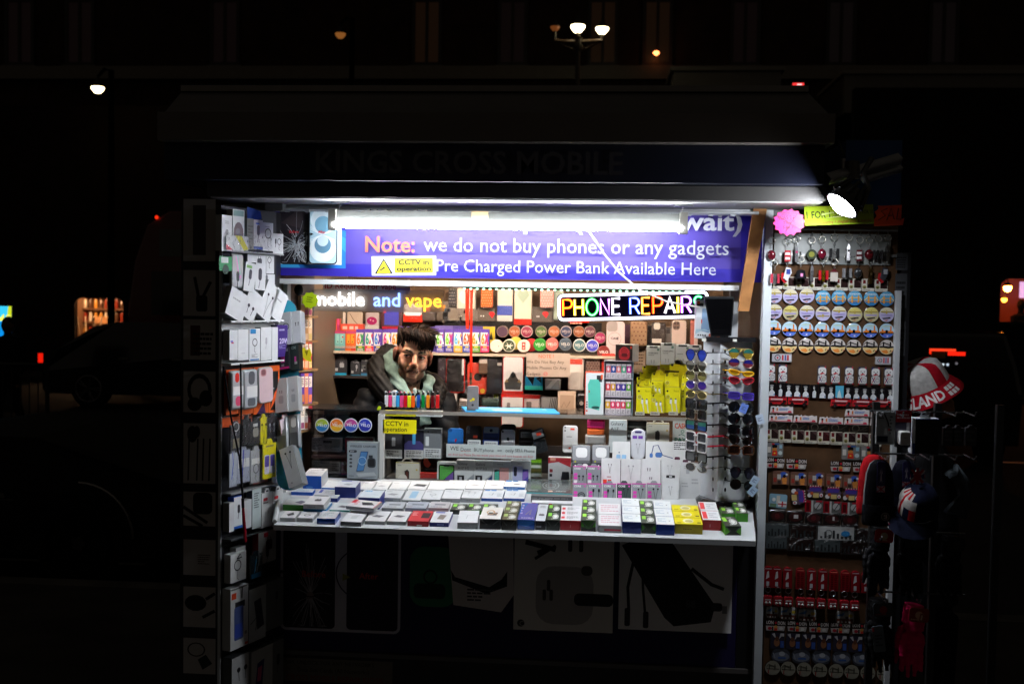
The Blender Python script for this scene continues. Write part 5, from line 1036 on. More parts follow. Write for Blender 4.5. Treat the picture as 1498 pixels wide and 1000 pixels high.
ncol = dict(zip(range(13),('ffc020','fff29a','9affb4','ffc8ff','fff4f4','','bcd4ff','ffd060','ff9030','fff6ff','fff080','f4d0ff','90ffc0')))
gcol = dict(zip(range(13),('ff2020','ffe000','00e040','e060ff','f0f0ff','','2050ff','ff9000','ff3000','ffffff','ffe000','c060ff','00e060')))
for k,ch in enumerate('PHONE REPAIRS'):
    if ch == ' ': cx_ += .45;continue
    q = MB('neon')
    for s_ in STROKE[ch]: q.tube([(-nw/2+.025+(cx_+x)*hgt*kx,-.008,nh*.215+z*hgt) for x,z in s_],.0052,gcol[k],'neon',6)
    for s_ in STROKE[ch]: q.tube([(-nw/2+.025+(cx_+x)*hgt*kx,-.0125,nh*.215+z*hgt) for x,z in s_],.0032,ncol[k],'neon',5)
    q.build('letter_tube',neon);cx_ += ADV[ch]
# "mobile and vape" on clear acrylic
NP2 = YP(.27);a0,a1,b0,b1 = NP2.rect(458,424,648,456)
ns = thing('neon_sign','clear acrylic neon sign reading mobile and vape in glowing letters','neon sign',NP2.mtx(a0,b0));nw2,nh2 = a1-a0,b1-b0
q = MB('halo_frost');q.box(0,nw2,.006,.009,0,nh2,'W');q.build('acrylic_panel',ns)  # milky finish added so the letters' glow spreads into a halo
x_ = .0
for wd_,c,wpx in (('mobile','fffcf6',84),('and','8cb0ff',42),('vape','ffb838',58)):
    q = MB('neon');ar = Art(q,0,0,nw2,nh2,-.004,'neon');ar.t(c,wd_,x_,.26,.62,mat='hot' if wd_ == 'mobile' else None,bold=.010,wmax=wpx/190);q.build('letter_tube',ns);x_ += (wpx+5)/190
goods('paper_sign','paper sign with dark red ID wording half hidden behind the header','sign',YP(.30),(473,408,600,429),.001,'c8b8b0',art(rec('7a68a8',.82,0,1,.4),txt('a01c24','ID Required For vape',.02,.3,.42,bold=.015,wmax=.82)),'card',rad=.02)
# loose white cable from the lamp to the mirror
q = MB('gloss');q.tube([P(861,338,-.2),P(884,372,-.06),P(905,398,-.02),P(935,424,.02),P(975,441,.06),P(1003,446,.1),P(1022,449,.14)],.0042,'d8d0c8',n=6);tag(q.build('power_cable'),'thin white power cable drooping from the batten light to the mirror','cable')
# ================================================================ GLASS CABINETS on the counter
GY = .36;GD = .32
ZT = Z(606,GY,780);zm = Z(670,GY+.01,720);zbm = Z(706,GY,740)
gx0,gx1 = X(555,GY,650),X(1014,GY,650)
cab = thing('glass_cabinet','wide glass display cabinet with white post holding phones behind the counter boxes','display cabinet',Matrix.Translation(((gx0+gx1)/2,GY,zbm)))
cmi = Matrix.Translation((-(gx0+gx1)/2,-GY,-zbm))
q = MB('glass');q.box(gx0,gx1,GY,GY+GD,ZT-.008,ZT,'W');q.build('glass_top',cab,cmi)
q = MB('steel');q.box(gx0,gx1,GY-.006,GY-.001,ZT-.012,ZT+.003,'a8a298');q.build('top_edge',cab,cmi)
q = MB('glass');q.box(gx0+.03,gx1,GY+.002,GY+.006,zbm,ZT-.013,'W');q.build('front_pane',cab,cmi)
q = MB('glass');q.box(gx0+.03,gx1,GY+.012,GY+GD-.02,zm-.006,zm,'W');q.build('glass_shelf',cab,cmi)
q = MB('paint');q.box(gx0-.004,gx0+.022,GY-.012,GY+.012,zbm-.02,ZT-.014,'c4c4c0');q.box(gx0+.0,gx0+.014,GY+.014,GY+GD,zbm,ZT-.02,'4a4846');q.build('corner_post',cab,cmi)
q = MB('paint');q.box(gx0,gx1,GY+.012,GY+GD,zbm-.03,zbm-.004,'4c4a48');q.box(gx0+.02,gx1,GY+GD,GY+GD+.008,zbm,zm+.02,'2a2624');q.build('base',cab,cmi)
sx0,sx1 = X(454,GY,650),X(552,GY,650);ZT2 = Z(601,GY,500)
cab2 = thing('smoked_cabinet','small smoked plastic cabinet with four round snus stickers in front of the seller','display cabinet',Matrix.Translation(((sx0+sx1)/2,GY,zbm)))
c2i = Matrix.Translation((-(sx0+sx1)/2,-GY,-zbm))
q = MB('smoke');q.box(sx0,sx1,GY,GY+.004,zbm,ZT2,'K');q.build('front_pane',cab2,c2i)
q = MB('gloss');q.box(sx0-.02,sx1+.004,GY-.006,GY+.22,ZT2+.001,ZT2+.008,'1c1c1e');q.build('lid',cab2,c2i)
q = MB('paint');q.box(sx0,sx1,GY+.012,GY+.24,zbm-.03,zbm-.004,'2a2828');q.box(sx0,sx1,GY+.24,GY+.246,zbm,ZT2-.01,'2c2624');q.box(sx0,sx1,GY+.02,GY+.2,Z(668,GY,500)-.01,Z(668,GY,500),'7a5a54');q.build('carcass',cab2,c2i)
q = MB('smoke');q.box(sx0,sx1,GY-.003,GY-.001,Z(636,GY,500),Z(606,GY,500),'K');q.build('sticker_strip',cab2,c2i)
for cx,c1,c2,nm in ((471,'a8c038','2a78b8','green and blue'),(492.5,'e8781c','e8b020','orange'),(513.5,'c04090','3a5ab8','pink and violet'),(534,'2c3cb8','2430a0','deep blue')):
    def ar(a,c1=c1,c2=c2):
        a.e('dcdcdc',.5,.5,.49,.49,24);a.e(c1,.5,.5,.44,.44,24);a.p(c2,*[(.5+.44*math.cos(R(t)),.5+.44*math.sin(R(t))) for t in range(190,371,12)]);a.t('f0f0f0','VELO',.5,.42,.2,al='c',bold=.02,rot=-8,wmax=.75);a.g('d8d8d8',.35,.68,.65,.74,1)
    goods('round_sticker',f'{nm} round snus sticker on the smoked cabinet','sticker',YP(GY-.004),(cx-10.2,611.5,cx+10.2,632),.001,'d8d8d8',ar,shape='disc',group='round stickers on the smoked cabinet')
INP = YP(GY+.06)
def inside(label,px,col,ar,d=.04,y=GY+.06,name='phone_box',cat='box',group=None,**k): return goods(name,label,cat,YP(y),px,d,col,ar,group=group,**k)
GI = 'cartons inside the smoked cabinet'
for px,lab,ar in (((456,641,498,660),'white barred carton in the upper bay of the smoked cabinet',art(prt('5a5a5c',.02,.1,.35,.9,7),rec('4a4a4c',.4,.65,.7,.85),prt('8a8a8a',.45,.1,.95,.5,4))),((456,673,498,692),'white barred carton in the lower bay of the smoked cabinet',art(prt('5a5a5c',.02,.1,.35,.9,7),rec('3a3c48',.3,.75,.62,1),prt('6a6a6a',.7,.2,.95,.8,4)))):
    inside(lab,px,'c8c4c0',ar,group=GI,name='carton')
inside('red topped white carton behind the wireless charger box',(505,640,546,668),'ccc4c4',art(rec('a02030',0,.85,1,1),rec('a02030',0,0,.06,1),rec('3a3a3c',.12,.55,.4,.75)),group=GI,name='carton',y=GY+.1)
inside('narrow red carton standing by the lower barred carton',(499,668,509,694),'9a2c3c',ell('d8b0b0',.5,.65,.3),group=GI,name='carton')
def wchg(a):
    a.t('3a3e44','WIRELESS CHARGER',.08,.87,.055,bold=.02,wmax=.9);a.rr('2c3036',.05,.72,.32,.79,.5);a.t('d0d4d8','23W',.09,.735,.04)
    for k in range(4): a.e('3c4046',.12,.64-.1*k,.05,.03)
    a.p('1c3a66',(.3,.2),(.55,.22),(.7,.76),(.45,.76));a.p('4a7cb0',(.32,.22),(.54,.24),(.67,.74),(.46,.74));a.o('a8c8e0',.5,.5,.14,.12);a.rr('2c3238',.68,.32,.95,.58,.3);a.rr('16181c',.74,.36,.9,.55,.3);a.r('2c3238',.72,.58,.85,.66);a.p('aab2b6',(.3,.15),(.9,.2),(.98,.1),(.4,.05));a.g('5a6066',.06,.06,.3,.1,1)
inside('grey wireless charger box picturing a blue phone and a watch',(508,647,552,700),'8c969c',wchg,d=.05,y=GY-.06,side='5a6266')
# ---- on top of the cabinets
goods('warning_sign','bright yellow CCTV in operation sticker below the lighters','sign',YP(GY-.012),(560,613.5,609,634),.001,'e8dc10',art(txt('141414','CCTV in',.08,.55,.32,bold=.012,wmax=.84),txt('141414','operation',.02,.16,.3,bold=.012,wmax=.96)),'card',rad=.04)
TOPY = .41
def lighter(px,py0,py1,col,lab,style,group):
    a0,a1,b0,b1 = YP(TOPY).rect(px-2.6,py0,px+2.6,py1);w_ = a1-a0;h_ = ZT+.011-ZT+(b1-b0)
    r = thing('lighter',lab,'lighter',Matrix.Translation(((a0+a1)/2,TOPY,ZT+.012)),group)
    q = MB('gloss');q.prism(rrect(w_*.92,h_*.74,w_*.2,3),-.006,.006,col,bev=.003,smooth=True);q.build('body',r)
    q = MB('metal' if style else 'steel');q.box(-w_*.36,w_*.36,-.005,.005,h_*.745,h_*.88,'2c2c2e' if style == 0 else '5a5a5e');q.tube([(-w_*.1,0,h_*.9),(w_*.28,0,h_*.9)],.0042,'8c8c90',n=8);q.box(-w_*.42,-w_*.1,-.004,.004,h_*.89,h_*.99,'3a3a3c' if style else col);q.build('head',r)
cl = [('d8dce0','white','outermost white'),('e0407c','pink','pink (nearest the post)'),('d0d8e4','white','white between pink and blue'),('38a0e0','sky blue',''),('e04888','pink','pink between blue and red'),('c81828','red',''),('dcdc1c','lemon yellow',''),('f0601c','bright orange','')]
labs = ['white lighter at the outer end of the yellow lighter tray','pink lighter between two white lighters in the yellow tray','white lighter between the pink and sky blue ones','sky blue lighter in the yellow lighter tray','pink lighter between the sky blue and red ones','red lighter beside the lemon yellow one in the yellow tray','lemon yellow lighter in the yellow lighter tray','bright orange lighter at the inner end of the yellow tray']
for k in range(8): lighter(565.3+5.55*k,584,604,cl[k][0],labs[k],0,'lighters in the yellow tray')
for k,(c,nm) in enumerate((('1848a0','translucent blue'),('0c7a38','translucent green'),('d8801c','amber'),('5a0c14','dark maroon'),('c82020','tall red'))):
    lighter(612+7.*k,582 if k < 4 else 581,604,c,f'{nm} lighter in the white lighter tray',1,'lighters in the white tray')
for px,c,lab,ar in (((561,601,608,608.5),'c8c020','yellow counter tray holding eight coloured lighters',art(rrc('6a6410',.08,.3,.4,.95,.3),txt('d8d020','CLIPPER',.12,.45,.35,wmax=.25),ell('b03020',.55,.5,.025),ell('b03020',.7,.5,.025))),((609,601.5,646,609),'c4c8c8','white counter tray holding five dark translucent lighters',art(rec('3a1a1a',.45,.3,.7,.7),ell('c83020',.15,.5,.04),ell('3a8a3a',.35,.5,.04)))):
    goods('lighter_tray',lab,'tray',YP(TOPY-.02),px,.05,c,ar)
goods('card_holder','small black stand with a bright lime sticker beside the seller arm','stand',YP(.40),(549,588,561,607),.01,'161618',rrc('c0d818',.25,.3,.65,.7,.4),'card',tilt=28)
goods('tape_loop','curled white paper strip standing behind the white lighters','paper strip',YP(.46),(572,571,581,585),.02,'d4d4d4',rec('9a9a9c',.0,.0,1,.4),lambda m_,w_,h_,d_: m_.prism(rrect(w_,h_,w_*.45,5),0,d_,'d4d4d4'))
goods('grey_phone','grey phone with two yellow stickers standing on the cabinet top','phone',YP(.45),(683,564,700,602),.008,'6a6664',art(rrc('787270',.06,.02,.94,.98,.15),ell('d8c018',.35,.43,.09),ell('d8c018',.55,.48,.13),ell('1c1a1a',.5,.26,.1)),'case')
# flat blue repair mat
q = MB('card');A,B,C_,D = [P(px,608 if k < 2 else 600,GY+.01 if k < 2 else GY+.16) for k,px in enumerate((683,819,811,676))]
z = ZT+.001;y0_,y1_ = GY+.005,GY+.20;xa0,xa1,xb0,xb1 = X(681,y0_,608),X(819,y0_,608),X(675,y1_,600),X(811,y1_,600)
q.add([(xa0,y0_,z),(xa1,y0_,z),(xb1,y1_,z),(xb0,y1_,z)]+[(a_,b_,z+.006) for a_,b_ in ((xa0,y0_),(xa1,y0_),(xb1,y1_),(xb0,y1_))],[(3,2,1,0),(4,5,6,7),(0,1,5,4),(1,2,6,5),(2,3,7,6),(3,0,4,7)],'1c8cc8')
z += .0065
for u0,u1,v0,v1,c in ((.06,.9,.45,.9,'6cb0d8'),(.3,.62,.2,.5,'a8c8d4'),(.62,.85,.5,.85,'3c9cd0'),(.02,.12,.1,.4,'10181c')):
    z += .0004;f = lambda u,v: ((xa0+(xa1-xa0)*u)*(1-v)+(xb0+(xb1-xb0)*u)*v,y0_+(y1_-y0_)*v,z);q.poly([f(u0,v0),f(u1,v0),f(u1,v1),f(u0,v1)],c)
tag(q.build('repair_mat'),'flat blue phone repair mat lying on the glass cabinet top','mat')
def jbl(a): a.r('d8dcdc',.05,.02,.97,.98);a.r('d04820',0,0,.045,1);a.r('2c2e30',.62,.78,.9,.94);a.r('e0501c',.84,.84,.94,.96);a.p('58bca8',(.2,.16),(.78,.1),(.86,.3),(.82,.75),(.7,.84),(.26,.84),(.16,.72));a.e('1c4a44',.58,.17,.22,.035);a.r('c83828',.2,.52,.26,.58);[a.e('2a2c2e',.12,.3-.06*k,.04) for k in range(3)];a.e('d84820',.12,.09,.05)
goods('speaker_box','white box picturing a teal cylinder speaker on the cabinet top','box',YP(.43),(855.5,545,883,606),.09,'d8dcdc',jbl,side='c04020')
# pod rack
RK = YP(.45);a0,a1,b0,b1 = RK.rect(884,529,925,607)
rk = thing('pod_rack','grey three tier rack filled with small vape pods on the cabinet top','display rack',RK.mtx((a0+a1)/2,b0));w_,h_ = a1-a0,b1-b0
q = MB('paint');q.box(-w_/2,w_/2,.03,.035,0,h_,'8a8490');q.box(-w_/2-.003,-w_/2,-.004,.10,0,h_,'9a949c');q.box(w_/2,w_/2+.003,-.004,.10,0,h_,'7c9aa0');q.box(-w_/2,w_/2,-.004,.10,h_,h_+.004,'8c8890')
for k in range(3): q.box(-w_/2,w_/2,-.004,.029,h_*k/3,h_*k/3+.004,'a09aa4')
q.build('frame',rk)
pc_ = (('d86a70','2c50a0','e08080','60b090','c83890'),('d84850','d0a030','5a3aa0','4a40a8','60a840'),('e0b020','d83060','e04868','d84058','80b828'))
pn_ = (('salmon','cobalt','rose','mint','magenta'),('scarlet','gold','purple','indigo','green'),('yellow','crimson','cherry','coral','lime'))
for i in range(3):
    for j in range(5):
        q = MB('card');u = w_*.92/5;hh = h_*.27;q.box(-u*.44,u*.44,0,.012,0,hh,'d4ccd0');ar = Art(q,-u*.44,0,u*.88,hh);ar.r(pc_[i][j],0,.4,1,.86);ar.e('f0d8dc',.5,.66,.24,.14);ar.r('dcd4d8',0,.88,1,1);ar.g('6a6468',.2,.04,.8,.3,4)
        tag(q.build('vape_pod',matrix=RK.mtx((a0+a1)/2-w_*.46+u*(j+.5),b0+h_*(2-i)/3+.005,.002)),f'{pn_[i][j]} coloured vape pod pack in the {("top", "middle", "bottom")[i]} tier of the pod rack','vape pod','vape pods in the three tier rack')
def redsp(a): a.r('241c1e',.03,.03,.97,.97);a.rr('a82a34',.2,.12,.85,.8,.35);a.o('d04850',.52,.6,.26,.14);a.rr('5a1820',.35,.3,.72,.5,.5);a.r('d84028',.88,.78,.96,.92)
goods('speaker_box','black box picturing a red portable speaker on the pod rack','box',YP(.47),(899.5,504,926,529),.08,'241c1e',redsp,side='9a9694',turn=-22)
for px,lab,w1 in (((946,506,966,534),'white charging cable box, outer one of the row above the yellow packs','CHARGING'),((967,502,987,533),'white charging cable box with green print in the middle of the row','CHARGING'),((988,504,1009,533),'white charging cable box half hidden by the rack sunglasses',''),((1009.5,505,1026,533),'white charging cable box hard against the sunglasses rack','')):
    goods('hang_tab_box',lab,'box',YP(.52),px,.03,'d4dada',art(rec('2c3030',.2,.9,.8,1),txt('3c4a48',w1,.1,.6,.07,bold=.02,wmax=.8),rec('6a8a80',.75,.76,.92,.88),prt('7a8484',.12,.5,.7,.56,1),ic('buds',.45,.2,.8,'a8aeb0')),group='white charging boxes above the yellow packs')
# yellow hang-tab boxes, heaped
GYB = 'yellow cable packs heaped on the cabinet top'
def yb(a): a.e('1c1c10',.15,.84,.07);a.t('2a2808','Tecc1',.55,.82,.06,wmax=.35);a.e('d8d8c0',.2,.62,.14);a.e('b8ac18',.2,.62,.12)
def ybc(a): yb(a);[a.l('d8d8d4',.0035,(u,.42),(u+.12,.02)) for u in (.42,.72)];[a.rr('e8e8e8',u-.07,.36,u+.07,.52,.2) for u in (.4,.7)];[a.r('6a6a6a',u-.05,.52,u+.05,.57) for u in (.4,.7)]
yl_ = [((979,526,1006,575),.52,'standing highest at the back'),((965,524.5,987,566),.53,'beside the highest one'),((940,532,962,560),.55,'at the upper outer edge'),((936,540,958,572),.54,'second down at the outer edge'),((932,547,953,585),.53,'third down at the outer edge'),
       ((953,541,975,580),.51,'in the middle of the third tier'),((972,541,993,590),.50,'with black slot in front of the highest one'),((931,556,952,600),.51,'fourth down at the outer edge'),((949,552,970,592),.50,'behind the front middle pack'),((996,545,1010,590),.50,'tilted close to the sunglasses'),((995,566,1012,604),.47,'low at the sunglasses end')]
for k,(px,y_,lab) in enumerate(yl_):
    goods('cable_pack',f'yellow cable pack {lab} of the yellow heap' if 'heap' not in lab else lab,'cable pack',YP(y_),px,.025,'e4da16',yb if k != 6 else art(yb,rec('2a2408',.0,.93,1,.98)),'tab',GYB,tilt=(0,2,-3,-2,-4,1,0,-3,0,5,6)[k],side='5a5210')
for px,lab in (((931,566,952.5,604),'front yellow cable pack with two white leads, outer one'),((972.5,566,995,603.5),'front yellow cable pack with two white leads, inner one')): goods('cable_pack',lab,'cable pack',YP(.44),px,.025,'e4da16',ybc,'box',GYB,side='6a620c',tilt=1)
goods('cable_pack','short front yellow plug pack between the two white lead packs','cable pack',YP(.43),(952.5,574,972,603.5),.025,'d4ca12',ybc,'tab',GYB,side='6a620c')
goods('cable_pack','yellow plug pack lifted above the short front one','cable pack',YP(.46),(952,557,970,580),.025,'e4da16',ybc,'box',GYB,side='6a620c')
for k,px in enumerate((936,958,985,1003)): goods('price_tag',f'{ORD[k]} small printed price tag along the cabinet edge under the yellow packs','price tag',YP(GY-.008),(px-7,602,px+7,607),.001,'b8b4a8',prt('4a4840',.1,.2,.9,.8,1,sd=k),'card',group='price tags on the cabinet edge')
# ---- inside the wide cabinet: upper shelf
for px,lab,c,ar in (((563,634,588.5,670),'black vape kit box with white warning panel beside the white post','3a3a3e',art(rec('d0d0cc',0,0,1,.36),prt('4a4a4a',.1,.06,.9,.32,3),rrc('b8bcc0',.4,.5,.6,.85,.2))),((591.5,629,619.5,670),'black vape kit box with blue glowing tube picture','1c1c2c',art(rec('d0d0cc',0,0,1,.3),prt('4a4a4a',.1,.04,.9,.27,4),pol('4a4480',(0,.5),(.2,.62),(.8,.62),(1,.5),(1,.3),(0,.3)),rrc('50a8d8',.42,.5,.58,.92,.3))),((620,627,645,670),'grey vape kit box with white slim device picture','74787c',art(rec('d0d4d4',0,0,1,.34),prt('4a4a4a',.1,.06,.9,.3,4),rrc('d8dcdc',.1,.42,.3,.74,.2),ell('3c3e40',.25,.9,.05),prt('4a4c50',.4,.86,.9,.92,1)))):
    inside(lab,px,c,ar,name='vape_kit_box',cat='box',group='vape kit boxes in the glass cabinet')
GPH = 'phones on stands in the glass cabinet'
def phone(label,px,c,ar,y=GY+.1,**k): goods('display_phone',label,'phone',YP(y),px,.009,c,ar,k.pop('shape','case'),GPH,lean=-10,mat='gloss',**k)
phone('blue phone with single camera at the outer end of the phone row',(654.5,626,677.5,655),'2868b0',art(rrc('1c4880',.04,.8,.28,.96,.4),pol('a83048',(.5,.25),(.6,.4),(.55,.5),(.45,.4))))
phone('black phone with two lenses and an orange price dot',(681,622,704,655),'26262a',art(ell('4a4c50',.15,.86,.08),ell('4a4c50',.15,.7,.08),rec('e85038',.48,.44,.75,.56)))
phone('blue phone lying under a clear folding case',(706,624,730,655),'3a4c88',art(rec('8a98a8',.05,.7,.95,.98),rec('2a3a70',.08,.35,.92,.68),ell('1c2440',.5,.82,.1)))
phone('silver white phone before a larger black one',(732.5,628,753,655),'ccccce',art(ell('1c1c1e',.12,.88,.07),ell('3a3a3c',.5,.5,.1),ell('3a3a3c',.52,.45,.09)))
phone('large black phone standing behind the silver white one',(732,620,754.5,650),'18181a',ell('2c2c30',.2,.9,.06),y=GY+.14)
phone('closed black flip phone with grey screen label',(759,627,780,652),'1c1c1e',art(rec('9a9c9e',.12,.48,.88,.82),prt('4a4c50',.2,.55,.8,.75,2)))
phone('white phone with orange price dots apart from the row',(823,622,845,662),'d8d8d8',art(ell('5a5c60',.15,.92,.06),ell('5a5c60',.15,.8,.06),rec('e85a40',.5,.83,.78,.9),rec('e85a40',.4,.14,.55,.2),prt('8a8a8c',.25,.55,.75,.62,1)))
q = MB('gloss');pl_ = YP(GY+.08);a0,a1,b0,b1 = pl_.rect(783,624,803,662);fw = a1-a0
fl_ = thing('flip_phone','open black flip phone propped beside the handwritten sign','phone',pl_.mtx((a0+a1)/2,b0,0,-14),GPH)
q.prism(rrect(fw,fw*.95,.008),0,.012,'26282a',bev=.003,smooth=True);q.build('keypad_half',fl_);q = MB('gloss');q.prism(rrect(fw,fw*.8,.008),0,.010,'1e2022',bev=.003,smooth=True);ar = Art(q,-fw/2,0,fw,fw*.8);ar.r('8c9294',.1,.2,.9,.85);ar.r('e84c34',.4,.4,.75,.7);q.build('screen_half',fl_,Matrix.Translation((.004,-.004,fw*.97)) @ Matrix.Rotation(R(-6),4,'Y'))
for px,lab,w1 in (((684,643,703,655),'white spec card below the black phone',0),((708,645,728,655),'white spec card below the clear cased phone',1)): goods('spec_card',lab,'card',YP(GY+.07),px,.001,'ccd0d0',prt('5a5c60',.1,.3,.9,.8,2,sd=w1),'card',group='spec cards in the glass cabinet')
def hand(a):
    for s_,u,h in (('WE',.04,.3),('Dont',.16,.26),('BUY',.31,.24),('phone',.41,.24),('we',.57,.2),('only',.66,.26),('SELL',.77,.22),('Phone',.87,.22)): a.t('1a1a1c',s_,u,.52+rnd.uniform(-.03,.05),h,rot=rnd.uniform(-2,2),wmax=.12)
    a.l('c83038',.0012,(.16,.48),(.27,.5));a.t('c84048','we dont buy Please Do not waste your time and ours because we dont',.02,.14,.17,wmax=.95)
goods('handwritten_sign','white handwritten sign saying only selling phones below the phone row','sign',YP(GY+.02),(653,650.5,784,670),.002,'c4ccca',hand,'card',rad=.02)
goods('wallet','magenta wallet case lying on an orange one','wallet',YP(GY+.12),(859,615,885,627),.05,'cc2c74',rec('8a1c4c',0,.4,1,.46),'pouch',group='stacked wallet cases');goods('wallet','orange wallet case under the magenta one','wallet',YP(GY+.11),(859,628,884,636),.05,'e06c34',rec('a84820',0,.4,1,.46),'pouch',group='stacked wallet cases');goods('wallet','clear bag of grey cases under the orange wallet','wallet',YP(GY+.1),(856,637,886,650),.05,'a8a4a0',None,'pouch',group='stacked wallet cases')
def a17(five,dark): 
    def f(a):
        a.t('2a2c30','Galaxy',.08,.8 if five else .84,.11 if five else .1,wmax=.76);a.t('2a2c30','A17 5G' if five else 'A17',.08,.6 if five else .68,.11 if five else .1,wmax=.72);a.p(dark,(.4,0),(1,0),(1,.36)) if five else a.p(dark,(.45,0),(1,0),(1,.36),(.5,.06))
        if five: a.r('1c1c20',.06,0,.45,.34);a.r('b0b4b8',.18,.08,.32,.26);a.p('9aa0a4',(.5,.08),(1,.42),(1,.36),(.56,.0))
        else: a.l('a8b0b4',.004,(.5,.03),(.7,.18),(1,.12))
    return f
inside('tall white Galaxy A17 phone box beside the hanging earphones',(891,614,917,662),'d0d6d6',a17(False,'1c2424'),y=GY+.05)
goods('earphone_card','white rounded earphone card with purple squares and dark hang slot','earphones',YP(GY-.05),(923,627,944,672),.006,'dcdee4',art(rrc('3a2c6c',.25,.86,.75,.93,.5),rec('7a48b0',.1,.68,.42,.78),rec('7a48b0',.5,.68,.82,.78),ic('earphones',.5,.35,.9,'a8aab0')),'pouch',rad=.4)
inside('striped dark stack of flat packs behind the earphone card',(918,616,946,650),'3a3c3c',art(*[rec('a8b0b0',0,.12+.2*k,1,.2+.2*k) for k in range(4)]),y=GY+.16,name='pack_stack')
def watchb(a): a.r('b8a028',0,.97,1,1);a.rr('2c2824',.38,.15,.58,.6,.3);a.p('2c2824',(.34,.55),(.5,.66),(.58,.55));a.e('c8a838',.9,.65,.04);a.g('8a8a84',.08,.82,.3,.88,1)
inside('cream box with black curved stand picture and handle loop',(946,619,979,648),'d0ccbc',watchb,y=GY+.06)
inside('cream box with brown curved stand picture beside the white post',(579,676,613,706),'d0ccbc',lambda a: (watchb(a),a.rr('5a2c1c',.42,.12,.54,.55,.3),a.e('e0dcd0',.3,.2,.2)),y=GY+.06)
for px,lab in (((588,670,604,678),'clear plastic handle loop over the brown stand box'),((955,613,971,621),'clear plastic handle loop over the black stand box')):
    pl_ = YP(GY+.07);a0,a1,b0,b1 = pl_.rect(*px);q = MB('gloss');q.tube([((a1-a0)/2*math.cos(R(t)),0,(b1-b0)*math.sin(R(t))) for t in range(0,181,20)],.004,'e0dcc8',n=5);tag(q.build('hang_loop',matrix=pl_.mtx((a0+a1)/2,b0)),lab,'loop','handle loops of the cream boxes')
def cash(a): a.t('d05030','CASH &',.1,.66,.22,bold=.03,wmax=.85);a.o('3a8a68',.5,.52,.09,.35);a.l('3a7a60',.003,(.3,.34),(.45,.4),(.7,.3));a.t('1c6a50','PAY',.1,.04,.2,bold=.03,wmax=.8)
goods('payment_sign','white CASH and PAY sign behind the sunglasses','sign',YP(GY+.09),(984,615,1013,648),.002,'ccd0c8',cash,'card',rad=.02)
# lower shelf
inside('red strip pack with a white foot beside the brown stand box',(613,692,640,706),'b02c28',rec('c8c8c4',0,0,1,.5),y=GY+.09,name='flat_pack');inside('dark camouflage pack behind the red strip pack',(612,672,639,694),'4a3c24',lin_('7a6a30',.004,(0,.3),(.4,.6),(1,.5)),y=GY+.16,name='flat_pack')
GPB = 'new phone boxes on the lower glass shelf'
inside('white phone box showing green and violet screen',(639.5,676,667,706),'d4d8d8',art(rrc('16161a',.08,-.0,.92,.9,.12),pol('58b04c',(.14,.0),(.14,.84),(.86,.84),(.86,.6),(.4,.2)),pol('6a4a9c',(.3,.0),(.86,.0),(.86,.55),(.5,.28)),rec('16161a',.35,.8,.65,.86)),group=GPB)
inside('Galaxy A17 5G box with grey corner, next to the green screen box',(667.5,673,693.5,706),'d4d8d8',a17(True,'9aa0a4'),group=GPB);inside('Galaxy A17 5G box with navy corner',(694,674,720,706),'d4d8d8',a17(True,'24386c'),group=GPB)
inside('white phone box showing a pink back and teal screen',(720.5,675,746.5,706),'d0d4d6',art(rrc('e0a8a4',.38,-.0,.92,.72,.1),rrc('1c2c2c',.1,.0,.4,.62,.1),pol('48b098',(.13,0),(.37,0),(.37,.58),(.13,.5)),prt('7a7a7c',.25,.84,.75,.9,1)),group=GPB)
inside('white phone box showing a lilac phone with dark lens strip',(747,674,776,706),'d0d4d6',art(rrc('b8bce0',.1,0,.6,.76,.1),rrc('2a2c3c',.16,.3,.32,.74,.5),rrc('4a48a8',.6,0,.9,.64,.1),pol('8a68c0',(.62,.1),(.88,.3),(.88,.6),(.62,.5)),prt('5a5a5c',.35,.86,.65,.9,1)),group=GPB)
inside('stack of green and white thin packs beside the lilac phone box',(777,671,792,697),'4a6a2c',art(rec('78b020',0,.8,1,1),rec('c8ccc4',0,.5,1,.66),rec('6a6430',0,.25,1,.45),rec('c0c4c0',0,.02,1,.2)),y=GY+.1,name='pack_stack')
inside('red and white phone holder box on the lower shelf',(802,669,835,704),'c8c8c8',art(pol('a82c34',(0,.75),(.45,.82),(1,.6),(1,1),(0,1)),rec('d8a088',.08,.88,.32,.98),pol('1c1c20',(.55,0),(.95,.0),(.92,.42),(.62,.42)),rrc('8a2c34',.06,.38,.2,.52,.2),rrc('2c2c30',.06,.2,.18,.32,.2)),name='holder_box',y=GY+.05)
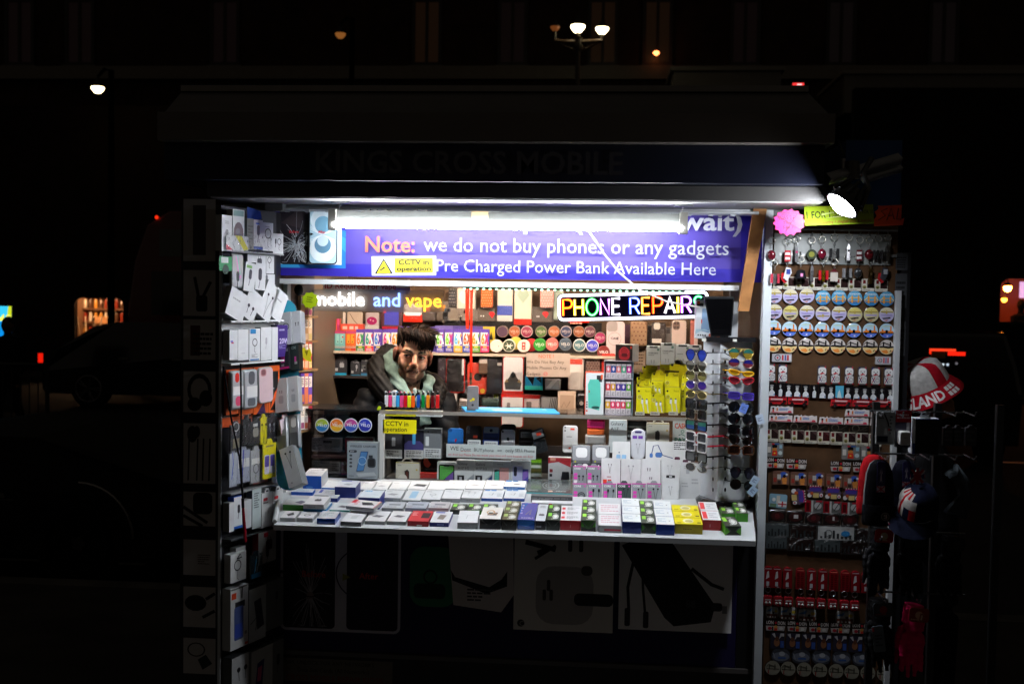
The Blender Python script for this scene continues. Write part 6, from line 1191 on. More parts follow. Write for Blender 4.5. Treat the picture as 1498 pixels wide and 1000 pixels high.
# ================================================================ GOODS LYING ON THE COUNTER
def cbox(label,x0,x1,yb,yf,yk,topc,frontc,artt=None,artf=None,n=1,side=None,group='small boxed goods on the counter',turn=0.,mat='card',name='accessory_box',labels=None,up=0.,shrink=False):
    mid = (x0+x1)/2;pb = CT(mid,yb,up);s = ppm(pb.y);h = (yb-yf)/s*1.02;w_ = (x1-x0)/s*.985
    f0 = CT(mid,yf,up+h);k0 = CT(mid,yk,up+h);dep = (k0-f0).length;each = dep/n
    ux = Vector((1,0,0));uy = CN.cross(ux).normalized();
    for i in range(n):
        M = Matrix((ux,uy,CN)).transposed().to_4x4();M.translation = pb+uy*(each*i)
        M = M @ Matrix.Rotation(R(turn+rnd.uniform(-.7,.7)),4,'Z')
        q = MB(mat);d = each*.97;sd = side or frontc;h_ = h*(1-.002*i)
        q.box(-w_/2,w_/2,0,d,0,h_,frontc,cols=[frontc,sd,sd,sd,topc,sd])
        if artt: artt(Art(q,-w_/2,h_,w_,d,0.,top=True))
        if artf: artf(Art(q,-w_/2,0,w_,h_,0.))
        if shrink:
            for e in (-1,1): q.add([(e*w_/2,-.0006,h_),(e*w_*.42,-.0006,h_),(e*w_*.12,-.0006,h_*.45),(e*w_*.14,-.0006,h_*.42),(e*w_/2,-.0006,h_*.9)],[(0,1,2,3,4)],'5a5c5a','gloss')
        tag(q.build(name,matrix=M),label if n == 1 else labels[i],'box',group)
slab = ic('slab',.5,.5,1.1,'5a5a5e');plugt = ic('plug',.5,.45,1.1,'3a3a3c')
def coiltop(lc,dc='3c4034'): return art(rec(dc,.03,.03,.97,.97),rec(lc,.08,.5,.34,.92),rec('b0b4a8',.4,.82,.7,.9),lambda a: (a.e('dcdcd8',.66,.45,.24,.3),a.o('a8aaa4',.66,.47,.2,.3,rv=.24),a.l('dcdcd8',.005,(.66,.3),(.5,.15),(.35,.12))))
def whitetop(k=None,c='9a9c9e'): return art(*( [ic(k,.5,.45,1.,c)] if k else []),prt('a8aaac',.08,.72,.4,.88,2),prt('c0c2c4',.6,.1,.92,.22,1))
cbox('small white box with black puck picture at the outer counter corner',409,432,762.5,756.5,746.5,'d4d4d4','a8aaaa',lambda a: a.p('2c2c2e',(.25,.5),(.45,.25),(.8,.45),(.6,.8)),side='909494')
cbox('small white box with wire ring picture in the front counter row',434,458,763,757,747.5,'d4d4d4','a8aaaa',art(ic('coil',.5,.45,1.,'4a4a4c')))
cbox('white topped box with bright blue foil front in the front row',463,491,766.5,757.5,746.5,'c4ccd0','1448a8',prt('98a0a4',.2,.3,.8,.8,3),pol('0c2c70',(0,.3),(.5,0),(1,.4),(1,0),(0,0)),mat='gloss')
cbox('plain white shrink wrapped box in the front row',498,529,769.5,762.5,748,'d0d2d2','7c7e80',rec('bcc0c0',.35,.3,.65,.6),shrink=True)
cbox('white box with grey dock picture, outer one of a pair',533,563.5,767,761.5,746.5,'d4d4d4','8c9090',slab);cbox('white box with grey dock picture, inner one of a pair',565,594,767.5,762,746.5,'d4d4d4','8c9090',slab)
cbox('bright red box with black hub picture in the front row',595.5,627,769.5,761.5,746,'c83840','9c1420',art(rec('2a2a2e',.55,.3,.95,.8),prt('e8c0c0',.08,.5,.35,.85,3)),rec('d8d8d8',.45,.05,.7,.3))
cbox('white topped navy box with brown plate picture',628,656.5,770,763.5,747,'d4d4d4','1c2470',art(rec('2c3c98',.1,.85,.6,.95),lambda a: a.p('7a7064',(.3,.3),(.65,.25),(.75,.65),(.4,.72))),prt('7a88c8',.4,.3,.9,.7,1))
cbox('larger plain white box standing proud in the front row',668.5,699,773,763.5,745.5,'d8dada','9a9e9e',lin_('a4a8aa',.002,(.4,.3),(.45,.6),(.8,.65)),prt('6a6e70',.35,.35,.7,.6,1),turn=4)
cbox('white topped black box with gold cable picture',701,732.5,773.5,758,740.5,'d8d4cc','0c0c0e',lambda a: (a.p('3c3834',(.3,.3),(.75,.3),(.8,.55),(.35,.55)),a.o('b8905c',.45,.55,.2,.25,rv=.2),a.l('b8905c',.003,(.2,.55),(.5,.7),(.75,.4))),shrink=True)
dg = 'dark boxes with lime label and white cable'
cbox('',733.5,755.5,775,759.5,731.5,'4a4838','1c1a14',coiltop('a0b868','5a543c'),n=3,labels=['front dark brown cable box beside the violet pack','middle dark brown cable box behind the front one','rear dark brown cable box topmost of its column'],group=dg,shrink=True)
cbox('violet and blue foil pack with tripod picture in the front row',756.5,782,774.5,759.5,734,'5a58a0','1c50a8',art(pol('2a64b0',(0,.9),(.4,1),(0,.2)),lin_('8a8480',.005,(.4,.3),(.7,.6),(.65,.3)),prt('c8c0e0',.08,.3,.2,.9,4),txt('d8d0e8','FLEXIBLE',.2,.06,.08,wmax=.7)),pol('3a78c8',(0,.6),(.5,.3),(1,.7),(1,1),(0,1)),mat='gloss')
cbox('narrow white topped black box with plug picture',783,797.5,774.5,761,736,'c0c4c8','121214',art(ic('plug',.5,.35,1.6,'26282c'),prt('5a5c60',.2,.75,.8,.9,2)),prt('8a8a8c',.1,.2,.8,.5,1))
cbox('',799,818.5,775.5,760,737,'2c3a2c','1c201c',coiltop('7cc840','2c342c'),n=2,labels=['front dark green adaptor box left of the red footed box','rear dark green adaptor box left of the red footed box'],group=dg,shrink=True)
def redlist(a): [a.r('d83038',.04+.0*k,.12+.3*k,.2,.26+.3*k) for k in range(3)];[a.g('8c8c90',.3,.1+.3*k,.9,.28+.3*k,3,sd=k) for k in range(3)]
cbox('white topped box with deep red front beside the green boxes',819,849.5,775.5,760.5,738.5,'d8d8da','a81420',redlist,lin_('d8b0b0',.001,(.5,.3),(.5,.6)))
cbox('',849.8,871.5,776.5,760.5,729.5,'3a443a','244c14',coiltop('90d040','3a4438'),art(pol('3c8418',(0,1),(.2,.5),(0,0)),pol('3c8418',(1,1),(.8,.5),(1,0)),pol('14180f',(0,.45),(.5,.2),(1,.45),(1,0),(0,0))),n=3,labels=['front green cable box between the two white footed boxes','middle green cable box between the two white topped boxes','rear green cable box between the two white topped boxes'],group=dg,shrink=True)
cbox('',875,909,778.5,768,735.5,'d8d8d8','a0a2a2',art(prt('c8a0a8',.1,.2,.9,.9,4),lin_('d8c8cc',.002,(.1,.4),(.8,.5))),rec('b02038',.25,.25,.98,.5),n=2,labels=['front white box with a red line low on its face','rear white box behind the red lined one'],turn=0)
cbox('',910.5,937.5,779.8,762.5,728,'d8dcdc','0c2470',art(prt('a0b0c0',.1,.3,.6,.8,3),ell('8a7c50',.8,.75,.05)),n=3,labels=['front white topped navy box of the first blue column','middle white topped navy box of the first blue column','rear white topped navy box of the first blue column'],group='white and blue boxes in columns')
cbox('',938,959.2,779.8,764.5,731.5,'3a443a','1c2c14',coiltop('90d040','3a4438'),art(pol('3c8418',(0,1),(.25,.5),(0,.2)),pol('3c8418',(1,1),(.75,.5),(1,.2))),n=3,labels=['front green cable box between the two blue columns','middle green cable box between the two blue columns','rear green cable box between the two blue columns'],group=dg,shrink=True)
cbox('',959.8,986.5,782.5,766.5,732,'d8dcdc','0c3490',art(prt('a0b0c0',.1,.3,.6,.8,3),ell('3a3c3e',.75,.45,.05)),n=3,labels=['front white topped blue box of the second blue column','middle white topped blue box of the second blue column','rear white topped blue box of the second blue column'],group='white and blue boxes in columns')
cbox('',987,1027.5,780.5,766,738,'d8c810','a8980a',art(lambda a: (a.e('dcd8b8',.5,.5,.2,.32),a.e('b8ac60',.52,.46,.14,.2)),prt('6a6008',.08,.1,.3,.3,1),rec('3a3408',.82,.15,.95,.3)),prt('6a6008',.3,.4,.75,.6,1),n=3,labels=['front yellow bulb box of the wide yellow column','middle yellow bulb box of the wide yellow column','rear yellow bulb box of the wide yellow column'],group='yellow boxes on the counter')
cbox('',1027.8,1054.5,775.3,760,733.5,'d8d8d8','a41820',art(rec('d83838',.05,.15,.3,.9),prt('b0b0b4',.4,.2,.9,.8,3)),lin_('e0c0c0',.001,(.4,.3),(.4,.6)),n=2,labels=['front red footed white box right of the yellow column','rear red footed white box right of the yellow column'],side='d8481c')
cbox('',1056,1076,757,751,733,'38423a','3c8c18',coiltop('90d040'),n=2,labels=['front green cable box at the sunglasses foot','rear green cable box at the sunglasses foot'],group=dg,up=.004)
cbox('',1077,1094,763,750.5,733,'38423a','3c8c18',coiltop('90d040'),n=2,labels=['front bright green box behind the last corner box','rear bright green box behind the last corner box'],group=dg)
cbox('green edged cable box alone at the inner counter corner',1060.5,1084,782.5,769,755,'3a443a','16240e',coiltop('90d040'),art(pol('4c9c1c',(0,1),(.3,.4),(0,0)),pol('4c9c1c',(1,1),(.7,.4),(1,0))),side='4ca01c',turn=6,group=dg,shrink=True)
# second row, left half
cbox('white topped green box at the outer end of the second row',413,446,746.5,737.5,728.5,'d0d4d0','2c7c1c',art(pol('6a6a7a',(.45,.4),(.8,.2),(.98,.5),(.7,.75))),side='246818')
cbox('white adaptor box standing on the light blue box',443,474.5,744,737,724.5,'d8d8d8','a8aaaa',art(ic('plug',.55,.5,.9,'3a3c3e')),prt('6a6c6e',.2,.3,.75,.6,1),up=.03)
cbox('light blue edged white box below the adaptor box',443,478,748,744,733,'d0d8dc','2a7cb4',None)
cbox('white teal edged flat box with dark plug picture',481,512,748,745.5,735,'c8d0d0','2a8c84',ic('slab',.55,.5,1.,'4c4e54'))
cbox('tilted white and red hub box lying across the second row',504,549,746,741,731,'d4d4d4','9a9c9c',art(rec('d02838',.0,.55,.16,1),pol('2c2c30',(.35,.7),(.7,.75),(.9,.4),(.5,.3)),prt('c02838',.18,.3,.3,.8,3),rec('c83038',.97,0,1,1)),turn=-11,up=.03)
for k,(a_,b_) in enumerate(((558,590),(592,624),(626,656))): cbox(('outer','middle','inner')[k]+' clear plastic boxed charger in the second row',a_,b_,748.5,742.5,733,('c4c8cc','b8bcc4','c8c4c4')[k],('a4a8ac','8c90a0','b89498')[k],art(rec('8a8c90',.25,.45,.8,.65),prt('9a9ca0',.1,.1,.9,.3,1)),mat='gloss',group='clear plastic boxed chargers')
for k,a_ in enumerate((658,682,704)): cbox(('outer','middle','inner')[k]+' dark green topped box in the gap row behind the gold cable box',a_,a_+22.5,752,745.5,736,'343e34',('1a1e1a','3c7c1c','181c18')[k],coiltop('8ccc40','343c34'),group=dg)
# back rows of white boxes
WB = 'white cable boxes in the two back rows of the counter'
cbox('big white topped bright blue box under the cyan board',442.5,471,714.5,695,684,'d4d4d6','1450b0',art(ell('2a2a2c',.8,.85,.08),prt('b0b0b4',.2,.3,.7,.8,3)),ell('4a80c8',.35,.1,.2,.1),side='b8bcc0')
cbox('blue edged white box lying below the big blue box',425,458,724,719,714,'c0c8d0','1c50b0',prt('8aa0b8',.2,.2,.8,.8,2));cbox('white box with violet logos beside the navy fronted box',459,490,727,724,715,'d4d4d6','b4b8ba',art(rec('3848b0',.1,.4,.25,.9),prt('b0b4b8',.4,.2,.9,.8,3)))
cbox('white topped navy box standing over the back row',489,521,728,711.5,702,'d4d8dc','1c2870',art(rec('4a50b8',.1,.9,.6,1),ic('slab',.55,.45,.8,'a8acb4')),up=.0)
cbox('blue fronted flat box under the violet logo box',478,494,734,728,723,'b8bcc4','20307c',None);cbox('white box with sky blue lettering and navy front in the back row',523.5,556,744,727,715.5,'d0d8dc','1c2c80',art(prt('5aa8d0',.1,.7,.6,.95,1),lin_('a0b4c0',.002,(.2,.3),(.5,.5),(.9,.3))))
cbox('flat blue edged white box behind the navy box',470,490,716,713,703,'d0d4d6','1c60c0',whitetop())
for k,(a_,b_,ic_) in enumerate(((525,543,None),(544,566,'slab'),(567.5,594,None),(595,623,'hub'),(624,651,None))):
    cbox(('outermost plain','second','third, blank topped','fourth, black hub pictured','fifth')[k]+' white box in the rear row, near the white post',a_,b_,719,715.5,703.5,'d6d8d8','b4b8b8',(lambda a: a.p('3a3c40',(.2,.45),(.35,.7),(.95,.65),(.85,.35))) if ic_ == 'hub' else whitetop(ic_,'b0b2b4'),prt('9a9c9e',.2,.3,.7,.6,1),group=WB)
for k,(a_,b_) in enumerate(((651,679.5),(680,706.5),(707.5,735.5))): cbox(('outer','middle','inner')[k]+' white cable box of the rear row below the A17 phone boxes',a_,b_,718,714.5,701.5,'d8dada','b0b4b4',whitetop('cable' if k == 0 else 'slab','a8aaac'),group=WB)
cbox('white box with blue front band at the inner end of the rear row',736.5,768,715.5,711.5,702,'d4d8da','3468a8',art(rec('3878b8',.02,.75,.3,.98),rec('3878b8',.35,.75,.6,.98),ic('slab',.6,.4,.8,'6a6c70')),prt('98b4d4',.1,.3,.9,.7,1),group=WB)
for k,(a_,b_,ar) in enumerate(((557,586.5,whitetop('slab','9a9ca0')),(587.5,615,lambda a: a.r('9cc4dc',.3,.2,.68,.85)),(616,644,whitetop('ring','8a8c90')),(645,673,whitetop(None)),(674,702.5,whitetop('cable','b0b2b4')))):
    cbox(('outermost dock pictured','light blue square marked','ring cable pictured','plain topped','loop cable pictured')[k]+' white box of the middle row on the counter',a_,b_,735,(727.5,731,730,728.5,728)[k],715.5,'d8dada','a0a4a6',ar,prt('6a6e72',.25,.35,.75,.65,1),group=WB)
for k,a_ in enumerate((703.5,736)): cbox(('outer','inner')[k]+' white box with blue tabs and dark blue base in the middle row',a_,a_+31.5,733,728.5,715.5,'d6dadc','12408c',art(rec('3878b8',.04,.86,.3,1),rec('3878b8',.34,.86,.6,1),lin_('7c8088',.003,(.3,.45),(.45,.35),(.5,.6)),prt('a0a8b0',.7,.2,.95,.6,3)),group=WB)
cbox('flat dark glassy tablet box with teal edge on the counter',767,838,722.5,720.5,700,'50585a','2c9aa4',art(lambda a: (a.o('8c9294',.52,.55,.18,.06,rv=.3),a.o('8c9294',.52,.55,.11,.08,rv=.18)),prt('98a0a0',.06,.1,.28,.2,2),rec('a89080',.48,.06,.58,.16),prt('98a0a0',.65,.08,.95,.16,1)),mat='gloss',name='tablet_box')
cbox('stack of grey flat cartons under the glassy tablet box',776,838,735,725.5,722,'6a6c6c','4c4e50',None,prt('8a8c8c',.02,.2,.98,.8,3),name='flat_carton')
cbox('white red trimmed box with a row of logos behind the black plug box',777,838,739,735.5,731,'d4d4d6','b8b8ba',None,art(rec('c02838',.0,0,.1,1),rec('2a2a2c',.12,.3,.4,.7),rec('c02838',.42,.3,.5,.8)))
# ---- upright earphone cards and boxes, right half of the counter
UPL = lambda py,px: CT(px,py)
def up(label,px,col,ar,shape='card',d=.02,lean=-14,back=.0,name='earphone_box',group=None,film=False,mt='card',side=None):
    x0,y0,x1,y1 = px;b = CT((x0+x1)/2,735);y_ = .16+back
    return goods(name,label,'earphones',YP(y_),px,d,col,ar,shape,group,lean=lean,film=film,mat=mt,side=side)
GCR = 'grey and pink carded earphones on the counter'
def core(n,k,gc='8a9094'):
    return art(rec('d040a8',0,.84,1,.885),txt('e8e8e8','CORE',.1,.72,.08,bold=.03,wmax=.5),ell('d040a8',.85,.76,.06),rec('d848b0',.08,.42,.34,.54),rec('d848b0',.08,.24,.34,.38),rec('e0e0e0',.08,.06,.34,.2),ic(k,.62,.34,1.2,'1c1c20' if k != 'buds' or n else 'dcdce0'))
for k,(a_,b_,kd,col,nm) in enumerate(((837.5,858.5,'coil','8a9094','outermost coiled lead'),(859.5,880.5,'cable','8a9094','second, black jack lead'),(881.5,901.5,'cable','8a9094','third, black jack lead'),(902.5,923.5,'earphones','3c4a48','dark green'),(924.5,945,'earphones','949a9c','fifth, white lead'),(946,967.5,'earphones','9aa0a2','innermost, white lead'))):
    up(f'{nm} earphone card of the front grey and pink row',(a_,703,b_,736),col,core(k,kd),'tab',.008,group=GCR,name='earphone_card',side='c83a98',back=.0)
for k,(a_,b_) in enumerate(((838,857.5),(858.5,878.5))): up(('outer','inner')[k]+' grey card with black earbuds in the second grey and pink row',(a_,678,b_,708),'868c90',core(1,'buds'),'tab',.008,group=GCR,name='earphone_card',side='c83a98',back=.06)
for k,(a_,b_) in enumerate(((836,864),(865.5,892))): up(('outer','inner')[k]+' clear blister with white earbud case above the grey cards',(a_,650,b_,688),'6c7074',art(rec('9a9ea2',.04,.4,.96,.96),rrc('f0f2f2',.22,.5,.82,.88,.3),rec('484a4e',.0,.0,1,.3),ic('buds',.3,.15,.7,'e8e8e8'),ell('e8e8e8',.72,.17,.16,.1),ell('a8b020',.2,.34,.05)),'pouch',.02,back=.12,name='earbud_blister',mt='gloss',film=True,group='clear earbud blisters on the counter')
WE = 'white earphone boxes standing on the counter'
for px,lab,ar,bk in (((879.5,670,907.5,722),'white earphone box with red squares above the pink tabs',art(ic('earphones',.45,.7,.6,'5a5a5c'),rec('d84030',.1,.22,.3,.4),rec('d84030',.34,.22,.54,.4),prt('a04840',.3,.45,.6,.5,1)),.07),((908.5,671,937.5,722),'white earphone box with long grey leads in the middle',art(ic('earphones',.5,.6,.9,'a0a2a6'),ic('coil',.5,.25,.5,'a8aaac')),.07),((938,671,966.5,722),'white earphone box with two tiny black buds',art(ic('buds',.4,.7,.5,'5a5a5c'),ic('buds',.5,.45,.4,'5a5a5c')),.07),((967.5,672,995.5,716),'white earphone box with faint blurred leads',ic('earphones',.45,.6,.8,'b8babc'),.08),
    ((896,645.5,922,672),'white box with two pale blue earbud pictures in the upper row',art(rrc('8ab4d8',.22,.05,.46,.28,.2),rrc('8ab4d8',.52,.05,.78,.28,.2),ell('5a6c80',.38,.4,.04)),.13),((945,645.5,984.5,672),'white box with blue bone earphones and cable picture',art(lambda a: (a.l('3c4c78',.004,(.2,.2),(.28,.75),(.45,.8),(.62,.25),(1,.1)),a.rr('4870b0',.35,.12,.6,.4,.4),a.rr('4870b0',.14,.1,.26,.34,.4)),),.13),((984.5,645,1011,678),'white box with grey lettering and maroon connector pictures',art(prt('3a3c3e',.06,.6,.75,.95,4),rrc('4a1c34',.1,.12,.4,.3,.3),rrc('4a1c34',.55,.0,.85,.18,.3)),.13)):
    up(lab,px,'d8dada',ar,'box',.03,back=bk,group=WE,side='b4b8b8')
up('white box with black hang slot and thin earphones in front',(969,695,993,737),'d8dada',art(rrc('1c1c1e',.24,.9,.78,1.0,.2),rec('d8dada',.42,.93,.6,.97),ic('earphones',.5,.45,.7,'9a9c9e'),rec('c02838',.02,0,.08,.16)),'box',.025,back=0,group=WE,side='c0c4c4')
for k,(px,lab) in enumerate((((994.5,697,1010,737),'narrow white box with red foot beside the black slot box'),((1009,690,1025.5,737),'white glossy box at the foot of the sunglasses rack'),((996,676,1022,700),'clear white blister leaning beside the sunglasses rack'))):
    up(lab,px,'d4d6d6',art(rec('c02838',.3,0,.5,.12) if k < 2 else rec('b0b4b8',.3,.3,.7,.7),prt('b0b2b4',.2,.6,.8,.8,2)),'box',.02,back=.02+.03*(k == 2),group=WE)
# ================================================================ SUNGLASSES RACK
def PV(px,y): return P(px,600,y)
rb0,rt0 = CT(1060,722).z+.012,Z(500,.04,1060)
A_,B_,C2_,D_,E2_ = (X(1027,.15,600),.15),(X(1052,.03,600),.03),(X(1098,.10,600),.10),(X(1092,.22,600),.24),(X(1040,.24,600),.26)
rack = thing('sunglasses_rack','tall silver turning display column holding sunglasses at the end of the counter','display rack',Matrix.Translation((B_[0]+.03,.12,rb0)))
ri = rack.matrix_world.inverted()
q = MB('steel');pts = [A_,B_,C2_,D_,E2_];n = 5
q.add([(x,y,rb0) for x,y in pts]+[(x,y,rt0) for x,y in pts],[(i,(i+1) % n,(i+1) % n+n,i+n) for i in range(n)]+[(5,6,7,8,9)],'c4c8cc','paint')
def fplane(a,b): return Plane((a[0],a[1],0),(b[0]-a[0],b[1]-a[1],0))
F1,F2 = fplane(A_,B_),fplane(B_,C2_)
for pl_,px in ((F1,1043.5),(F2,1060.5)):
    for k in range(14):
        u,v = pl_.uv(px,513+15.6*k)
        M = pl_.mtx(u,v);q.M = M;q.prism([(x*.0075,z*.0115) for x,z in [(math.cos(i*.5236),math.sin(i*.5236)) for i in range(12)]],-.0012,.0,'d4d8da','paint');q.prism([(x*.0052,z*.009) for x,z in [(math.cos(i*.5236),math.sin(i*.5236)) for i in range(12)]],-.0018,-.0013,'0a0a0c','matte');q.M = None
q.build('column',rack,ri)
cxr,cyr = (A_[0]+C2_[0])/2+.005,.14
q = MB('gloss');q.lathe([(.115,rb0-.035),(.12,rb0-.012),(.105,rb0-.001)],'121214',n=24,c=(cxr,cyr,0));q.build('base',rack,ri)
q = MB('gloss');q.box(A_[0]-.004,C2_[0]+.004,.02,.25,rt0+.001,rt0+.02,'1a1a1c');q.build('top_plate',rack,ri)
for px in (1030,1075): q = MB('card');xx = X(px,.015,498);q.box(xx-.008,xx+.008,.014,.0195,rt0+.003,rt0+.013,'d0d0c8');q.build('label_clip',rack,ri)
# mirror panel on top
q = MB('gloss');tl,tr,br,bl = P(1030,434,.02),P(1074.5,434.5,.03),P(1070,491,.07),P(1040,492,.07)
def slabq(q,a,b,c,d,th,col,mt=None): n_ = (b-a).cross(d-a).normalized()*th;v = [a,b,c,d,a+n_,b+n_,c+n_,d+n_];q.add(v,[(0,1,2,3),(7,6,5,4),(0,4,5,1),(1,5,6,2),(2,6,7,3),(3,7,4,0)],col,mt)
slabq(q,tl,tr,br,bl,.008,'2a2c2e');mir = thing('tilted_mirror','black framed mirror tilted forward on top of the sunglasses rack','mirror',Matrix.Translation((bl+br)/2));mi = mir.matrix_world.inverted();q.build('frame',mir,mi)
c0 = (tl+tr+br+bl)/4;q = MB('gloss');off = Vector((0,-.004,0));slabq(q,*[c0+(v-c0)*.9+off for v in (tl,tr,br,bl)],.002,'08080a');q.build('mirror_glass',mir,mi)
goods('speaker_box','tall white box picturing a blue speaker behind the tilted mirror','box',YP(.16),(1018,439,1044,495),.07,'d4d8dc',art(rec('2a2c30',.04,.84,.4,.92),rec('e0501c',.06,.9,.2,.97),pol('7c98b8',(.3,.2),(.75,.15),(.85,.8),(.35,.78)),rec('d84830',.3,.4,.36,.5),pol('a8c4d0',(0,.12),(.5,.25),(1,.1),(1,.16),(0,.24)),*[ell('2c2e32',.15+.13*k,.09,.045) for k in range(4)],ell('d84820',.8,.1,.07)))
goods('carton','orange and black carton standing behind the tilted mirror','box',YP(.18),(1045,470,1072,497),.05,'141416',art(rec('d85820',.0,0,.3,1)))
# ---- sunglasses
def rim_pts(kind,w_,h_):
    if kind == 'round': return [(w_*.5*math.cos(R(t)),h_*.5*math.sin(R(t))) for t in range(0,360,20)]
    if kind == 'aviator': return [(w_*.5*math.cos(R(t))*(1 if math.sin(R(t)) > -.2 else .86),h_*.5*math.sin(R(t))*(.8 if math.sin(R(t)) > 0 else 1.1)) for t in range(0,360,20)]
    if kind == 'cat': return [(w_*.5*math.cos(R(t)),h_*.42*math.sin(R(t))+(h_*.22*max(0,math.cos(R(t))))) for t in range(0,360,20)]
    return [(max(-1,min(1,1.25*math.cos(R(t))))*w_*.5,max(-1,min(1,1.3*math.sin(R(t))))*h_*.5) for t in range(0,360,15)]
def mixc0(c): return c and tuple(v*.4 for v in hx(c))
GSG = 'sunglasses on the turning rack'
def glasses(label,M,kind,fc,lc,lc2=None,fm='gloss',rr_=.0022,W_=.058,H_=.048,gap=.014,temple=None,lm='gloss'):
    t = thing('sunglasses',label,'sunglasses',M,GSG);q = MB(fm)
    for s in (-1,1):
        pp = [(s*(gap/2+W_/2)+s*x,-.002,z) for x,z in rim_pts(kind,W_,H_)];q.tube(pp+[pp[0]],rr_,fc,n=5,cap=False)
        hx_ = s*(gap/2+W_)
        q.tube([(hx_,0,H_*.2),(hx_+s*.004,.012,H_*.2),(hx_+s*.002,.09,H_*.18),(hx_-s*.004,.13,-.006)],[rr_,rr_*1.1,rr_,rr_*1.5],temple or fc,n=5)
    q.tube([(-gap/2-.004,-.003,H_*.16),(0,-.006,H_*.22),(gap/2+.004,-.003,H_*.16)],rr_*1.1,fc,n=5)
    if kind == 'aviator': q.tube([(-gap/2-.008,-.002,H_*.36),(gap/2+.008,-.002,H_*.36)],rr_*.8,fc,n=5)
    q.build('frame',t)
    for s in (-1,1):
        q = MB(lm);o = rim_pts(kind,W_*.97,H_*.97);pts = [(s*(gap/2+W_/2)+s*x,-.0015-.002*(1-abs(2*x/W_))**2,z) for x,z in o];q.add([(s*(gap/2+W_/2),-.005,0)]+pts,[(0,i+1,(i+1) % len(pts)+1) for i in range(len(pts))],[hx(lc2) if (lc2 and (pts[i][2]+pts[(i+1) % len(pts)][2]) < 0) else hx(lc) for i in range(len(pts))],None,True);q.build('lens',t)
    return t
def gl(px,py,y,turn,tilt=0): p = P(px,py,y);return Matrix.Translation(p) @ Matrix.Rotation(R(turn),4,'Z') @ Matrix.Rotation(R(tilt),4,'Y')
LS = [(518,'aviator','1c2030','1c3cb8','2850d8','metal','blue mirrored aviator sunglasses topmost on the window side',.048),(534,'aviator','b8b4a8','9a9488','3c3c30','metal','silver mirrored sunglasses second down on the window side',.044),(549,'round','c0b8a0','5a5428','a8a058','metal','green gold mirrored sunglasses third down on the window side',.044),(563,'round','b0a8b0','3c2ca0','5a30b0','metal','violet round sunglasses on the window side',.036),(577,'round','c8b070','6a6038',None,'metal','gold wire sunglasses with dim olive lenses',.03),
      (591,'square','121214','3a3c40','1c1c1e','gloss','chunky black wraparound sunglasses with thick temples',.04),(606,'square','9a988c','1c1a18',None,'metal','silver framed square dark sunglasses',.04),(622,'square','141416','48a088','3c6cc0','gloss','black sunglasses with rainbow mirrored lenses',.038),(639,'square','d8d4d4','4a4c54',None,'gloss','flag patterned sunglasses with red temple, upper of the two',.038),(653,'square','c8c4c8','44464c',None,'gloss','flag patterned sunglasses with red temple, lower of the two',.038),(668,'square','1a1a1c','7a7c7c',None,'gloss','black framed clear sunglasses above the white diamond tag',.036),(684,'round','8a8478','5c5a58',None,'metal','thin wire sunglasses behind the white diamond tag',.03)]
for py,kd,fc,lc,l2,fm,lab,hh in LS:
    lc,l2 = mixc0(lc),mixc0(l2);glasses(lab,gl(1019,py,.0,-52),kd,fc,lc,l2,'gloss' if fm == 'gloss' else 'metal',.0034 if fm == 'gloss' else .0018,.052,hh,temple='b02030' if 'flag' in lab else None)
RS = [(516,'aviator','d0b868','40988c','d0b040','metal','gold aviators with teal to yellow lenses on the street side',.05),(531,'round','b8a890','3434a0','a84858','metal','round sunglasses with blue to red lenses',.04),(546,'cat','e0a818','d88c14','e8c030','gloss','yellow winged sunglasses on the street side',.026),(557,'cat','a81c28','7a1c2c','a83848','gloss','red framed sunglasses below the yellow winged pair',.036),(579,'square','4c38a8','5a48c0',None,'gloss','violet sunglasses with a blue price tag',.03),
      (596,'round','141416','1c1e26',None,'gloss','round black sunglasses under the violet pair',.05),(612,'round','101012','20222a',None,'gloss','large round black sunglasses with pale tag at the post',.05),(629,'square','0e0e10','15151a',None,'gloss','black square sunglasses midway down the street side',.044),(644,'cat','1c1410','181210',None,'gloss','large dark brown winged sunglasses',.05),(658,'square','4c2814','2c1810',None,'gloss','tortoiseshell sunglasses with brown lenses',.038),(690,'aviator','1c1c20','24242e','38384a','metal','large black aviators near the foot of the rack',.056),(709,'round','1a1816','201c1a',None,'metal','lowest round black sunglasses with a hanging pale tag',.048)]
for k,(py,kd,fc,lc,l2,fm,lab,hh) in enumerate(RS):
    lc,l2 = mixc0(lc),mixc0(l2);glasses(lab,gl(1084+(2 if k > 9 else 0),py,-.0,14,3+(k % 3)*2),kd,fc,lc,l2,fm,.003 if fm == 'gloss' else .0016,.045,hh*.86)
for px,py,c,tl_,lab in ((1088,597,'6a88d8',20,'blue price tag with lettering among the street side sunglasses'),(1112,613,'c0d0e4',-15,'pale blue price tag overlapping the white post'),(1101,718,'a8c4e0',40,'pale blue diamond price tag at the foot of the sunglasses'),(1104,703,'b0c8e0',30,'small pale tag behind the lowest black sunglasses'),(1027,681,'d8dcdc',42,'white diamond price tag under the clear sunglasses')):
    goods('price_tag',lab,'price tag',YP(-.03),(px-5.5,py-7,px+5.5,py+7),.001,c,prt('4a5a88',.2,.3,.8,.7,3),'card',tilt=tl_,group='price tags on the sunglasses')
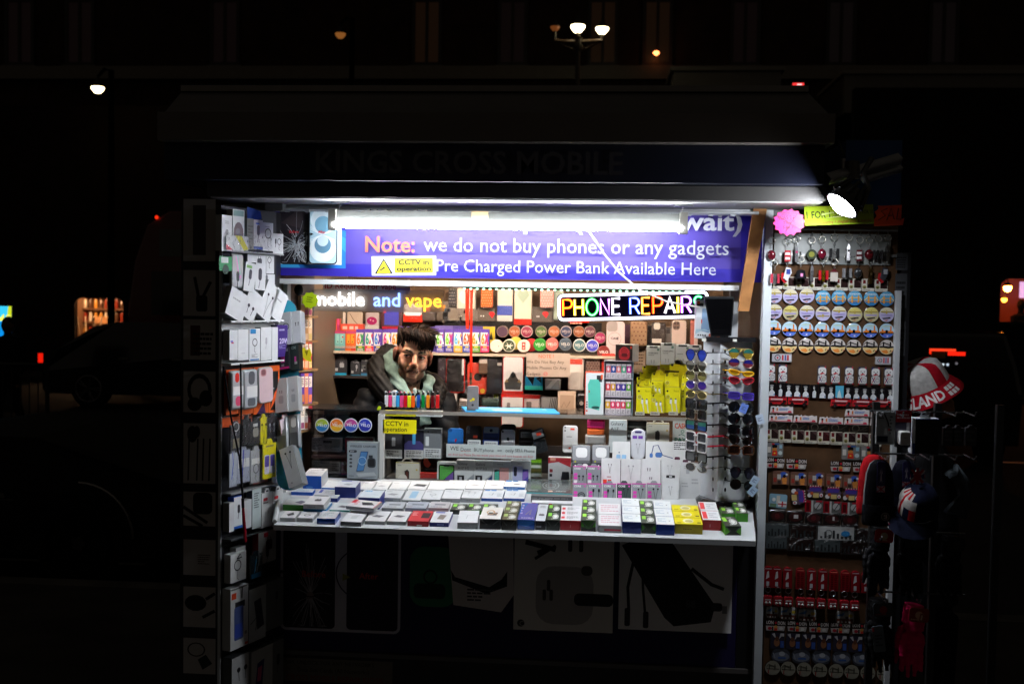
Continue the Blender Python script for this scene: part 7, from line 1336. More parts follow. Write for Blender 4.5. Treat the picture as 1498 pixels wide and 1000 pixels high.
# ================================================================ SIGNS AND SOUVENIRS ON THE SIDE BOARD
SG0 = YP(-.055);SG = YP(-.19)
def pinkart(a):
    a.t('501040','Special offer',.24,.80,.09,wmax=.5,rot=3);a.l('501040',.0015,(.26,.77),(.76,.82));a.t('1a1040','WAS 2',.16,.57,.15,wmax=.42,rot=4);a.t('3a1048','for ...',.62,.64,.07,wmax=.25)
    a.t('3a1040','2 for 5',.32,.42,.11,wmax=.36,rot=3);a.t('3a1040','5 for 10',.32,.25,.11,wmax=.38,rot=3);a.l('2c0c38',.002,(.18,.7),(.86,.22));a.l('2c0c38',.002,(.74,.82),(.4,.15))
goods('star_sign','hot pink starburst sale sign with crossed out prices','sign',SG,(1130.5,305,1178.5,345),.002,'e0207c',pinkart,lambda m_,w_,h_,d_: m_.prism([(x*w_,h_/2+z*h_) for x,z in star(.43,.5,14)],0,d_,'e0207c'))
def limeart(a): a.t('16180c','1 FOR 1.50',.03,.36,.36,bold=.012,wmax=.5,rot=1.5);a.t('16180c','7 FOR 10',.8,.52,.2,wmax=.19);a.t('a04818','keyring + magnet (mix & match)',.26,.07,.15,bold=.005,wmax=.7,rot=1);a.p('c8d880',(.25,.5),(.6,.72),(.62,.76),(.25,.6));a.p('d0dc90',(.3,.36),(.66,.52),(.6,.4))
goods('price_sign','lime green handwritten price sign under the floodlight','sign',SG,(1177,300,1276,329.5),.002,'9cb41c',limeart,'card',rad=.04,off=.01,tilt=-2.2,lean=-16,turn=-6)
def saleart(a): a.l('141010',.0035,(.42,.85),(.22,.72),(.38,.5),(.16,.28));a.l('141010',.0035,(.44,.25),(.54,.85),(.68,.3));a.l('141010',.003,(.48,.48),(.64,.5));a.l('141010',.0035,(.78,.85),(.76,.3),(.92,.28))
goods('sale_sign','orange red jagged handwritten SALE sign at the wing corner','sign',SG,(1276,299,1322,330),.002,'d83818',saleart,lambda m_,w_,h_,d_: m_.prism([(-w_*.5,h_*.3),(-w_*.46,0),(w_*.48,0),(w_*.5,h_*.35),(w_*.4,h_*.3),(w_*.37,h_),(-w_*.42,h_),(-w_*.38,h_*.85),(-w_*.5,h_*.7),(-w_*.42,h_*.5)],0,d_,'f05020'),off=.005,lean=-14,turn=-34)
# key rings
GK = 'key rings hanging at the top of the souvenir board'
def charm(q,kind,c,c2):
    if kind == 'disc': q.prism(circ(.02,16,-.03),-.003,.003,c,'gloss',bev=.001);q.prism(circ(.011,12,-.03),-.0045,-.003,c2,'gloss')
    elif kind == 'bus': q.box(-.011,.011,-.006,.006,-.055,-.012,c,'gloss');q.box(-.009,.009,-.007,-.0061,-.03,-.02,c2);q.box(-.009,.009,-.007,-.0061,-.048,-.038,c2)
    elif kind == 'tag': q.prism([(-.016,-.05),(.0,-.062),(.018,-.03),(.014,-.012),(-.004,-.008)],-.003,.003,c,'gloss');q.box(-.004,.012,-.0045,-.0031,-.035,-.016,c2);q.prism([(-.022,-.055),(-.008,-.07),(.002,-.066),(-.012,-.03),(-.02,-.03)],.004,.008,'b82028','gloss')
    elif kind == 'hat': q.lathe([(.006,-.015),(.016,-.02),(.021,-.045),(.024,-.05)],c,'cloth',n=12);q.box(-.005,.005,-.0225,-.021,-.042,-.03,c2)
    elif kind == 'tower': q.box(-.006,.006,-.005,.005,-.065,-.012,c,'metal');q.prism([(-.006,-.012),(.006,-.012),(0,.002)],-.005,.005,c,'metal');q.box(-.004,.004,-.006,-.0051,-.03,-.022,c2)
    elif kind == 'trio':
        for k in (-1,0,1): q.box(-.005+k*.014,.005+k*.014,-.004,.004,-.06+abs(k)*.006,-.018,(c2,c,c2)[k+1],'gloss' if k else 'metal')
    elif kind == 'boot': q.ball((0,0,-.03),(.017,.01,.02),c,'gloss',10,6);q.ball((.004,-.008,-.022),.005,c2,n=6,m=4)
    else: q.box(-.014,.014,-.005,.005,-.05,-.014,c,'gloss');q.prism([(-.017,-.014),(.017,-.014),(0,.0)],-.006,.006,c2,'gloss')
kr = [(1129,352,'boot','5a1420','8a2030','dark red boot'),(1153,352,'bus','b03038','d8d8d8','small red bus'),(1166,349,'tower','b8b8bc','b04870','chrome lighter'),(1188,351,'disc','3c4438','8a8c40','green skull'),(1203,350,'boot','6a1428','4a1020','maroon bell'),(1221,347,'trio','c8c8c8','2a2a2c','chrome and black'),(1242,347,'tower','d8d8dc','3a3a3c','bright chrome'),(1258,351,'bus','5a1420','d0d0d0','maroon striped'),(1272,351,'boot','5c1018','3a0c10','dark red bottle'),(1285,349,'trio','4a4a4c','2c2c2e','black trio'),(1299,348,'tower','8a8c8c','3a3a3c','grey bottle'),
      (1134,384,'trio','c8c8c8','b03848','silver chained trio'),(1152,378,'tag','d0d0d8','3a4a90','flag heart'),(1172,379,'hat','16161a','d888b8','black bobby helmet'),(1188,378,'tower','a8a8ac','4a4a4c','silver clock tower'),(1205,379,'trio','c8a820','b82028','coloured letter'),(1221,383,'house','b8b0a8','5a2028','white and maroon house'),(1240,376,'trio','b0b0b4','8a8a8e','steel bullet trio'),(1256,378,'boot','2a2a2c','4a4a4c','small black teapot'),(1274,381,'tower','a08858','5a4a30','brass pin'),(1294,378,'tag','3a3c44','b0b0b8','black flag shield')]
for k,(px,py,kd,c,c2,nm) in enumerate(kr):
    p = P(px,py,-.032 if k < 11 else -.028);t = thing('key_ring',f'{nm} charm on a ring in the {"upper" if k < 11 else "lower"} key ring row','key ring',Matrix.Translation(p) @ Matrix.Rotation(R(rnd.uniform(-22,22)),4,'Z'),GK)
    q = MB('metal');q.ring((0,0,0),.0125,.0017,'c8c4b8',n=16,k=5);q.tube([(0,0,.012),(0,.004,.026),(0,.02,.03)],.002,'a8a8a8',n=4);q.build('split_ring',t)
    q = MB('metal');
    for j in range(3): q.ring((0,0,-.016-.006*j),.0035,.0009,'b8b8b8',n=8,k=4,ax='y' if j % 2 else 'x')
    q.build('chain',t);q = MB('gloss');charm(q,kd,c,c2);q.build('charm',t,Matrix.Translation((0,0,-.026)))
MP = YP(-.002)
def row(name,cat,group,rects,col,arf,fmt,depth=.006,shape='card',rad=.1,mt='gloss',labs=None,film=False,**k):
    for i,r in enumerate(rects):
        o = goods(name,(labs[i] if labs else fmt.format(ORD[i])),cat,MP,r,depth,col(i) if callable(col) else col,arf(i) if arf else None,shape,group,mat=mt,rad=rad,film=film,off=depth,**k)
# coasters
def c_beige(rv=False,y=False):
    def f(a):
        a.e('b4aed0' if not y else 'b8b088',.5,.5,.47,.47,22);a.p('d0c8a8' if not y else 'c8bc6c',*[(.5+.46*math.cos(R(t)),.5+.46*math.sin(R(t))) for t in range(15,166,15)]);s = -1 if rv else 1
        V = (lambda v: .5+(v-.5)*s);a.l('8a7c3c',.004,(.12,V(.68)),(.9,V(.66)));a.p('a8984c',(.42,V(.55)),(.5,V(.82)),(.56,V(.55)));a.p('a8984c',(.2,V(.62)),(.36,V(.74)),(.4,V(.6)));a.p('2c2428',(.2,V(.28)),(.72,V(.34)),(.76,V(.26)),(.3,V(.2)));a.p('b07058',(.3,V(.14)),(.6,V(.18)),(.5,V(.08)));a.r('9a90c8',.15,min(V(.42),V(.5)),.85,max(V(.42),V(.5)))
    return f
def c_blue(a):
    a.e('58a0c8',.5,.5,.47,.47,22);a.t('e0e8ec','LONDON',.5,.72,.1,al='c',bold=.02);a.p('3878b0',*[(.5+.46*math.cos(R(t)),.5+.46*math.sin(R(t))) for t in range(200,341,14)])
    for u in (.28,.68): a.r('d89838',u,.2,u+.1,.62);a.p('d89838',(u,.62),(u+.05,.7),(u+.1,.62))
    a.r('e0b058',.28,.5,.78,.55);a.r('c88830',.1,.28,.9,.33);a.l('e0c078',.003,(.06,.36),(.28,.58));a.l('e0c078',.003,(.94,.36),(.78,.58))
def c_sky(a):
    a.e('b0d0e4',.5,.5,.47,.47,22);a.t('c8d058','LONDON',.5,.74,.09,al='c');a.p('5a78d0',*[(.5+.46*math.cos(R(t)),.5+.46*math.sin(R(t))) for t in range(205,336,10)])
    a.p('d87828',(.06,.36),(.94,.36),(.9,.48),(.8,.48),(.8,.78),(.76,.84),(.72,.78),(.72,.5),(.3,.5),(.28,.6),(.2,.6),(.18,.46),(.08,.46));a.r('16141a',.06,.31,.94,.37);a.rr('16161e',.42,.36,.58,.54,.3);a.e('16141a',.24,.3,.08);a.r('6a6ae0',.25,.18,.42,.24);a.r('d8d0f0',.5,.1,.6,.2)
def c_or(a):
    a.e('d0c8c4',.5,.5,.47,.47,22);a.p('e0c488',*[(.5+.46*math.cos(R(t)),.5+.46*math.sin(R(t))) for t in range(186,355,12)]);a.p('e08840',(.15,.26),(.5,.34),(.62,.16),(.5,.08),(.3,.12));a.l('1c1a1a',.005,(.04,.5),(.3,.5),(.6,.46),(.96,.52))
    for u in (.24,.68): a.r('2a2828',u,.46,u+.1,.84)
    a.l('2a2828',.004,(.24,.8),(.78,.62));a.r('3a3636',.1,.52,.9,.57);a.l('6a5a50',.003,(.02,.6),(.24,.8));a.e('b02030',.84,.24,.05,.03);a.l('2a2828',.003,(.7,.2),(.76,.32))
xs1 = [1133,1156,1180,1203.5,1227,1250,1274,1296.5];ys = [(432.5,433.5,432.5,435.5,435,436,436.5,437),(455.5,457.5,457,458.5,458.5,460,460,460),(479,481,481,482,482,483,483,483.5),(504,505,505.5,505.5,506,507,507,507.5)]
names = ('top','second','orange clock tower','orange and black bridge')
for r_ in range(4):
    for k in range(8):
        x = xs1[k]-(1.5 if r_ > 1 and k < 7 else 0);y_ = ys[r_][k];pic_ = (c_beige(False,False) if k < 3 else c_blue) if r_ == 0 else ((c_beige(k == 3,k in (1,5,6))) if r_ == 1 else (c_sky if r_ == 2 else c_or))
        if r_ == 0: lab = f'{("first", "second", "third")[k]} lilac bridge coaster from the post in the top row' if k < 3 else f'{ORD[k-3]} blue bridge coaster after the lilac ones in the top row'
        elif r_ == 1: lab = f'{ORD[k]} from the white post in the lilac and olive coaster row' if k != 3 else 'upside down lilac bridge coaster in the second row'
        else: lab = f'{ORD[k]} from the white post in the {names[r_]} coaster row'
        goods('round_coaster',lab,'coaster',MP,(x-11.6,y_-11.4,x+11.6,y_+11.4),.006,'c8c4bc' if r_ != 0 or k < 3 else '4a90c0',pic_,'disc','round picture coasters on the souvenir board',mat='gloss',off=.006,side='2a2622')
def tileart(i):
    def f(a): a.r('2c1c1c',.42,.25,.98,.95);a.p('4a3838',(.5,.95),(.98,.95),(.98,.6));a.r('6a1c20',.08,.62,.3,.92);a.e('8a8450',.2,.34,.16,.14);a.e('3c3a20',.2,.3,.08,.06);a.g('6a6864',.05,.06,.9,.14,1)
    return f
row('picture_tile','magnet tile','small picture tiles in the row above the coasters',[(1126+19.2*k,404.5+.5*k,1144.3+19.2*k,422.5+.5*k) for k in range(9)],'ccc8bc',tileart,'{} tile from the post in the picture row above the coasters')
row('picture_tile','magnet tile','small picture tiles in the row below the skylines',[(1120.5+18.8*k,626.5+.9*k,1138.4+18.8*k,645.5+.9*k) for k in range(9)],'c4c0b0',tileart,'{} tile from the post in the picture row below the skyline magnets')
def ringsart(i):
    def f(a): a.r('b8b8c0',.03,.1,.97,.9);a.o('5a5a60',.28,.5,.16,.3);a.e('c03040',.28,.5,.05);a.r('c03040',.5,.2,.58,.85);a.r('3a4a98',.64,.2,.7,.85);a.r('c03040',.76,.2,.84,.85);a.p('d0d0d8',(.86,.2),(.95,.2),(.95,.8),(.86,.8))
    return f
row('flag_magnet','magnet','long flag patterned magnets',[(1129,517,1158,529),(1280,521,1303,533)],'a8a4a4',ringsart,'',labs=['long flag patterned magnet alone below the first coasters','long flag patterned magnet at the frame end below the coasters'])
def dogart(i):
    def f(a):
        a.p('2c2c60',(.1,.84),(.16,1.),(.34,.86));a.p('a83040',(.9,.84),(.84,1.),(.66,.86));a.rr('dcdcdc',.1,.48,.9,.9,.35);a.e('1a1a1c',.34,.72,.05,.03);a.e('1a1a1c',.66,.72,.05,.03);a.e('1a1a1c',.5,.64,.07,.03);a.l('c02838',.0025,(.25,.55),(.5,.6),(.75,.55));a.l('c02838',.003,(.35,.52),(.65,.6))
        a.rr('c8c8c8',.08,.08,.92,.48,.2);a.l('b02838',.003,(.15,.14),(.45,.44));a.l('3a3c70',.003,(.15,.42),(.45,.14));a.o('8a8a8c',.68,.28,.2,.25);a.e('b02030',.12,.06,.07,.035);a.e('b02030',.88,.06,.07,.035)
    return f
row('dog_magnet','magnet','white dog magnets with flag pattern',[(x-7,y-14,x+7.5,y+13.5) for x,y in ((1127,545),(1144.5,546),(1202,548),(1221.5,548),(1241.5,549),(1261,549.5),(1280,550),(1299,550.5))],'4a4444',dogart,'{} white dog magnet from the post',rad=.3)
def portart(i):
    odd = i in (1,5,13)
    def f(a):
        if i == 8: a.r('58b0d0',0,0,1,1);a.p('c8e0e4',(.2,0),(.8,0),(.6,.5),(.5,.7),(.3,.5));return
        a.r('161416',0,0,1,1);a.p('d4d8dc',(.12,0),(.88,0),(.85,.3),(.62,.46),(.38,.46),(.16,.3)) if not odd else a.p('c8ccd0',(.3,0),(.7,0),(.75,.45),(.55,.6),(.3,.45));a.e('b8b8b8',.48,.62 if not odd else .74,.18 if not odd else .11,.17 if not odd else .1);a.e('8c8c8c',.48,.8 if not odd else .83,.26 if not odd else .12,.07)
        if not odd: a.r('4a78b0',.72,.06,.85,.16)
    return f
row('portrait_magnet','magnet','black and white portrait magnets in a row',[(1123+12.35*k,559.5+.55*k,1134.8+12.35*k,578.5+.55*k) for k in range(15)],'2a2828',portart,'',labs=[('pale blue figure magnet in the black and white portrait row' if k == 8 else f'{ORD[k]} portrait magnet from the post, black and white') for k in range(15)],rad=.05)
def busm(m_,w_,h_,d_):
    m_.prism([(-w_*.5,h_*.16),(w_*.5,h_*.16),(w_*.5,h_*.8),(w_*.46,h_),(-w_*.46,h_),(-w_*.5,h_*.8)],0,d_,'b82028',bev=.001)
    for u in (-.3,.3): m_.prism([(w_*u+h_*.17*math.cos(R(t)),h_*.17+h_*.17*math.sin(R(t))) for t in range(0,360,30)],-.0015,d_,'241c1c')
def busart(i):
    def f(a): a.r('d8b8b8',.2,.55,.8,.68);a.r('4a1c20',.06,.76,.94,.9);a.r('4a1c20',.06,.36,.74,.5);[a.r('b82028',.06+.15*k,.76,.08+.15*k,.9) for k in range(1,6)];a.r('2c1416',.8,.3,.96,.54)
    return f
row('bus_magnet','magnet','red double decker bus magnets',[(1121.5,577.5,1150.5,593),(1152.5,578,1182,593.5),(1215,580,1245,596),(1246.5,581,1277,597),(1278.5,581.5,1303,597.5)],'b82028',busart,'{} red bus magnet from the post',shape=busm)
def skym(m_,w_,h_,d_): m_.prism([(-w_*.5,0),(w_*.5,0),(w_*.49,h_*.85),(w_*.38,h_*.8),(w_*.3,h_*.92),(w_*.15,h_*.8),(0,h_*.9),(-w_*.12,h_*.78),(-w_*.16,h_),(-w_*.2,h_*.8),(-w_*.3,h_*.9),(-w_*.46,h_*.86)],0,d_,'d8d0d0')
def skyart(i):
    def f(a): a.e('1c1a1a',.14,.6,.05,.13);a.r('c83028',.11,.2,.17,.48);a.r('d87838',.28,.3,.34,.7);a.g('5a88c8',.4,.35,.8,.7,2,sd=i);a.r('c8505c',.04,.08,.95,.16);a.e('d04858',.85,.24,.08,.12);a.p('e0b0b0',(.42,.7),(.46,.9),(.5,.7))
    return f
row('skyline_magnet','magnet','white skyline magnets',[(1126,592.5,1160,604),(1124,605,1159,616.5),(1160,606,1195,617.5),(1197.5,608.5,1233,620),(1235.5,597,1271.5,609),(1234.5,609,1270,621),(1273.5,598,1303,610),(1272.5,610,1302,622)],'d8d0d0',skyart,'',shape=skym,labs=['upper white skyline magnet nearest the post','lower white skyline magnet nearest the post','second white skyline magnet in the lower row','third white skyline magnet in the lower row','upper white skyline magnet above the fourth lower one','fourth white skyline magnet in the lower row','upper white skyline magnet by the frame end','lower white skyline magnet by the frame end'])
def darkart(i):
    def f(a): a.o('6a6458',.3,.5,.2,.2);a.l('5a5448',.002,(.5,.2),(.9,.8));a.g('4a443a',.1,.1,.9,.4,2,sd=i)
    return f
row('metal_charm','magnet','dark metal charms in a row',[(1123+30*k,617.5+.9*k,1151+30*k,628+.9*k) for k in range(6)],'241e18',darkart,'{} dark metal charm strip from the post',mt='steel')
def guardart(i):
    def f(a): a.r('7a7a78',.04,.04,.96,.96);a.e('1a1818',.48,.74,.16,.15);a.e('b8783c',.48,.52,.15,.13);a.p('c83828',(.32,.1),(.66,.1),(.62,.45),(.36,.45));a.r('3a5a90',.5,.85,.75,.95);a.r('b02838',.3,.85,.45,.95);a.e('b8c4c8',.82,.3,.12,.14);a.r('c8c4bc',.06,.3,.25,.7);a.e('e0b038',.48,.28,.06,.05);a.r('8ab0c0',.76,.6,.92,.85)
    return f
row('guard_magnet','magnet','square guard bear magnets',[(1121,646.5,1145.5,668),(1230.5,650,1258,672),(1258.5,651.5,1286,673.5)],'6c6a66',guardart,'',labs=['square guard bear magnet nearest the post','square guard bear magnet in the middle of the board','square guard bear magnet beside the hat rack'],rad=.12)
def lonart(i):
    def f(a): a.t('c8c0bc','LON',.02,.66,.3,bold=.03,wmax=.36);a.t('c8c0bc','DON',.6,.62,.3,bold=.03,wmax=.38);a.e('b82838',.5,.78,.06,.1);a.p('b0a8a4',(.04,.06),(.92,.06),(.98,.5),(.0,.5));a.e('c89048',.5,.35,.1,.2);a.r('c83828',.42,.08,.58,.3);a.e('a8303c',.2,.28,.1,.14);a.e('d0ccc8',.76,.28,.1,.14);a.r('3a3434',.3,.1,.38,.45)
    return f
def lonm(m_,w_,h_,d_): m_.prism([(-w_*.44,0),(w_*.42,0),(w_*.5,h_*.5),(w_*.46,h_),(-w_*.5,h_),(-w_*.5,h_*.5)],0,d_,'2c2220')
row('town_name_magnet','magnet','dark town name magnets, upper',[(1121,669,1147.5,684.5),(1150,670.5,1180,686),(1214.5,674,1244.5,689.5),(1247,675,1277,690.5)],'2c2220',lonart,'{} arched lettered magnet from the post in the upper lettered row',shape=lonm)
def bearart(i):
    def f(a): a.r('7a5a4c',.02,.02,.98,.8);a.e('3858b0',.66,.72,.22,.22);a.e('c8803c',.72,.36,.16,.24);a.e('1c1a1c',.7,.62,.1,.12);a.r('b8b4b0',.28,.4,.5,.75);a.r('9a3830',.06,.2,.24,.5);a.r('3a3230',.3,.1,.5,.3);a.e('d0d4d8',.85,.75,.07,.08);a.r('d88848',.6,.05,.85,.2)
    return f
row('bear_magnet','magnet','blue hatted bear picture magnets',[(x,y,x+24,y+20) for x,y in ((1130,688),(1156,689.5),(1181.5,690),(1208,692),(1233,694))],'6a4c40',bearart,'{} blue hatted bear magnet from the post')
def crestart(i):
    def f(a): a.p('4a3a90',(.2,.55),(.8,.55),(.85,.85),(.15,.85));a.l('b83868',.004,(.15,.82),(.35,.9),(.5,.86),(.65,.9),(.85,.82));a.e('d8d4d4',.16,.26,.13,.15);a.e('d8d4d4',.84,.28,.1,.13);a.e('b82838',.84,.26,.05,.07);a.r('c8b070',.36,.1,.7,.42);a.e('b05030',.28,.4,.1,.12);[a.e('d8d0c8',.2+.15*k,.93,.03,.04) for k in range(5)]
    return f
def crestm(m_,w_,h_,d_): m_.prism([(x*w_,h_/2+z*h_*.94) for x,z in star(.42,.5,11)],0,d_,'5a4a5c')
row('crest_magnet','magnet','bright crest shaped magnets',[(1180,708.5,1205,729),(1206,710.5,1231,731),(1232,712.5,1257,733)],'5a4a5c',crestart,'{} upright violet crest magnet from the post',shape=crestm)
row('crest_magnet','magnet','bright crest shaped magnets',[(1154,714,1180,737)],'5a4a5c',crestart,'',shape=crestm,tilt=84,labs=['violet crest magnet turned on its side'])
def flagart(a): a.r('88b0c4',.02,.02,.98,.98);a.r('c8c4b8',.4,.3,.6,.9);a.r('d8d8d8',.5,.1,.98,.5);a.r('b02838',.5,.26,.98,.34);a.r('b02838',.7,.1,.78,.5);a.r('6a8a6c',.05,.05,.4,.3);a.e('e0e4e0',.25,.6,.1,.14)
goods('flag_tile','blue sky tile with a red cross flag under the crest magnets','magnet',MP,(1125,722,1151,742),.006,'7ca0b4',flagart,'card',mat='gloss',off=.006,tilt=3)
def boxart(i):
    def f(a): a.r('8a1420',0,0,.34,1);a.r('4a1014',.08,.1,.26,.8);a.r('b8b8b4',.36,0,.46,1);a.r('5a5c5a',.46,0,1,1);a.e('b0b0b0',.72,.55,.2,.3);a.r('a02030',.6,.85,.95,1);a.l('2c2c2c',.003,(.6,.2),(.85,.8))
    return f
row('phone_box_tile','magnet','red and grey phone box picture tiles',[(1177,731,1203.5,748),(1204,732.5,1230,749.5),(1230.5,734,1256,751)],'5a5c5a',boxart,'{} red and grey phone box tile from the post')
def ovart(i): return art(ell('3a1c1c',.5,.5,.4,.36),rec('c8c4c4',.55 if i == 3 else .4,.4,.66,.7) if i in (1,3) else ell('5a2024',.5,.5,.15))
row('oval_magnet','magnet','dark oval magnets in clear bags',[(1124+26.5*k,745+1.5*k,1149.5+26.5*k,763+1.5*k) for k in range(5)],'201816',ovart,'{} dark oval magnet in a clear bag from the post',shape='pouch',film=True)
def stripart(i):
    if i == 2: return art(rec('c4c8c8',.02,.05,.98,.95),*[rec('3a3e40',.08+.11*k,.15,.14+.11*k,.3+.1*(k*3 % 5)) for k in range(8)],lambda a: a.o('5a5e60',.3,.5,.1,.2),ell('3a8ac8',.75,.5,.12,.2))
    return art(rec('4a5254' if i % 2 == 0 else '261a18',.02,.05,.98,.95),*[rec('2a2e30',.1+.14*k,.1,.17+.14*k,.4+.1*(k*2 % 4)) for k in range(6)])
row('photo_strip','magnet','long photo strips in clear sleeves',[(1120,764,1154,785),(1155,766,1194,788),(1195,768.5,1250,790),(1251,772,1272,792),(1120,783,1151,802),(1152,785.5,1190,805),(1191,787.5,1229,807),(1230,790,1270,810)],'3a3c3c',stripart,'',labs=['grey skyline photo strip at the post, upper row','dark brown photo strip second in the upper row','white city drawing strip, brightest of the photo strips','grey tower photo strip by the gloves','grey photo strip at the post, lower row','dark photo strip second in the lower row','grey photo strip third in the lower row','dark photo strip by the gloves, lower row'],rad=.04,film=True)
# red phone box key rings, eyed red key rings, dim magnets at the foot
def pboxm(m_,w_,h_,d_): m_.prism([(-w_*.42,0),(w_*.42,0),(w_*.42,h_*.86),(w_*.3,h_*.95),(0,h_),(-w_*.3,h_*.95),(-w_*.42,h_*.86)],0,d_,'7c141c',bev=.0015)  # red darkened to stand for the floodlight fading down the board
def pboxart(i):
    bright = i in (3,6,7)
    return art(rec('d87060' if bright else 'b0a8a8',.2,.86,.8,.89),*([rec('5a0c10',.2,.1+.1*k,.44,.17+.1*k) for k in range(7)]+[rec('5a0c10',.54,.1+.1*k,.78,.17+.1*k) for k in range(7)] if bright else [rec('7a141c',.15,.08,.85,.8),pol('c0bcbc',(.3,.4),(.6,.5),(.55,.78),(.4,.74)),rec('b0b0b4',.35,.1,.6,.3)]))
row('phone_box_magnet','magnet','red phone box magnets in a row',[(x-8,826+.55*(x-1120)*.1,x+8,858+.55*(x-1120)*.1) for x in (1123,1136,1151.5,1170,1186.5,1203,1219,1235.5,1250.5,1266)],'7c141c',pboxart,'{} red phone box magnet from the post',shape=pboxm,depth=.012)
for k,x in enumerate((1123,1138,1153,1171,1185,1201,1218,1235,1250)):
    p = P(x,874+.06*(x-1120),-.016);t = thing('eyed_key_ring',f'{ORD[k]} red key ring with googly eyes from the post','key ring',Matrix.Translation(p),'red key rings with googly eyes')
    q = MB('gloss');q.prism(rrect(.036,.042,.008),-.008,.006,'8a1c24',bev=.003);q.box(-.012,.012,-.0095,-.0081,.024,.028,'b0a0a0');q.build('charm',t,Matrix.Translation((0,0,-.03)))
    for s in (-1,1): q = MB('card');q.ball((s*.007,-.0095,-.016),(.0055,.003,.0055),'c8c4c0',n=8,m=5);q.ball((s*.006,-.0125,-.016),.002,'141414',n=6,m=4);q.build('eye',t)
    q = MB('metal');q.ring((0,0,.034),.011,.0014,'9a9898',n=14,k=4);q.tube([(0,0,.023),(0,0,.011)],.002,'8a8888',n=4);q.build('split_ring',t)
def sk2(i): return art(rec('b0b4b4',.03,.4,.97,.97),pol('4a78b0',(.0,.6),(.5,.95),(.4,.6)),ell('c8b048',.8,.66,.12,.14),rec('6a3c30',.05,.05,.95,.4),ell('1c1818',.6,.5,.08,.1),*[rec('c8c4c0',.1+.2*k,.08,.2+.2*k,.2) for k in range(4)])
row('scene_magnet','magnet','bright town scene magnets near the foot',[(1120,886.5,1138.5,903),(1140,887.5,1166,905),(1167,890,1194,907.5),(1222,893,1249,911)],'a8a8a4',sk2,'{} bright town scene magnet from the post',rad=.3)
row('town_name_magnet','magnet','dark town name magnets, lower',[(1120+31.5*k,906+1.2*k,1149+31.5*k,922+1.2*k) for k in range(5)],'2c2220',lonart,'{} arched lettered magnet from the post in the lower lettered row',shape=lonm)
def tedart(i): return art(rec('2c2838',.04,.04,.96,.96),pol('b8b4b8',(.1,.9),(.3,.95),(.4,.6)),pol('b8b4b8',(.9,.9),(.7,.95),(.6,.6)),ell('8a5a3c',.45,.4,.2,.24),ell('5c3826',.45,.62,.13,.14),rec('34509a',.7,.1,.95,.5),rec('c0bcbc',.75,.78,.95,.95))
row('teddy_magnet','magnet','teddy bear picture magnets near the foot',[(1126.5+22.8*k,923.5+1.0*k,1147.5+22.8*k,948+1.0*k) for k in range(6)],'2c2830',tedart,'{} teddy picture magnet from the post')
def teaart(i): return art(ell('6a7080',.5,.45,.44,.32),ell('a8acb4',.55,.65,.16,.16),rec('34589a',.35,.3,.75,.42),lin_('8a8e98',.004,(.1,.7),(.2,.3)))
row('teapot_magnet','magnet','grey blue teapot magnets near the foot',[(1128+29.5*k,947.5+1.2*k,1156+29.5*k,968+1.2*k) for k in range(5)],'3a3c44',teaart,'{} grey blue teapot magnet from the post',rad=.45)
def c_bw(a):  # coaster colours darkened for the floodlight's falloff at the foot
    a.e('908c7c',.5,.5,.47,.47,22);a.r('3a3830',.1,.42,.9,.47);a.r('4a483e',.25,.4,.33,.75);a.r('4a483e',.6,.4,.68,.75);a.l('4a483e',.004,(.25,.7),(.7,.6));a.e('8a887a',.5,.2,.2,.12);a.r('902028',.2,.15,.26,.4);a.l('5a584c',.003,(.1,.6),(.26,.75))
for k,x in enumerate((1130,1152.5,1176,1199,1222.5,1245.5,1269,1293)):
    y_ = 975.5+k*1.2;goods('round_coaster',f'{ORD[k]} sepia bridge coaster from the post in the bottom row','coaster',MP,(x-11.4,y_-11.4,x+11.4,y_+11.4),.006,'86826f',c_bw,'disc','round picture coasters on the souvenir board',mat='gloss',off=.006,side='2a2622')
# ================================================================ PEOPLE
def blob(parts,vox,smooth,colf,mat_,disp=None,name='body'):
    """fuse overlapping balls and limbs into one continuous surface; colf(point, normal) gives the colour of every face"""
    q = MB(mat_)
    for p in parts:
        if p[0] == 'b': q.ball(p[1],p[2],'W',n=20,m=14)
        else: q.tube(p[1],p[2],'W',n=14)
    me = bpy.data.meshes.new('tmp');me.from_pydata(q.v,[],q.f);o = bpy.data.objects.new('tmp',me);COL.objects.link(o)
    rm = o.modifiers.new('r','REMESH');rm.mode = 'VOXEL';rm.voxel_size = vox
    sm = o.modifiers.new('s','SMOOTH');sm.iterations = smooth;sm.factor = .5
    bpy.context.view_layer.update();ev = o.evaluated_get(bpy.context.evaluated_depsgraph_get());m2 = ev.to_mesh()
    out = MB(mat_);vs = []
    for v in m2.vertices:
        c = v.co.copy()
        if disp: c += v.normal*disp(c,v.normal)
        vs.append(tuple(c))
    fs = [tuple(p.vertices) for p in m2.polygons];vc = [hx(colf(v.co,v.normal)) for v in m2.vertices];cols = [[vc[k] for k in f] for f in fs]
    out.add(vs,fs,cols,mat_,True);ev.to_mesh_clear();bpy.data.objects.remove(o);return out
def mixc(a,b,t): a,b = hx(a),hx(b);return tuple(x+(y-x)*t for x,y in zip(a,b))
def sstep(a,b,x): t = min(1,max(0,(x-a)/(b-a)));return t*t*(3-2*t)
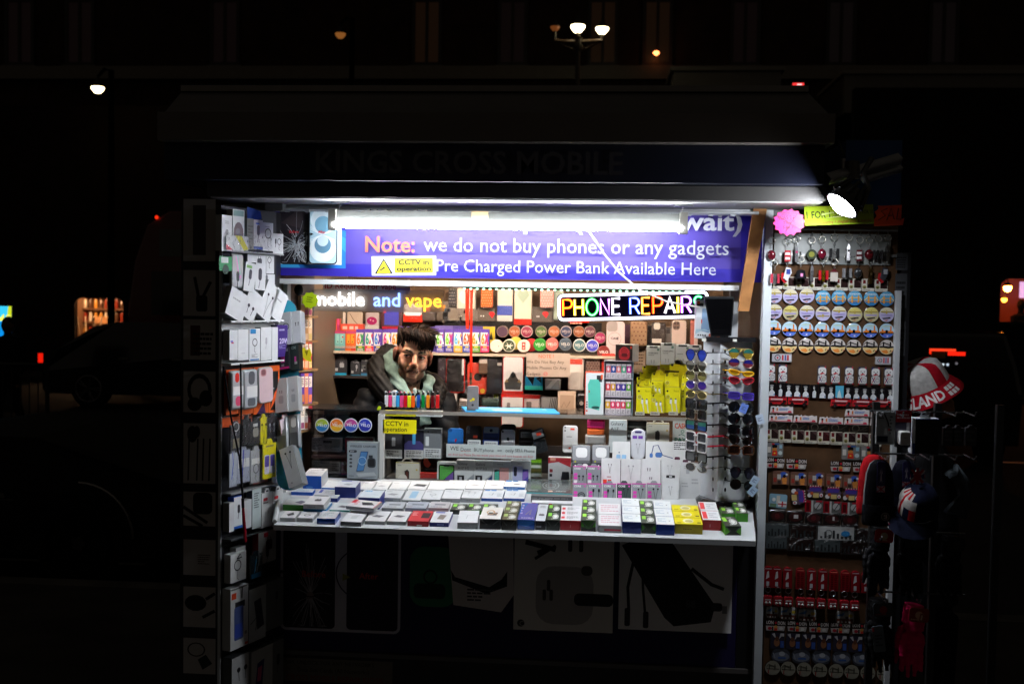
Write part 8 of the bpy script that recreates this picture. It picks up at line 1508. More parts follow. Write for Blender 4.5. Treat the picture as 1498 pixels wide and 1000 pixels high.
def hand(M,s=1):
    """relaxed hand: palm and five separate curled fingers, as tubes for the body surface; fingers point along -z"""
    out = [('b',M @ Vector((0,0,-.045)),(.036,.02,.05))]
    for k,(x,l) in enumerate(((-.03,.062),(-.011,.074),(.009,.07),(.028,.056))): out.append(('t',[M @ Vector((x,0,-.08)),M @ Vector((x*1.08,-.008,-.08-l*.55)),M @ Vector((x*1.08,-.026,-.08-l))],[.0095,.009,.0075]))
    out.append(('t',[M @ Vector((-.034*s,-.004,-.03)),M @ Vector((-.055*s,-.018,-.06)),M @ Vector((-.056*s,-.03,-.088))],[.011,.010,.008]));return out
# ---- the seller
seller = thing('person','young bearded seller in dark hooded jacket and mint hoodie leaning inside the kiosk','person',Matrix.Translation((X(585,.72,600),.74,.16)))
sinv = seller.matrix_world.inverted()
HY = .64;hc = P(604.5,519,HY)
HM = Matrix.Translation(hc) @ Matrix.Rotation(R(15),4,'Z') @ Matrix.Rotation(R(8),4,'Y') @ Matrix.Rotation(R(5),4,'X') @ Matrix.Scale(1.04,4)
hp = [('b',(0,.022,.035),(.076,.094,.080)),('b',(0,-.022,-.025),(.067,.058,.062)),('b',(0,-.028,-.078),(.060,.050,.040)),('b',(0,-.060,-.103),(.027,.022,.020)),
      ('b',(.036,-.050,-.038),(.028,.026,.026)),('b',(-.036,-.050,-.038),(.028,.026,.026)),('t',[(-.052,-.058,.022),(-.03,-.073,.026),(0,-.075,.022),(.03,-.073,.026),(.052,-.058,.022)],[.012,.014,.012,.014,.012]),
      ('b',(0,-.055,.05),(.05,.03,.04)),('t',[(0,-.074,.018),(0,-.090,-.010),(0,-.103,-.032)],[.009,.0105,.0125]),('b',(.0125,-.090,-.036),(.0095,.012,.009)),('b',(-.0125,-.090,-.036),(.0095,.012,.009)),
      ('b',(0,-.077,-.058),(.030,.014,.014)),('b',(0,-.084,-.0655),(.024,.0095,.006)),('b',(0,-.081,-.0765),(.021,.009,.0065)),('b',(0,-.074,-.09),(.022,.012,.012)),
      ('b',(.079,.012,-.010),(.010,.020,.033)),('b',(-.079,.012,-.010),(.010,.020,.033)),('b',(.084,.020,.004),(.007,.012,.018)),('b',(-.084,.020,.004),(.007,.012,.018)),('t',[(0,.012,-.06),(0,.02,-.14),(0,.04,-.24)],[.056,.055,.062])]
def skinc(p,n):
    x,y,z = p;ax = abs(x);c = mixc('cc9a80','bc876c',sstep(.02,.05,ax)*sstep(-.02,.03,y))
    if ax < .021 and -.080+.006*(ax/.021)**2 < z < -.0645-.006*(ax/.021)**2 and y < -.07: c = mixc(c,'84504a',.6)
    if ax < .020 and abs(z+.0712+.002*(ax/.02)**2) < .0012: c = mixc(c,'3a1c1a',.7)
    if ax < .016 and z > -.045 and z < -.02 and y < -.09: c = mixc(c,'b87860',.6)
    if ax > .073: c = mixc(c,'b4705c',.5)
    q_ = ax/.06
    cheek = -.076+.034*sstep(.020,.050,ax)+.044*sstep(.046,.068,ax)
    b = sstep(cheek+.006,cheek-.014,z)*(1-sstep(-.125,-.15,z))*sstep(.045,.015,y)
    if ax > .052 and y > -.03 and z < .03 and y < .01: b = max(b,sstep(.03,.0,z)*.9)
    if ax < .024 and -.094 < z < -.05: b *= .35 if z > -.0875 else .75
    if ax < .05 and abs(z+.055) < .007+.004*(1-ax/.03) and ax < .032 and y < -.06: b = max(b,.92)
    if ax < .012 and -.094 < z < -.082: b = max(b,.7)
    if z < -.115 and y > -.04: b = max(b*.4,0)
    nz_ = noise.noise(Vector(p)*420)*.18;b = min(1,max(0,b+b*nz_))
    c = mixc(c,'24170f',b*.87)
    if y < -.05 and .0 < abs(ax-.032) < .016 and abs(z-.004) < .012: c = mixc(c,'8a5c48',.25)
    return c
head = blob(hp,.0034,4,skinc,'skin').build('head',seller,sinv @ HM)
for s in (-1,1):
    e = MB('gloss');ec = Vector((s*.0315,-.0655,.0035));e.ball(ec,.0128,'d0c6be',n=14,m=10)
    g = Vector((-.20,-1,.05)).normalized();e.lathe([(.0001,.0),(.0064,.0)],'2a1810',n=14,c=tuple(ec+g*.0123),ax='y');e.ball(ec+g*.0095,(.0058,.0042,.0058),'24140c',n=12,m=8);e.ball(ec+g*.0118,(.0026,.0022,.0026),'050404',n=8,m=6);e.ball(ec+g*.0134+Vector((.002,0,.0025)),.0008,'ffffff',n=6,m=4)  # tiny white bead on each pupil stands for a glint
    e.build('eye',seller,sinv @ HM)
    l = MB('skin');up_ = [(s*(.0315+.0165*u),-.0665-.0125*(1-u*u)-.001,.0035+.0085*(1-u*u)-.001) for u in (-1,-.6,-.2,.2,.6,1)];l.tube(up_,[.0015,.0035,.004,.004,.0036,.0016],'a06a54',n=6);l.tube([(x,y-.0028,z-.0022) for x,y,z in up_],[.0008,.0014,.0016,.0016,.0015,.0008],'120c0a',n=5)
    l.tube([(s*(.0315+.0155*u),-.0665-.0115*(1-u*u),.0035-.0088*(1-u*u)) for u in (-1,-.5,0,.5,1)],[.001,.003,.0034,.003,.001],'a87058',n=6);l.build('eyelid',seller,sinv @ HM)
    b = MB('hair');b.tube([(s*.012,-.0845,.021),(s*.024,-.0855,.0265),(s*.040,-.0785,.0285),(s*.054,-.063,.0225)],[.0038,.0052,.0045,.0016],'120c0a',n=6);b.build('eyebrow',seller,sinv @ HM)
# moustache and beard tufts
rq = random.Random(4);b = MB('hair')
def onhead(d,rad=None):
    d = Vector(d).normalized();return d
for k in range(150):
    t = rq.uniform(-1,1);ax = abs(t)*.068
    if rq.random() < .4: z0 = -.0545+rq.uniform(-.005,.004)-abs(t)*.008;x0 = t*.027;y0 = -.0895+abs(x0)**2*9;dx,dy,dz = t*.003,-.004,-.007
    else:
        t *= .6;x0 = t*.066;z0 = -.118+.085*abs(t)**2.2+rq.uniform(-.014,.004);y0 = -.082+abs(t)**1.6*.088+max(0,-.1-z0)*.6;dx,dy,dz = t*.003,-.003,-.009
    b.tube([(x0,y0,z0),(x0+dx,y0+dy,z0+dz*.5),(x0+dx*1.2,y0+dy*.6,z0+dz)],[.0009,.0008,.0003],rq.choice(('140e0c','1c1410','100a08')),n=3,cap=False)
b.build('beard',seller,sinv @ HM)
# hair: cap plus many swept locks, light from above browned into the crown
hb = blob([('b',(0,.030,.058),(.077,.089,.066)),('b',(0,-.028,.088),(.060,.05,.028)),('b',(.02,-.04,.082),(.050,.04,.028)),('b',(-.048,.025,.045),(.031,.055,.045)),('b',(.048,.025,.045),(.031,.055,.045)),('b',(0,.07,.02),(.062,.05,.075))],.006,3,lambda p,n: mixc('0e0908','2a1810',sstep(.08,.13,p[2])),'hair',disp=lambda c,n: .007*noise.noise(Vector((c[0]*60,c[1]*60,c[2]*25)))).build('hair',seller,sinv @ HM)
q = MB('hair')
for k in range(520):
    u = rq.uniform(-1,1);v = rq.random();a0 = u*1.5;
    r0 = Vector((math.sin(a0)*.074,.035-math.cos(a0)*.06+v*.05,.105-abs(u)**2*.05+rq.uniform(-.01,.015)))
    fr = rq.random() < .55
    if fr:   # fringe swept forward and to one side
        sx_ = rq.uniform(-.062,.070);r0 = Vector((sx_*.9-.01,rq.uniform(-.055,.02),.118-abs(sx_)*.30));L_ = rq.uniform(.045,.075);d1 = Vector((.012+rq.uniform(-.012,.02),-.042,.004));tip = Vector((sx_+.014+rq.uniform(-.014,.016),-.088+abs(sx_)*.45,.060-.026*math.exp(-((sx_-.012)/.03)**2)+rq.uniform(-.016,.020)));pts = [r0,r0+d1*.6+Vector((0,0,.006)),(r0+d1+tip)/2+Vector((0,-.006,.008)),tip]
    else:
        side_ = 1 if u > 0 else -1;r0 = Vector((side_*rq.uniform(.04,.075),rq.uniform(-.035,.09),rq.uniform(.05,.11)));pts = [r0,r0+Vector((side_*.005,-.006,.004)),r0+Vector((side_*.006,-.012,-.014)),r0+Vector((side_*.0,-.016,-.034))]
        pts[-1].z = max(pts[-1].z,.018+rq.uniform(0,.02)) if pts[-1].y < .03 else pts[-1].z
    q.tube(pts,[.0028,.0034,.0026,.0006],rq.choice(('0c0807','150d0a','1f130d','281810')),n=4,cap=False)
for k in range(130):
    a0 = rq.uniform(-1,1);r0 = Vector((a0*.055,rq.uniform(-.05,.07),.118-abs(a0)*.02));d = Vector((.02+rq.uniform(-.02,.03),rq.uniform(-.03,.01),rq.uniform(.006,.022)));q.tube([r0,r0+d*.6+Vector((0,0,.006)),r0+d*1.3],[.004,.0032,.0006],rq.choice(('150d0a','24160e','32200f')),n=4,cap=False)
q.build('hair_locks',seller,sinv @ HM)
# jacket, hood, hoodie
NB = P(606,563,.70)
def W3(px,py,y): return P(px,py,y)
SLp,SRp = W3(549,578,.70),W3(643,580,.76);EL,ER = W3(517,640,.60),W3(655,660,.66);HL,HR = W3(548,672,.50),W3(628,676,.50);CH = W3(594,612,.76);WA = W3(576,705,.86);HP = Vector((WA.x-.05,.93,1.02))
jp = [('t',[NB+Vector((0,.05,-.03)),CH,WA,HP],[.085,.165,.165,.15]),('b',SLp+Vector((.03,.03,-.02)),(.085,.09,.085)),('b',SRp+Vector((-.03,.03,-.02)),(.08,.09,.085)),('t',[NB+Vector((-.05,.06,-.02)),SLp],[.08,.082]),('t',[NB+Vector((.05,.06,-.02)),SRp],[.075,.078]),('t',[SLp,EL,HL],[.082,.068,.050]),('t',[SRp,ER,HR],[.078,.066,.050]),
      ('t',[W3(585,590,.56),W3(600,612,.58),W3(606,650,.62)],[.045,.05,.05])]
def puff(c,n): return .006*abs(math.sin((c.z*1.0+c.x*.35)*math.pi/.052))-.003+.004*noise.noise(c*9)
jk = blob(jp,.009,6,lambda p,n: mixc('0a0a0c','07070a',.5+.5*noise.noise(Vector(p)*6)),'nylon',disp=puff);jk.build('jacket',seller,sinv)
hd = blob([('t',[W3(620,566,.80),W3(612,552,.86),W3(590,528,.84),W3(568,520,.78),W3(556,536,.70),W3(556,556,.62),W3(572,580,.575),W3(596,604,.55)],[.03,.045,.052,.058,.060,.056,.046,.032]),('t',[W3(612,552,.84),W3(636,560,.78),W3(641,574,.68),W3(630,598,.585)],[.04,.042,.04,.03]),('b',W3(575,535,.84),(.06,.07,.06))],.007,4,lambda p,n: '110e0c','nylon',disp=lambda c,n: .006*abs(math.sin((c.x+c.z)*95))+.003*noise.noise(c*22));hd.build('hood',seller,sinv)
ho = blob([('t',[W3(622,556,.72),W3(612,546,.77),W3(592,528,.765),W3(578,520,.73),W3(571,524,.67),W3(574,544,.60),W3(586,566,.565),W3(600,582,.555),W3(612,594,.56)],[.022,.03,.034,.036,.034,.030,.028,.026,.022]),('t',[W3(624,556,.70),W3(629,556,.63),W3(626,568,.575),W3(617,586,.56)],[.026,.026,.025,.022]),('b',W3(611,585,.60),(.045,.04,.05)),('t',[W3(610,580,.60),W3(616,620,.62)],[.045,.05])],.006,4,lambda p,n: mixc('8a9c90','566c64',.5+.5*noise.noise(Vector(p)*14)),'cloth',disp=lambda c,n: .006*noise.noise(c*24)+.003*math.sin((c.x*.6+c.z)*150));ho.build('hoodie',seller,sinv)
q = MB('gloss');q.tube([W3(611,574,.535),W3(606,582,.53),W3(607,592,.53),W3(612,600,.53),W3(617,592,.53),W3(613,580,.535)],.0035,'101014',n=5);q.ball(W3(606.5,571,.535),(.010,.006,.012),'9aa8a4',n=10,m=6);q.build('badge_cord',seller,sinv)
def legs(hip,foot_z,col,nm,par,inv,sp=.10):
    p = [('b',hip,(.16,.12,.12))]
    for s in (-1,1):
        h = hip+Vector((s*sp,0,-.05));k = Vector((h.x+s*.01,hip.y-.03,(h.z+foot_z)/2));a = Vector((h.x+s*.015,hip.y+.02,foot_z+.08));p += [('t',[h,k,a],[.088,.06,.048]),('t',[a,a+Vector((0,-.02,-.045)),a+Vector((0,-.15,-.055))],[.045,.045,.032])]
    blob(p,.014,5,lambda p_,n: '0e0f14' if p_[2] > foot_z+.09 else '18120e','cloth').build(nm,par,inv)
legs(HP,.19,'0e0f14','trousers',seller,sinv)
hm = blob(hand(Matrix.Translation(HL) @ Matrix.Rotation(R(70),4,'X'))+[('t',[HL+Vector((0,.06,.01)),HL],[.03,.028])],.004,3,lambda p,n: 'a06c54','skin');hm.build('hand',seller,sinv)
hm = blob(hand(Matrix.Translation(HR) @ Matrix.Rotation(R(70),4,'X'),-1)+[('t',[HR+Vector((0,.06,.01)),HR],[.03,.028])],.004,3,lambda p,n: 'a06c54','skin');hm.build('hand',seller,sinv)
# ---- passer-by in silhouette at the far left
py_ = far(14.6);f0 = P(12,620,py_);pz = P(13,464,py_).z;bx_ = f0.x
pp = thing('person','dark silhouetted passer-by walking in front of the glowing blue poster','person',Matrix.Translation((bx_,py_,.0)));pinv = pp.matrix_world.inverted();z0 = pz-1.72
def B3(x,y,z): return Vector((bx_+x,py_+y,z0+z))
bl = [('t',[B3(0,0,1.46),B3(0,0,1.25),B3(0,0,1.05),B3(0,0,.9)],[.10,.17,.15,.16]),('b',B3(-.15,0,1.38),(.08,.08,.08)),('b',B3(.15,0,1.38),(.08,.08,.08)),('t',[B3(-.18,0,1.38),B3(-.23,.03,1.1),B3(-.2,-.08,.86)],[.06,.048,.036]),('t',[B3(.18,0,1.38),B3(.24,.04,1.12),B3(.2,-.1,.9)],[.06,.048,.036]),('t',[B3(-.08,0,.9),B3(-.1,-.08,.5),B3(-.11,.02,.1),B3(-.11,-.16,.06)],[.095,.066,.045,.035]),('t',[B3(.08,0,.9),B3(.1,.06,.5),B3(.1,.26,.14),B3(.1,.14,.06)],[.095,.066,.045,.035]),('t',[B3(0,0,1.42),B3(0,-.01,1.56)],[.056,.05]),('b',B3(0,-.015,1.61),(.075,.095,.11)),('b',B3(0,-.11,1.6),(.014,.014,.018)),('b',B3(.075,0,1.6),(.01,.02,.03)),('b',B3(-.075,0,1.6),(.01,.02,.03))]
bl += hand(Matrix.Translation(B3(-.2,-.08,.86)))+hand(Matrix.Translation(B3(.2,-.1,.9)),-1)
blob(bl,.014,3,lambda p,n: '6a4a3c' if p[2] > z0+1.51 or p[2] < z0+.8 and abs(p[0]-bx_) > .165 else ('14151a' if p[2] > z0+.86 else '0c0d12'),'cloth').build('body',pp,pinv)
blob([('b',B3(0,.012,1.65),(.082,.096,.082))],.012,2,lambda p,n: '0c0908','hair',disp=lambda c,n: .006*noise.noise(c*30)).build('hair',pp,pinv)
# silhouette inside the restaurant
ry = YS+.75;rp0 = P(1494,446,ry);t = thing('person','dark seated figure inside the restaurant window at the photo edge','person',Matrix.Translation((rp0.x,ry,.3)));ti = t.matrix_world.inverted()
blob([('b',rp0,(.085,.1,.12)),('t',[rp0+Vector((0,0,-.1)),rp0+Vector((0,.02,-.2))],[.06,.07]),('t',[rp0+Vector((0,.02,-.2)),rp0+Vector((0,.05,-.75))],[.15,.17]),('t',[rp0+Vector((-.16,0,-.24)),rp0+Vector((-.2,-.1,-.5)),rp0+Vector((-.05,-.28,-.5))],[.06,.05,.035]),('t',[rp0+Vector((.16,0,-.24)),rp0+Vector((.22,-.1,-.5)),rp0+Vector((.08,-.28,-.5))],[.06,.05,.035]),('t',[rp0+Vector((-.1,.05,-.75)),rp0+Vector((-.1,-.35,-.78)),rp0+Vector((-.1,-.35,-1.1))],[.08,.065,.05]),('t',[rp0+Vector((.1,.05,-.75)),rp0+Vector((.1,-.35,-.78)),rp0+Vector((.1,-.35,-1.1))],[.08,.065,.05])],.016,3,lambda p,n: '0e0c0e','cloth').build('body',t,ti)
# ---- person in the bucket hat behind the hanging hats
GYh = .10;hc2 = P(1350,577,GYh);wp = thing('person','person in dark coat under a red and white bucket hat behind the hat rack','person',Matrix.Translation((hc2.x+.03,GYh+.05,.12)));wi = wp.matrix_world.inverted()
def Q3(x,y,z): return Vector((hc2.x+x,GYh+y,hc2.z+z))
TM = Matrix.Translation(hc2) @ Matrix.Rotation(R(-27),4,'Y') @ Matrix.Rotation(R(62),4,'Z')
hp2 = []
for x in hp:
    if x[0] == 'b':
        r = max(x[2][0],.006);hp2.append(('b',TM @ Vector(x[1]),(x[2][1]*.55+x[2][0]*.45,x[2][0]*.55+x[2][1]*.45,x[2][2])))
    elif len(x[1]) == 3 and x[2][-1] > .05: pass
    else: hp2.append(('t',[TM @ Vector(v) for v in x[1]],x[2]))
hp2 += [('t',[Q3(-.012,.02,-.05),Q3(-.02,.04,-.14),Q3(-.02,.05,-.2)],[.058,.056,.065])]
blob(hp2,.0045,3,lambda p,n: 'a87c60','skin').build('head',wp,wi)
blob([('b',TM @ Vector((0,.045,-.01)),(.07,.075,.085))],.008,2,lambda p,n: '1a1210','hair',disp=lambda c,n: .005*noise.noise(c*50)).build('hair',wp,wi)
cz = hc2.z
bl = [('t',[Q3(-.02,.05,-.17),Q3(-.01,.06,-.32),Q3(0,.06,-.6),Q3(0,.06,-.85)],[.10,.18,.17,.18]),('b',Q3(-.02,-.08,-.24),(.09,.09,.09)),('b',Q3(0,.2,-.24),(.09,.09,.09)),('t',[Q3(-.02,-.1,-.24),Q3(.02,-.16,-.5),Q3(-.02,-.06,-.60)],[.075,.06,.045]),('t',[Q3(0,.22,-.24),Q3(.02,.28,-.5),Q3(-.02,.18,-.60)],[.075,.06,.045])]
blob(bl,.012,5,lambda p,n: '0b0b0e','nylon',disp=lambda c,n: .006*noise.noise(c*12)).build('coat',wp,wi)
for xx,yy in ((-.02,-.04),(-.02,.16)): blob(hand(Matrix.Translation(Q3(xx,yy,-.60))),.005,3,lambda p,n: 'a87c60','skin').build('hand',wp,wi)
legs(Q3(0,.06,-.85),.14,'0b0b0e','trousers',wp,wi)
# bucket hat: panelled crown, sloping lettered brim
HT = Matrix.Translation(P(1351,561,GYh)) @ Matrix.Rotation(R(-27),4,'Y') @ Matrix.Rotation(R(9),4,'X')
hat = thing('bucket_hat','red and white bucket hat with a lettered red brim worn behind the hat rack','hat',HT);n = 96
q = MB('cloth');prof = [(.0,.088),(.045,.0875),(.07,.084),(.085,.074),(.094,.05),(.100,.015),(.1015,.0)]
vs = [(r*math.cos(2*math.pi*i/n),r*1.06*math.sin(2*math.pi*i/n),z+.002*noise.noise(Vector((r*40*math.cos(2*math.pi*i/n),r*40*math.sin(2*math.pi*i/n),z*30)))) for r,z in prof for i in range(n)]
fs,cols = [],[]
for a in range(len(prof)-1):
    for i in range(n):
        fs.append((a*n+i,(a+1)*n+i,(a+1)*n+(i+1) % n,a*n+(i+1) % n));d = (i*360/n) % 90;cols.append(hx('b8182a') if (((i+.5)*360/n-206) % 90 < 15 or ((i+.5)*360/n-206) % 90 > 75) else hx('d0cecc'))
q.add(vs,fs,cols,'cloth',True);q.build('crown',hat)
def brim(t,th): r = .1015+.036*t;return Vector((r*math.cos(th),r*1.06*math.sin(th),-.05*t+.003*math.sin(3*th)*t))
q = MB('cloth');vs = [brim(k/4,2*math.pi*i/n)+Vector((0,0,o)) for o in (0,-.003) for k in range(5) for i in range(n)]
fs = [(o*5*n+k*n+i,o*5*n+(k+1)*n+i,o*5*n+(k+1)*n+(i+1) % n,o*5*n+k*n+(i+1) % n) for o in (0,1) for k in range(4) for i in range(n)]+[(4*n+i,9*n+i,9*n+(i+1) % n,4*n+(i+1) % n) for i in range(n)]
q.add(vs,fs,'a81424','cloth',True);bo = q.build('brim',hat)
q = MB('cloth');tv,tf,tw = glyphs('ENGLAND',.03);A0,A1 = R(176),R(283)
pts = []
for x,y in tv:
    th = A0+(A1-A0)*x/tw;t_ = .86-.70*(y/.72);p = brim(t_,th);nrm = Vector((math.cos(th),math.sin(th),1.0)).normalized();pts.append(p+nrm*.0016)
q.add(pts,tf,'dcd8d8','cloth')
for j in range(3):   # small flag bars after the word
    for k in range(2):
        th0,th1 = R(290+9*j),R(297+9*j);t0,t1 = .2+.4*k,.5+.4*k;q.poly([brim(t,th)+Vector((math.cos(th),math.sin(th),1)).normalized()*.0016 for t,th in ((t0,th0),(t1,th0),(t1,th1),(t0,th1))],'dcd8d8')
q.build('lettering',bo)
# ================================================================ HAT RACK at the right
RY = -.42
hr = thing('hat_rack','black grid rack with chrome hooks carrying packs and hats beside the wing','display rack',Matrix.Translation((X(1350,RY,700),RY+.06,.12)));hri = hr.matrix_world.inverted()
q = MB('paint')
xr0,xr1 = X(1286,RY,700),X(1470,RY,700)
for xx in (xr0,(xr0+xr1)/2,xr1): q.box(xx-.012,xx+.012,RY+.06,RY+.085,.12,Z(600,RY,1350)+.02,'141414')
q.box(xr0-.02,xr1+.02,RY-.12,RY+.3,.12,.15,'121212');q.build('frame',hr,hri)
for py,a,b in ((604,1278,1420),(667,1285,1422),(782,1280,1420),(872,1286,1420)):
    q = MB('metal');z = Z(py,RY,1330);q.tube([(X(a,RY,py),RY+.055,z),(X(b,RY,py),RY+.055,z)],.004,'6a6c6e',n=6);q.build('cross_bar',hr,hri)
for py,xs_ in ((604,(1283,1313,1351,1389,1417)),(667,(1290,1330,1352,1389,1417)),(782,(1282,1330)),(872,(1290,1338))):
    for px in xs_:
        q = MB('metal');p = P(px,py,RY);q.tube([p+Vector((0,.055,0)),p+Vector((0,-.07,-.004)),p+Vector((0,-.078,.012))],.0032,'9a9ca0',n=5);q.build('hook',hr,hri)
RP = YP(RY-.03)
GR = 'packs hanging on the hat rack'
goods('cable_pack','grey hanging cable pack with red dot at the inner end of the rack','cable pack',RP,(1282,602,1309.5,650),.012,'8a8e90',art(prt('3a3c40',.1,.78,.5,.84,1),prt('3a3c40',.7,.3,.85,.9,6),lin_('1a1a1c',.004,(.4,.95),(.6,.7),(.66,.55)),ell('d82838',.67,.46,.05),rec('1c2238',.05,.08,.62,.26),pol('b8babc',(.4,.3),(.6,.3),(.55,.5),(.45,.5))),'card',GR,mat='gloss',rad=.05)
def plugpart(r,w_,h_,d_): q = MB('gloss');q.prism(rrect(w_*.72,h_*.38,.008),-.03,-.001,'c8c8c8',bev=.004,smooth=True);ar = Art(q,-w_*.36,0,w_*.72,h_*.38,-.0345);ar.g('8a8a8c',.35,.5,.7,.6,1);q.build('plug',r,Matrix.Translation((0,0,h_*.08)))
goods('charger_pack','red topped blister pack holding a white plug charger','charger',RP,(1310,600,1333,654),.012,'4a4858',art(rec('a81828',0,.68,1,1),prt('d8c0c4',.08,.76,.9,.92,2),rrc('c8c8d0',.7,.42,.9,.68,.3)),'card',GR,mat='gloss',rad=.05,parts=plugpart)
def _roundtab(r,w_,h_): q = MB('card');q.prism([(w_*.22*math.cos(R(t)),h_+w_*.26*math.sin(R(t))) for t in range(0,181,15)],.01,.012,'b8c0c8');q.box(-.012,.012,.008,.0099,h_+.012,h_+.018,'101012');q.build('hang_tab',r)
goods('boxed_pack','black faced blue and white box with a round white hang tab','box',RP,(1335,612,1373,664),.05,'101014',art(rec('c8ccd0',0,.3,.1,1),rec('1c3c88',0,0,.1,.3),rec('2444a0',.1,.965,1,1),prt('1c1c22',.3,.3,.8,.7,3)),'box',GR,side='b8bcc4',parts=lambda r,w_,h_,d_: _roundtab(r,w_,h_))
for k,px in enumerate((1388,1402,1421)): goods('boxed_pack',f'{("first", "second", "third")[k]} dim dark pack after the blue and white box on the rack','box',RP,(px-8,622,px+8,652),.02,'2a2a2e',prt('4a4a4e',.1,.2,.9,.8,3),'tab',GR)
# knitted and peaked hats
def beanie(label,px0,px1,py0,py1,y,col,trim,tagc=True,pom=None,badge=True):
    a0,a1,b0,b1 = YP(y).rect(px0,py0,px1,py1);w_,h_ = (a1-a0)/2,b1-b0;t = thing('beanie',label,'hat',Matrix.Translation(((a0+a1)/2,y,b0)),'knitted hats on the rack')
    q = MB('cloth');prof = [(.0001,1.),(.35,.985),(.62,.93),(.84,.78),(.95,.5),(.96,.3)];n_ = 40;vs = []
    for r,z in prof:
        for i in range(n_): th = 6.28319*i/n_;k_ = 1+.02*math.sin(th*20);vs.append((r*w_*k_*math.cos(th),r*w_*.5*k_*math.sin(th),z*h_))
    q.add(vs,[(a*n_+i,(a+1)*n_+i,(a+1)*n_+(i+1) % n_,a*n_+(i+1) % n_) for a in range(len(prof)-1) for i in range(n_)],[hx(trim) if 14 <= i <= 21 and a > 0 else hx(col) for a in range(len(prof)-1) for i in range(n_)],'cloth',True);q.build('crown',t)
    q = MB('cloth');q.lathe([(w_*.97,h_*.31),(w_*1.02,h_*.28),(w_*1.02,h_*.04),(w_*.96,0.),(w_*.9,h_*.02)],col,n=40);o = q.build('cuff',t);o.scale = (1,.52,1)
    if badge:
        q = MB('card');q.prism(circ(w_*.26,24,h_*.15),0,.003,'8a8480');ar = Art(q,-w_*.26,h_*.15-w_*.26,w_*.52,w_*.52,0.);ar.e('1c1c20',.5,.5,.42,.42,20);ar.p('8a2028',(.5,.2),(.7,.3),(.7,.75),(.5,.8));ar.p('a8a4a0',(.3,.3),(.48,.2),(.48,.8),(.3,.7));ar.l('1c1c20',.004,(.3,.4),(.48,.5));ar.l('b8b4b0',.003,(.6,.2),(.6,.8));ar.l('b8b4b0',.003,(.5,.5),(.72,.5));q.build('badge',t,Matrix.Translation((w_*.32,-w_*.54,0)))
    if tagc:
        q = MB('card');q.prism(rrect(w_*.5,h_*.46,.003),0,.002,'2c2858');ar = Art(q,-w_*.25,0,w_*.5,h_*.46);ar.p('b8b4c0',(.35,.3),(.5,.75),(.65,.3),(.5,.4));ar.p('b8b4c0',(.3,.6),(.45,.8),(.4,.6));ar.p('b8b4c0',(.7,.6),(.55,.8),(.6,.6));ar.r('c0bcc0',.0,0,1,.2);ar.l('b02838',.004,(0,0),(1,.2));ar.l('b02838',.004,(0,.2),(1,0));ar.r('b02838',.44,0,.56,.2);q.build('paper_tag',t,Matrix.Translation((-w_*.02,-w_*.56,h_*.52)))
    if pom: q = MB('cloth');[q.ball((px_,0,h_*1.02),(w_*.3,w_*.25,w_*.22),pom,n=10,m=7) for px_ in (-w_*.2,w_*.35)];q.build('trim',t)
beanie('black knitted beanie with grey ribs, round badge and violet paper tag',1262,1309,671,767,RY-.02,'0c0c10','6a6a6c')
beanie('red knitted beanie peeping out behind the black beanie',1254,1300,664,752,RY+.05,'a0141c','a0141c',False,None,False)
beanie('dark navy beanie hanging behind the flag cap',1300,1345,672,750,RY+.05,'10121e','14162a',True,None,False)
# flag cap
t = thing('peaked_cap','navy peaked cap with a large flag print on the rack','cap',Matrix.Translation(P(1343,742,RY-.03)) @ Matrix.Rotation(R(14),4,'Y') @ Matrix.Rotation(R(-28),4,'Z') @ Matrix.Rotation(R(38),4,'X') @ Matrix.Scale(.88,4),'peaked caps on the rack')
q = MB('cloth');n = 36;prof = [(.0001,.105),(.035,.10),(.06,.082),(.075,.05),(.080,.0)];vs = [(r*math.cos(6.2832*i/n),r*1.1*math.sin(6.2832*i/n),z) for r,z in prof for i in range(n)];cols = []
def flagc(u,v):
    if abs(u) < .1 or abs(v) < .14: return 'a0141c'
    if abs(u) < .2 or abs(v) < .26: return 'b0aca8'
    d = min(abs(u*.8-v),abs(u*.8+v));return 'a0141c' if d < .08 else ('b0aca8' if d < .2 else '10142c')
for a in range(len(prof)-1):
    for i in range(n): th = (i+.5)*360/n;u = (th-225)/55;v = (a-1.7)/2;cols.append(hx(flagc(u,v)) if abs(u) < 1 and a > 0 else hx('0e1226'))
q.add(vs,[(a*n+i,(a+1)*n+i,(a+1)*n+(i+1) % n,a*n+(i+1) % n) for a in range(len(prof)-1) for i in range(n)],cols,'cloth',True);q.ball((0,0,.106),.007,'0e1226');q.build('crown',t)
q = MB('cloth');vs = [];
for k in range(5):
    for i in range(13): th = R(180+180*i/12);r = .08+.065*k/4*math.sin(R(180*i/12));vs.append((r*math.cos(th)*(1),r*1.1*math.sin(th),-.004-.025*(k/4)**1.2))
q.add(vs,[(k*13+i,(k+1)*13+i,(k+1)*13+i+1,k*13+i+1) for k in range(4) for i in range(12)],'0c1022','cloth',True);q.add([(v[0],v[1],v[2]-.004) for v in vs],[(k*13+i,k*13+i+1,(k+1)*13+i+1,(k+1)*13+i) for k in range(4) for i in range(12)],'0c1022','cloth',True)
for c,r0,r1 in (('c8c8cc',70,78),('b02030',79,85),('2c3c8a',86,92)): q.poly([(.147*math.cos(R(180+a_))*s_,.155*math.sin(R(180+a_))*s_,-.026) for a_,s_ in ((r0-25,.9),(r1-25,.9),(r1-25,.7),(r0-25,.7))],c)
q.build('peak',t)
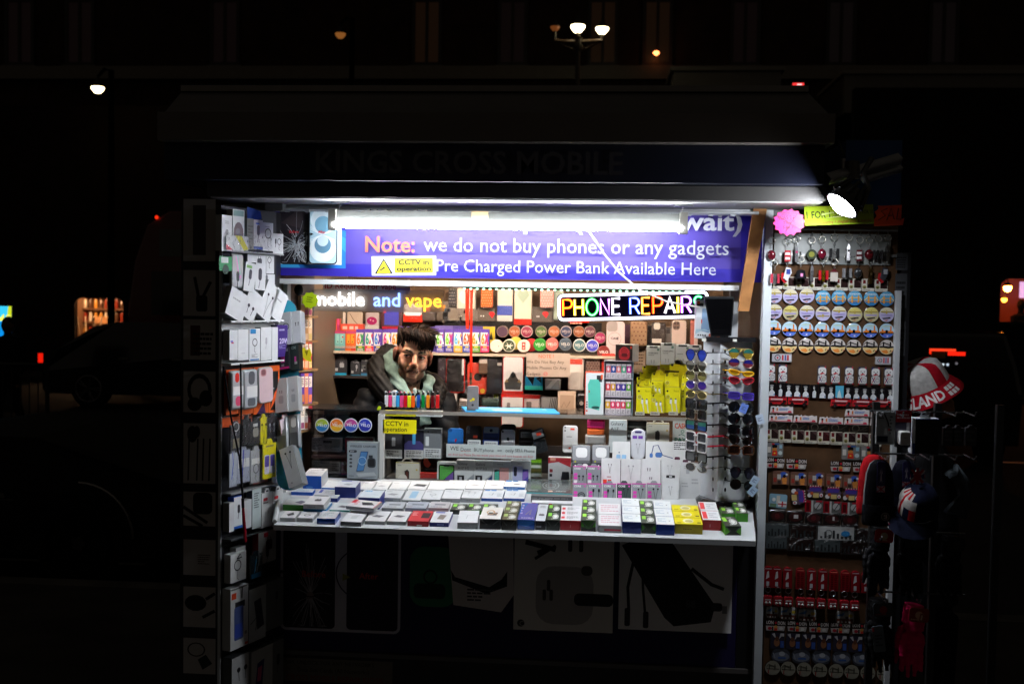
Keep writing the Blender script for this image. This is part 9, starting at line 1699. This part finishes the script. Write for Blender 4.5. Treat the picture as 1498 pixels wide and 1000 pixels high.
goods('swing_tag','folded flag printed swing tag above the flag cap','price tag',YP(RY-.13),(1331,684,1353,708),.002,'b8b4b4',art(lin_('a82030',.008,(.1,.1),(.9,.9)),lin_('a82030',.008,(.1,.9),(.9,.1)),rec('a82030',.4,0,.6,1),rec('a82030',0,.4,1,.6),pol('2c3468',(.05,.3),(.05,.7),(.3,.5)),pol('2c3468',(.95,.3),(.95,.7),(.7,.5))),lambda m_,w_,h_,d_: m_.prism([(-w_*.3,0),(0,h_*.25),(w_*.2,h_*.05),(w_*.3,h_*.35),(w_*.5,h_*.85),(w_*.15,h_*.7),(-w_*.05,h_),(-w_*.15,h_*.7),(-w_*.5,h_*.35)],0,d_,'b8b4b4'))
q = MB('cloth');pl_ = YP(RY+.02);a0,a1,b0,b1 = pl_.rect(1384,680,1424,760);ww,hh = a1-a0,b1-b0
q.prism([(-ww*.45,hh*.1),(ww*.3,0),(ww*.5,hh*.3),(ww*.42,hh*.7),(-ww*.05,hh),(-ww*.12,hh*.9),(-ww*.3,hh*.86),(-ww*.5,hh*.8),(-ww*.1,hh*.7),(ww*.1,hh*.4)],0,.05,'3c4246',bev=.015,smooth=True);tag(q.build('scarf',matrix=pl_.mtx((a0+a1)/2,b0)),'grey scarf folded over the outer hook of the hat rack','scarf')
# gloves
def glove(label,cx,py0,py1,y,col,tilt=0.,card=None,film=False):
    pl_ = YP(y);a0,a1,b0,b1 = pl_.rect(cx-15,py0,cx+15,py1);h_ = b1-b0;s = h_/.25;t = thing('glove_pair',label,'gloves',pl_.mtx((a0+a1)/2,b1,0,tilt),'gloves hanging on the rack')
    for sg in (0,1):
        parts = [('t',[(0,0,-.0),(0,0,-.07)],[.036,.034]),('b',(0,0,-.115),(.043,.018,.05))]
        for x,l in ((-.030,.085),(-.010,.104),(.011,.098),(.030,.078)): parts.append(('t',[(x,0,-.14),(x*1.1,-.004,-.14-l*.6),(x*1.12,-.01,-.14-l)],[.0088,.0086,.0068]))
        parts.append(('t',[(-.030,-.004,-.09),(-.042,-.016,-.125),(-.040,-.024,-.165)],[.014,.0125,.010]))
        g = blob([(k,[Vector(v)*s for v in p] if k == 't' else Vector(p)*s,[r_*s for r_ in r] if k == 't' else tuple(r_*s for r_ in r)) for k,p,r in parts],.0036*s,2,lambda p,n: col if p[2] < -.012*s else mixc(col,'000000',.3),'nylon',disp=lambda c,n: .0007*math.sin(c.z*260));g.build('glove',t,Matrix.Translation((.004*sg,.035*sg,.012*sg)) @ Matrix.Rotation(R(5*sg),4,'Y'))
    q = MB('card');c = card or ('8a1a20','c8c0b8');q.prism(rrect(.07*s,.05*s,.01*s),-.045*s,-.042*s,c[0]);ar = Art(q,-.035*s,0,.07*s,.05*s,-.045*s);ar.e(c[1],.5,.5,.2);ar.g(c[1],.1,.1,.9,.25,1);q.build('card_band',t,Matrix.Translation((0,0,-.03*s)))
glove('black padded gloves in a pack with a red card band',1288,778,872,RY-.0,'0a0a0e',2,('b01820','c8b8a0'))
glove('black gloves in shiny plastic beside the red banded pair',1332,786,880,RY-.01,'0a0a0c',-2,('141416','2a2a2e'))
glove('bright pink padded gloves hanging low on the rack',1338,892,992,RY-.01,'d8185c',3,('8a2c1c','c8a890'))
glove('black gloves with a grey label low on the rack',1286,884,984,RY-.0,'090a0c',-4,('34383c','8a2020'))
glove('dim dark gloves at the outer end of the rack',1392,790,880,RY+.02,'0a0a0b',0,('1a1a1c','2c2c2e'))
goods('label_strip','hanging grey label strip with a red corner on the low black gloves','label',YP(RY-.07),(1277,915,1294,953),.002,'5a646c',art(rec('c82028',.0,.8,.2,.95),prt('2c3438',.2,.2,.8,.7,4)),'card',tilt=-8)
goods('swing_tag','small orange swing tag above the pink gloves','price tag',YP(RY-.07),(1345,897,1352,909),.002,'8a4c34',rec('c8b8a8',.3,.2,.6,.8),'card',tilt=12)
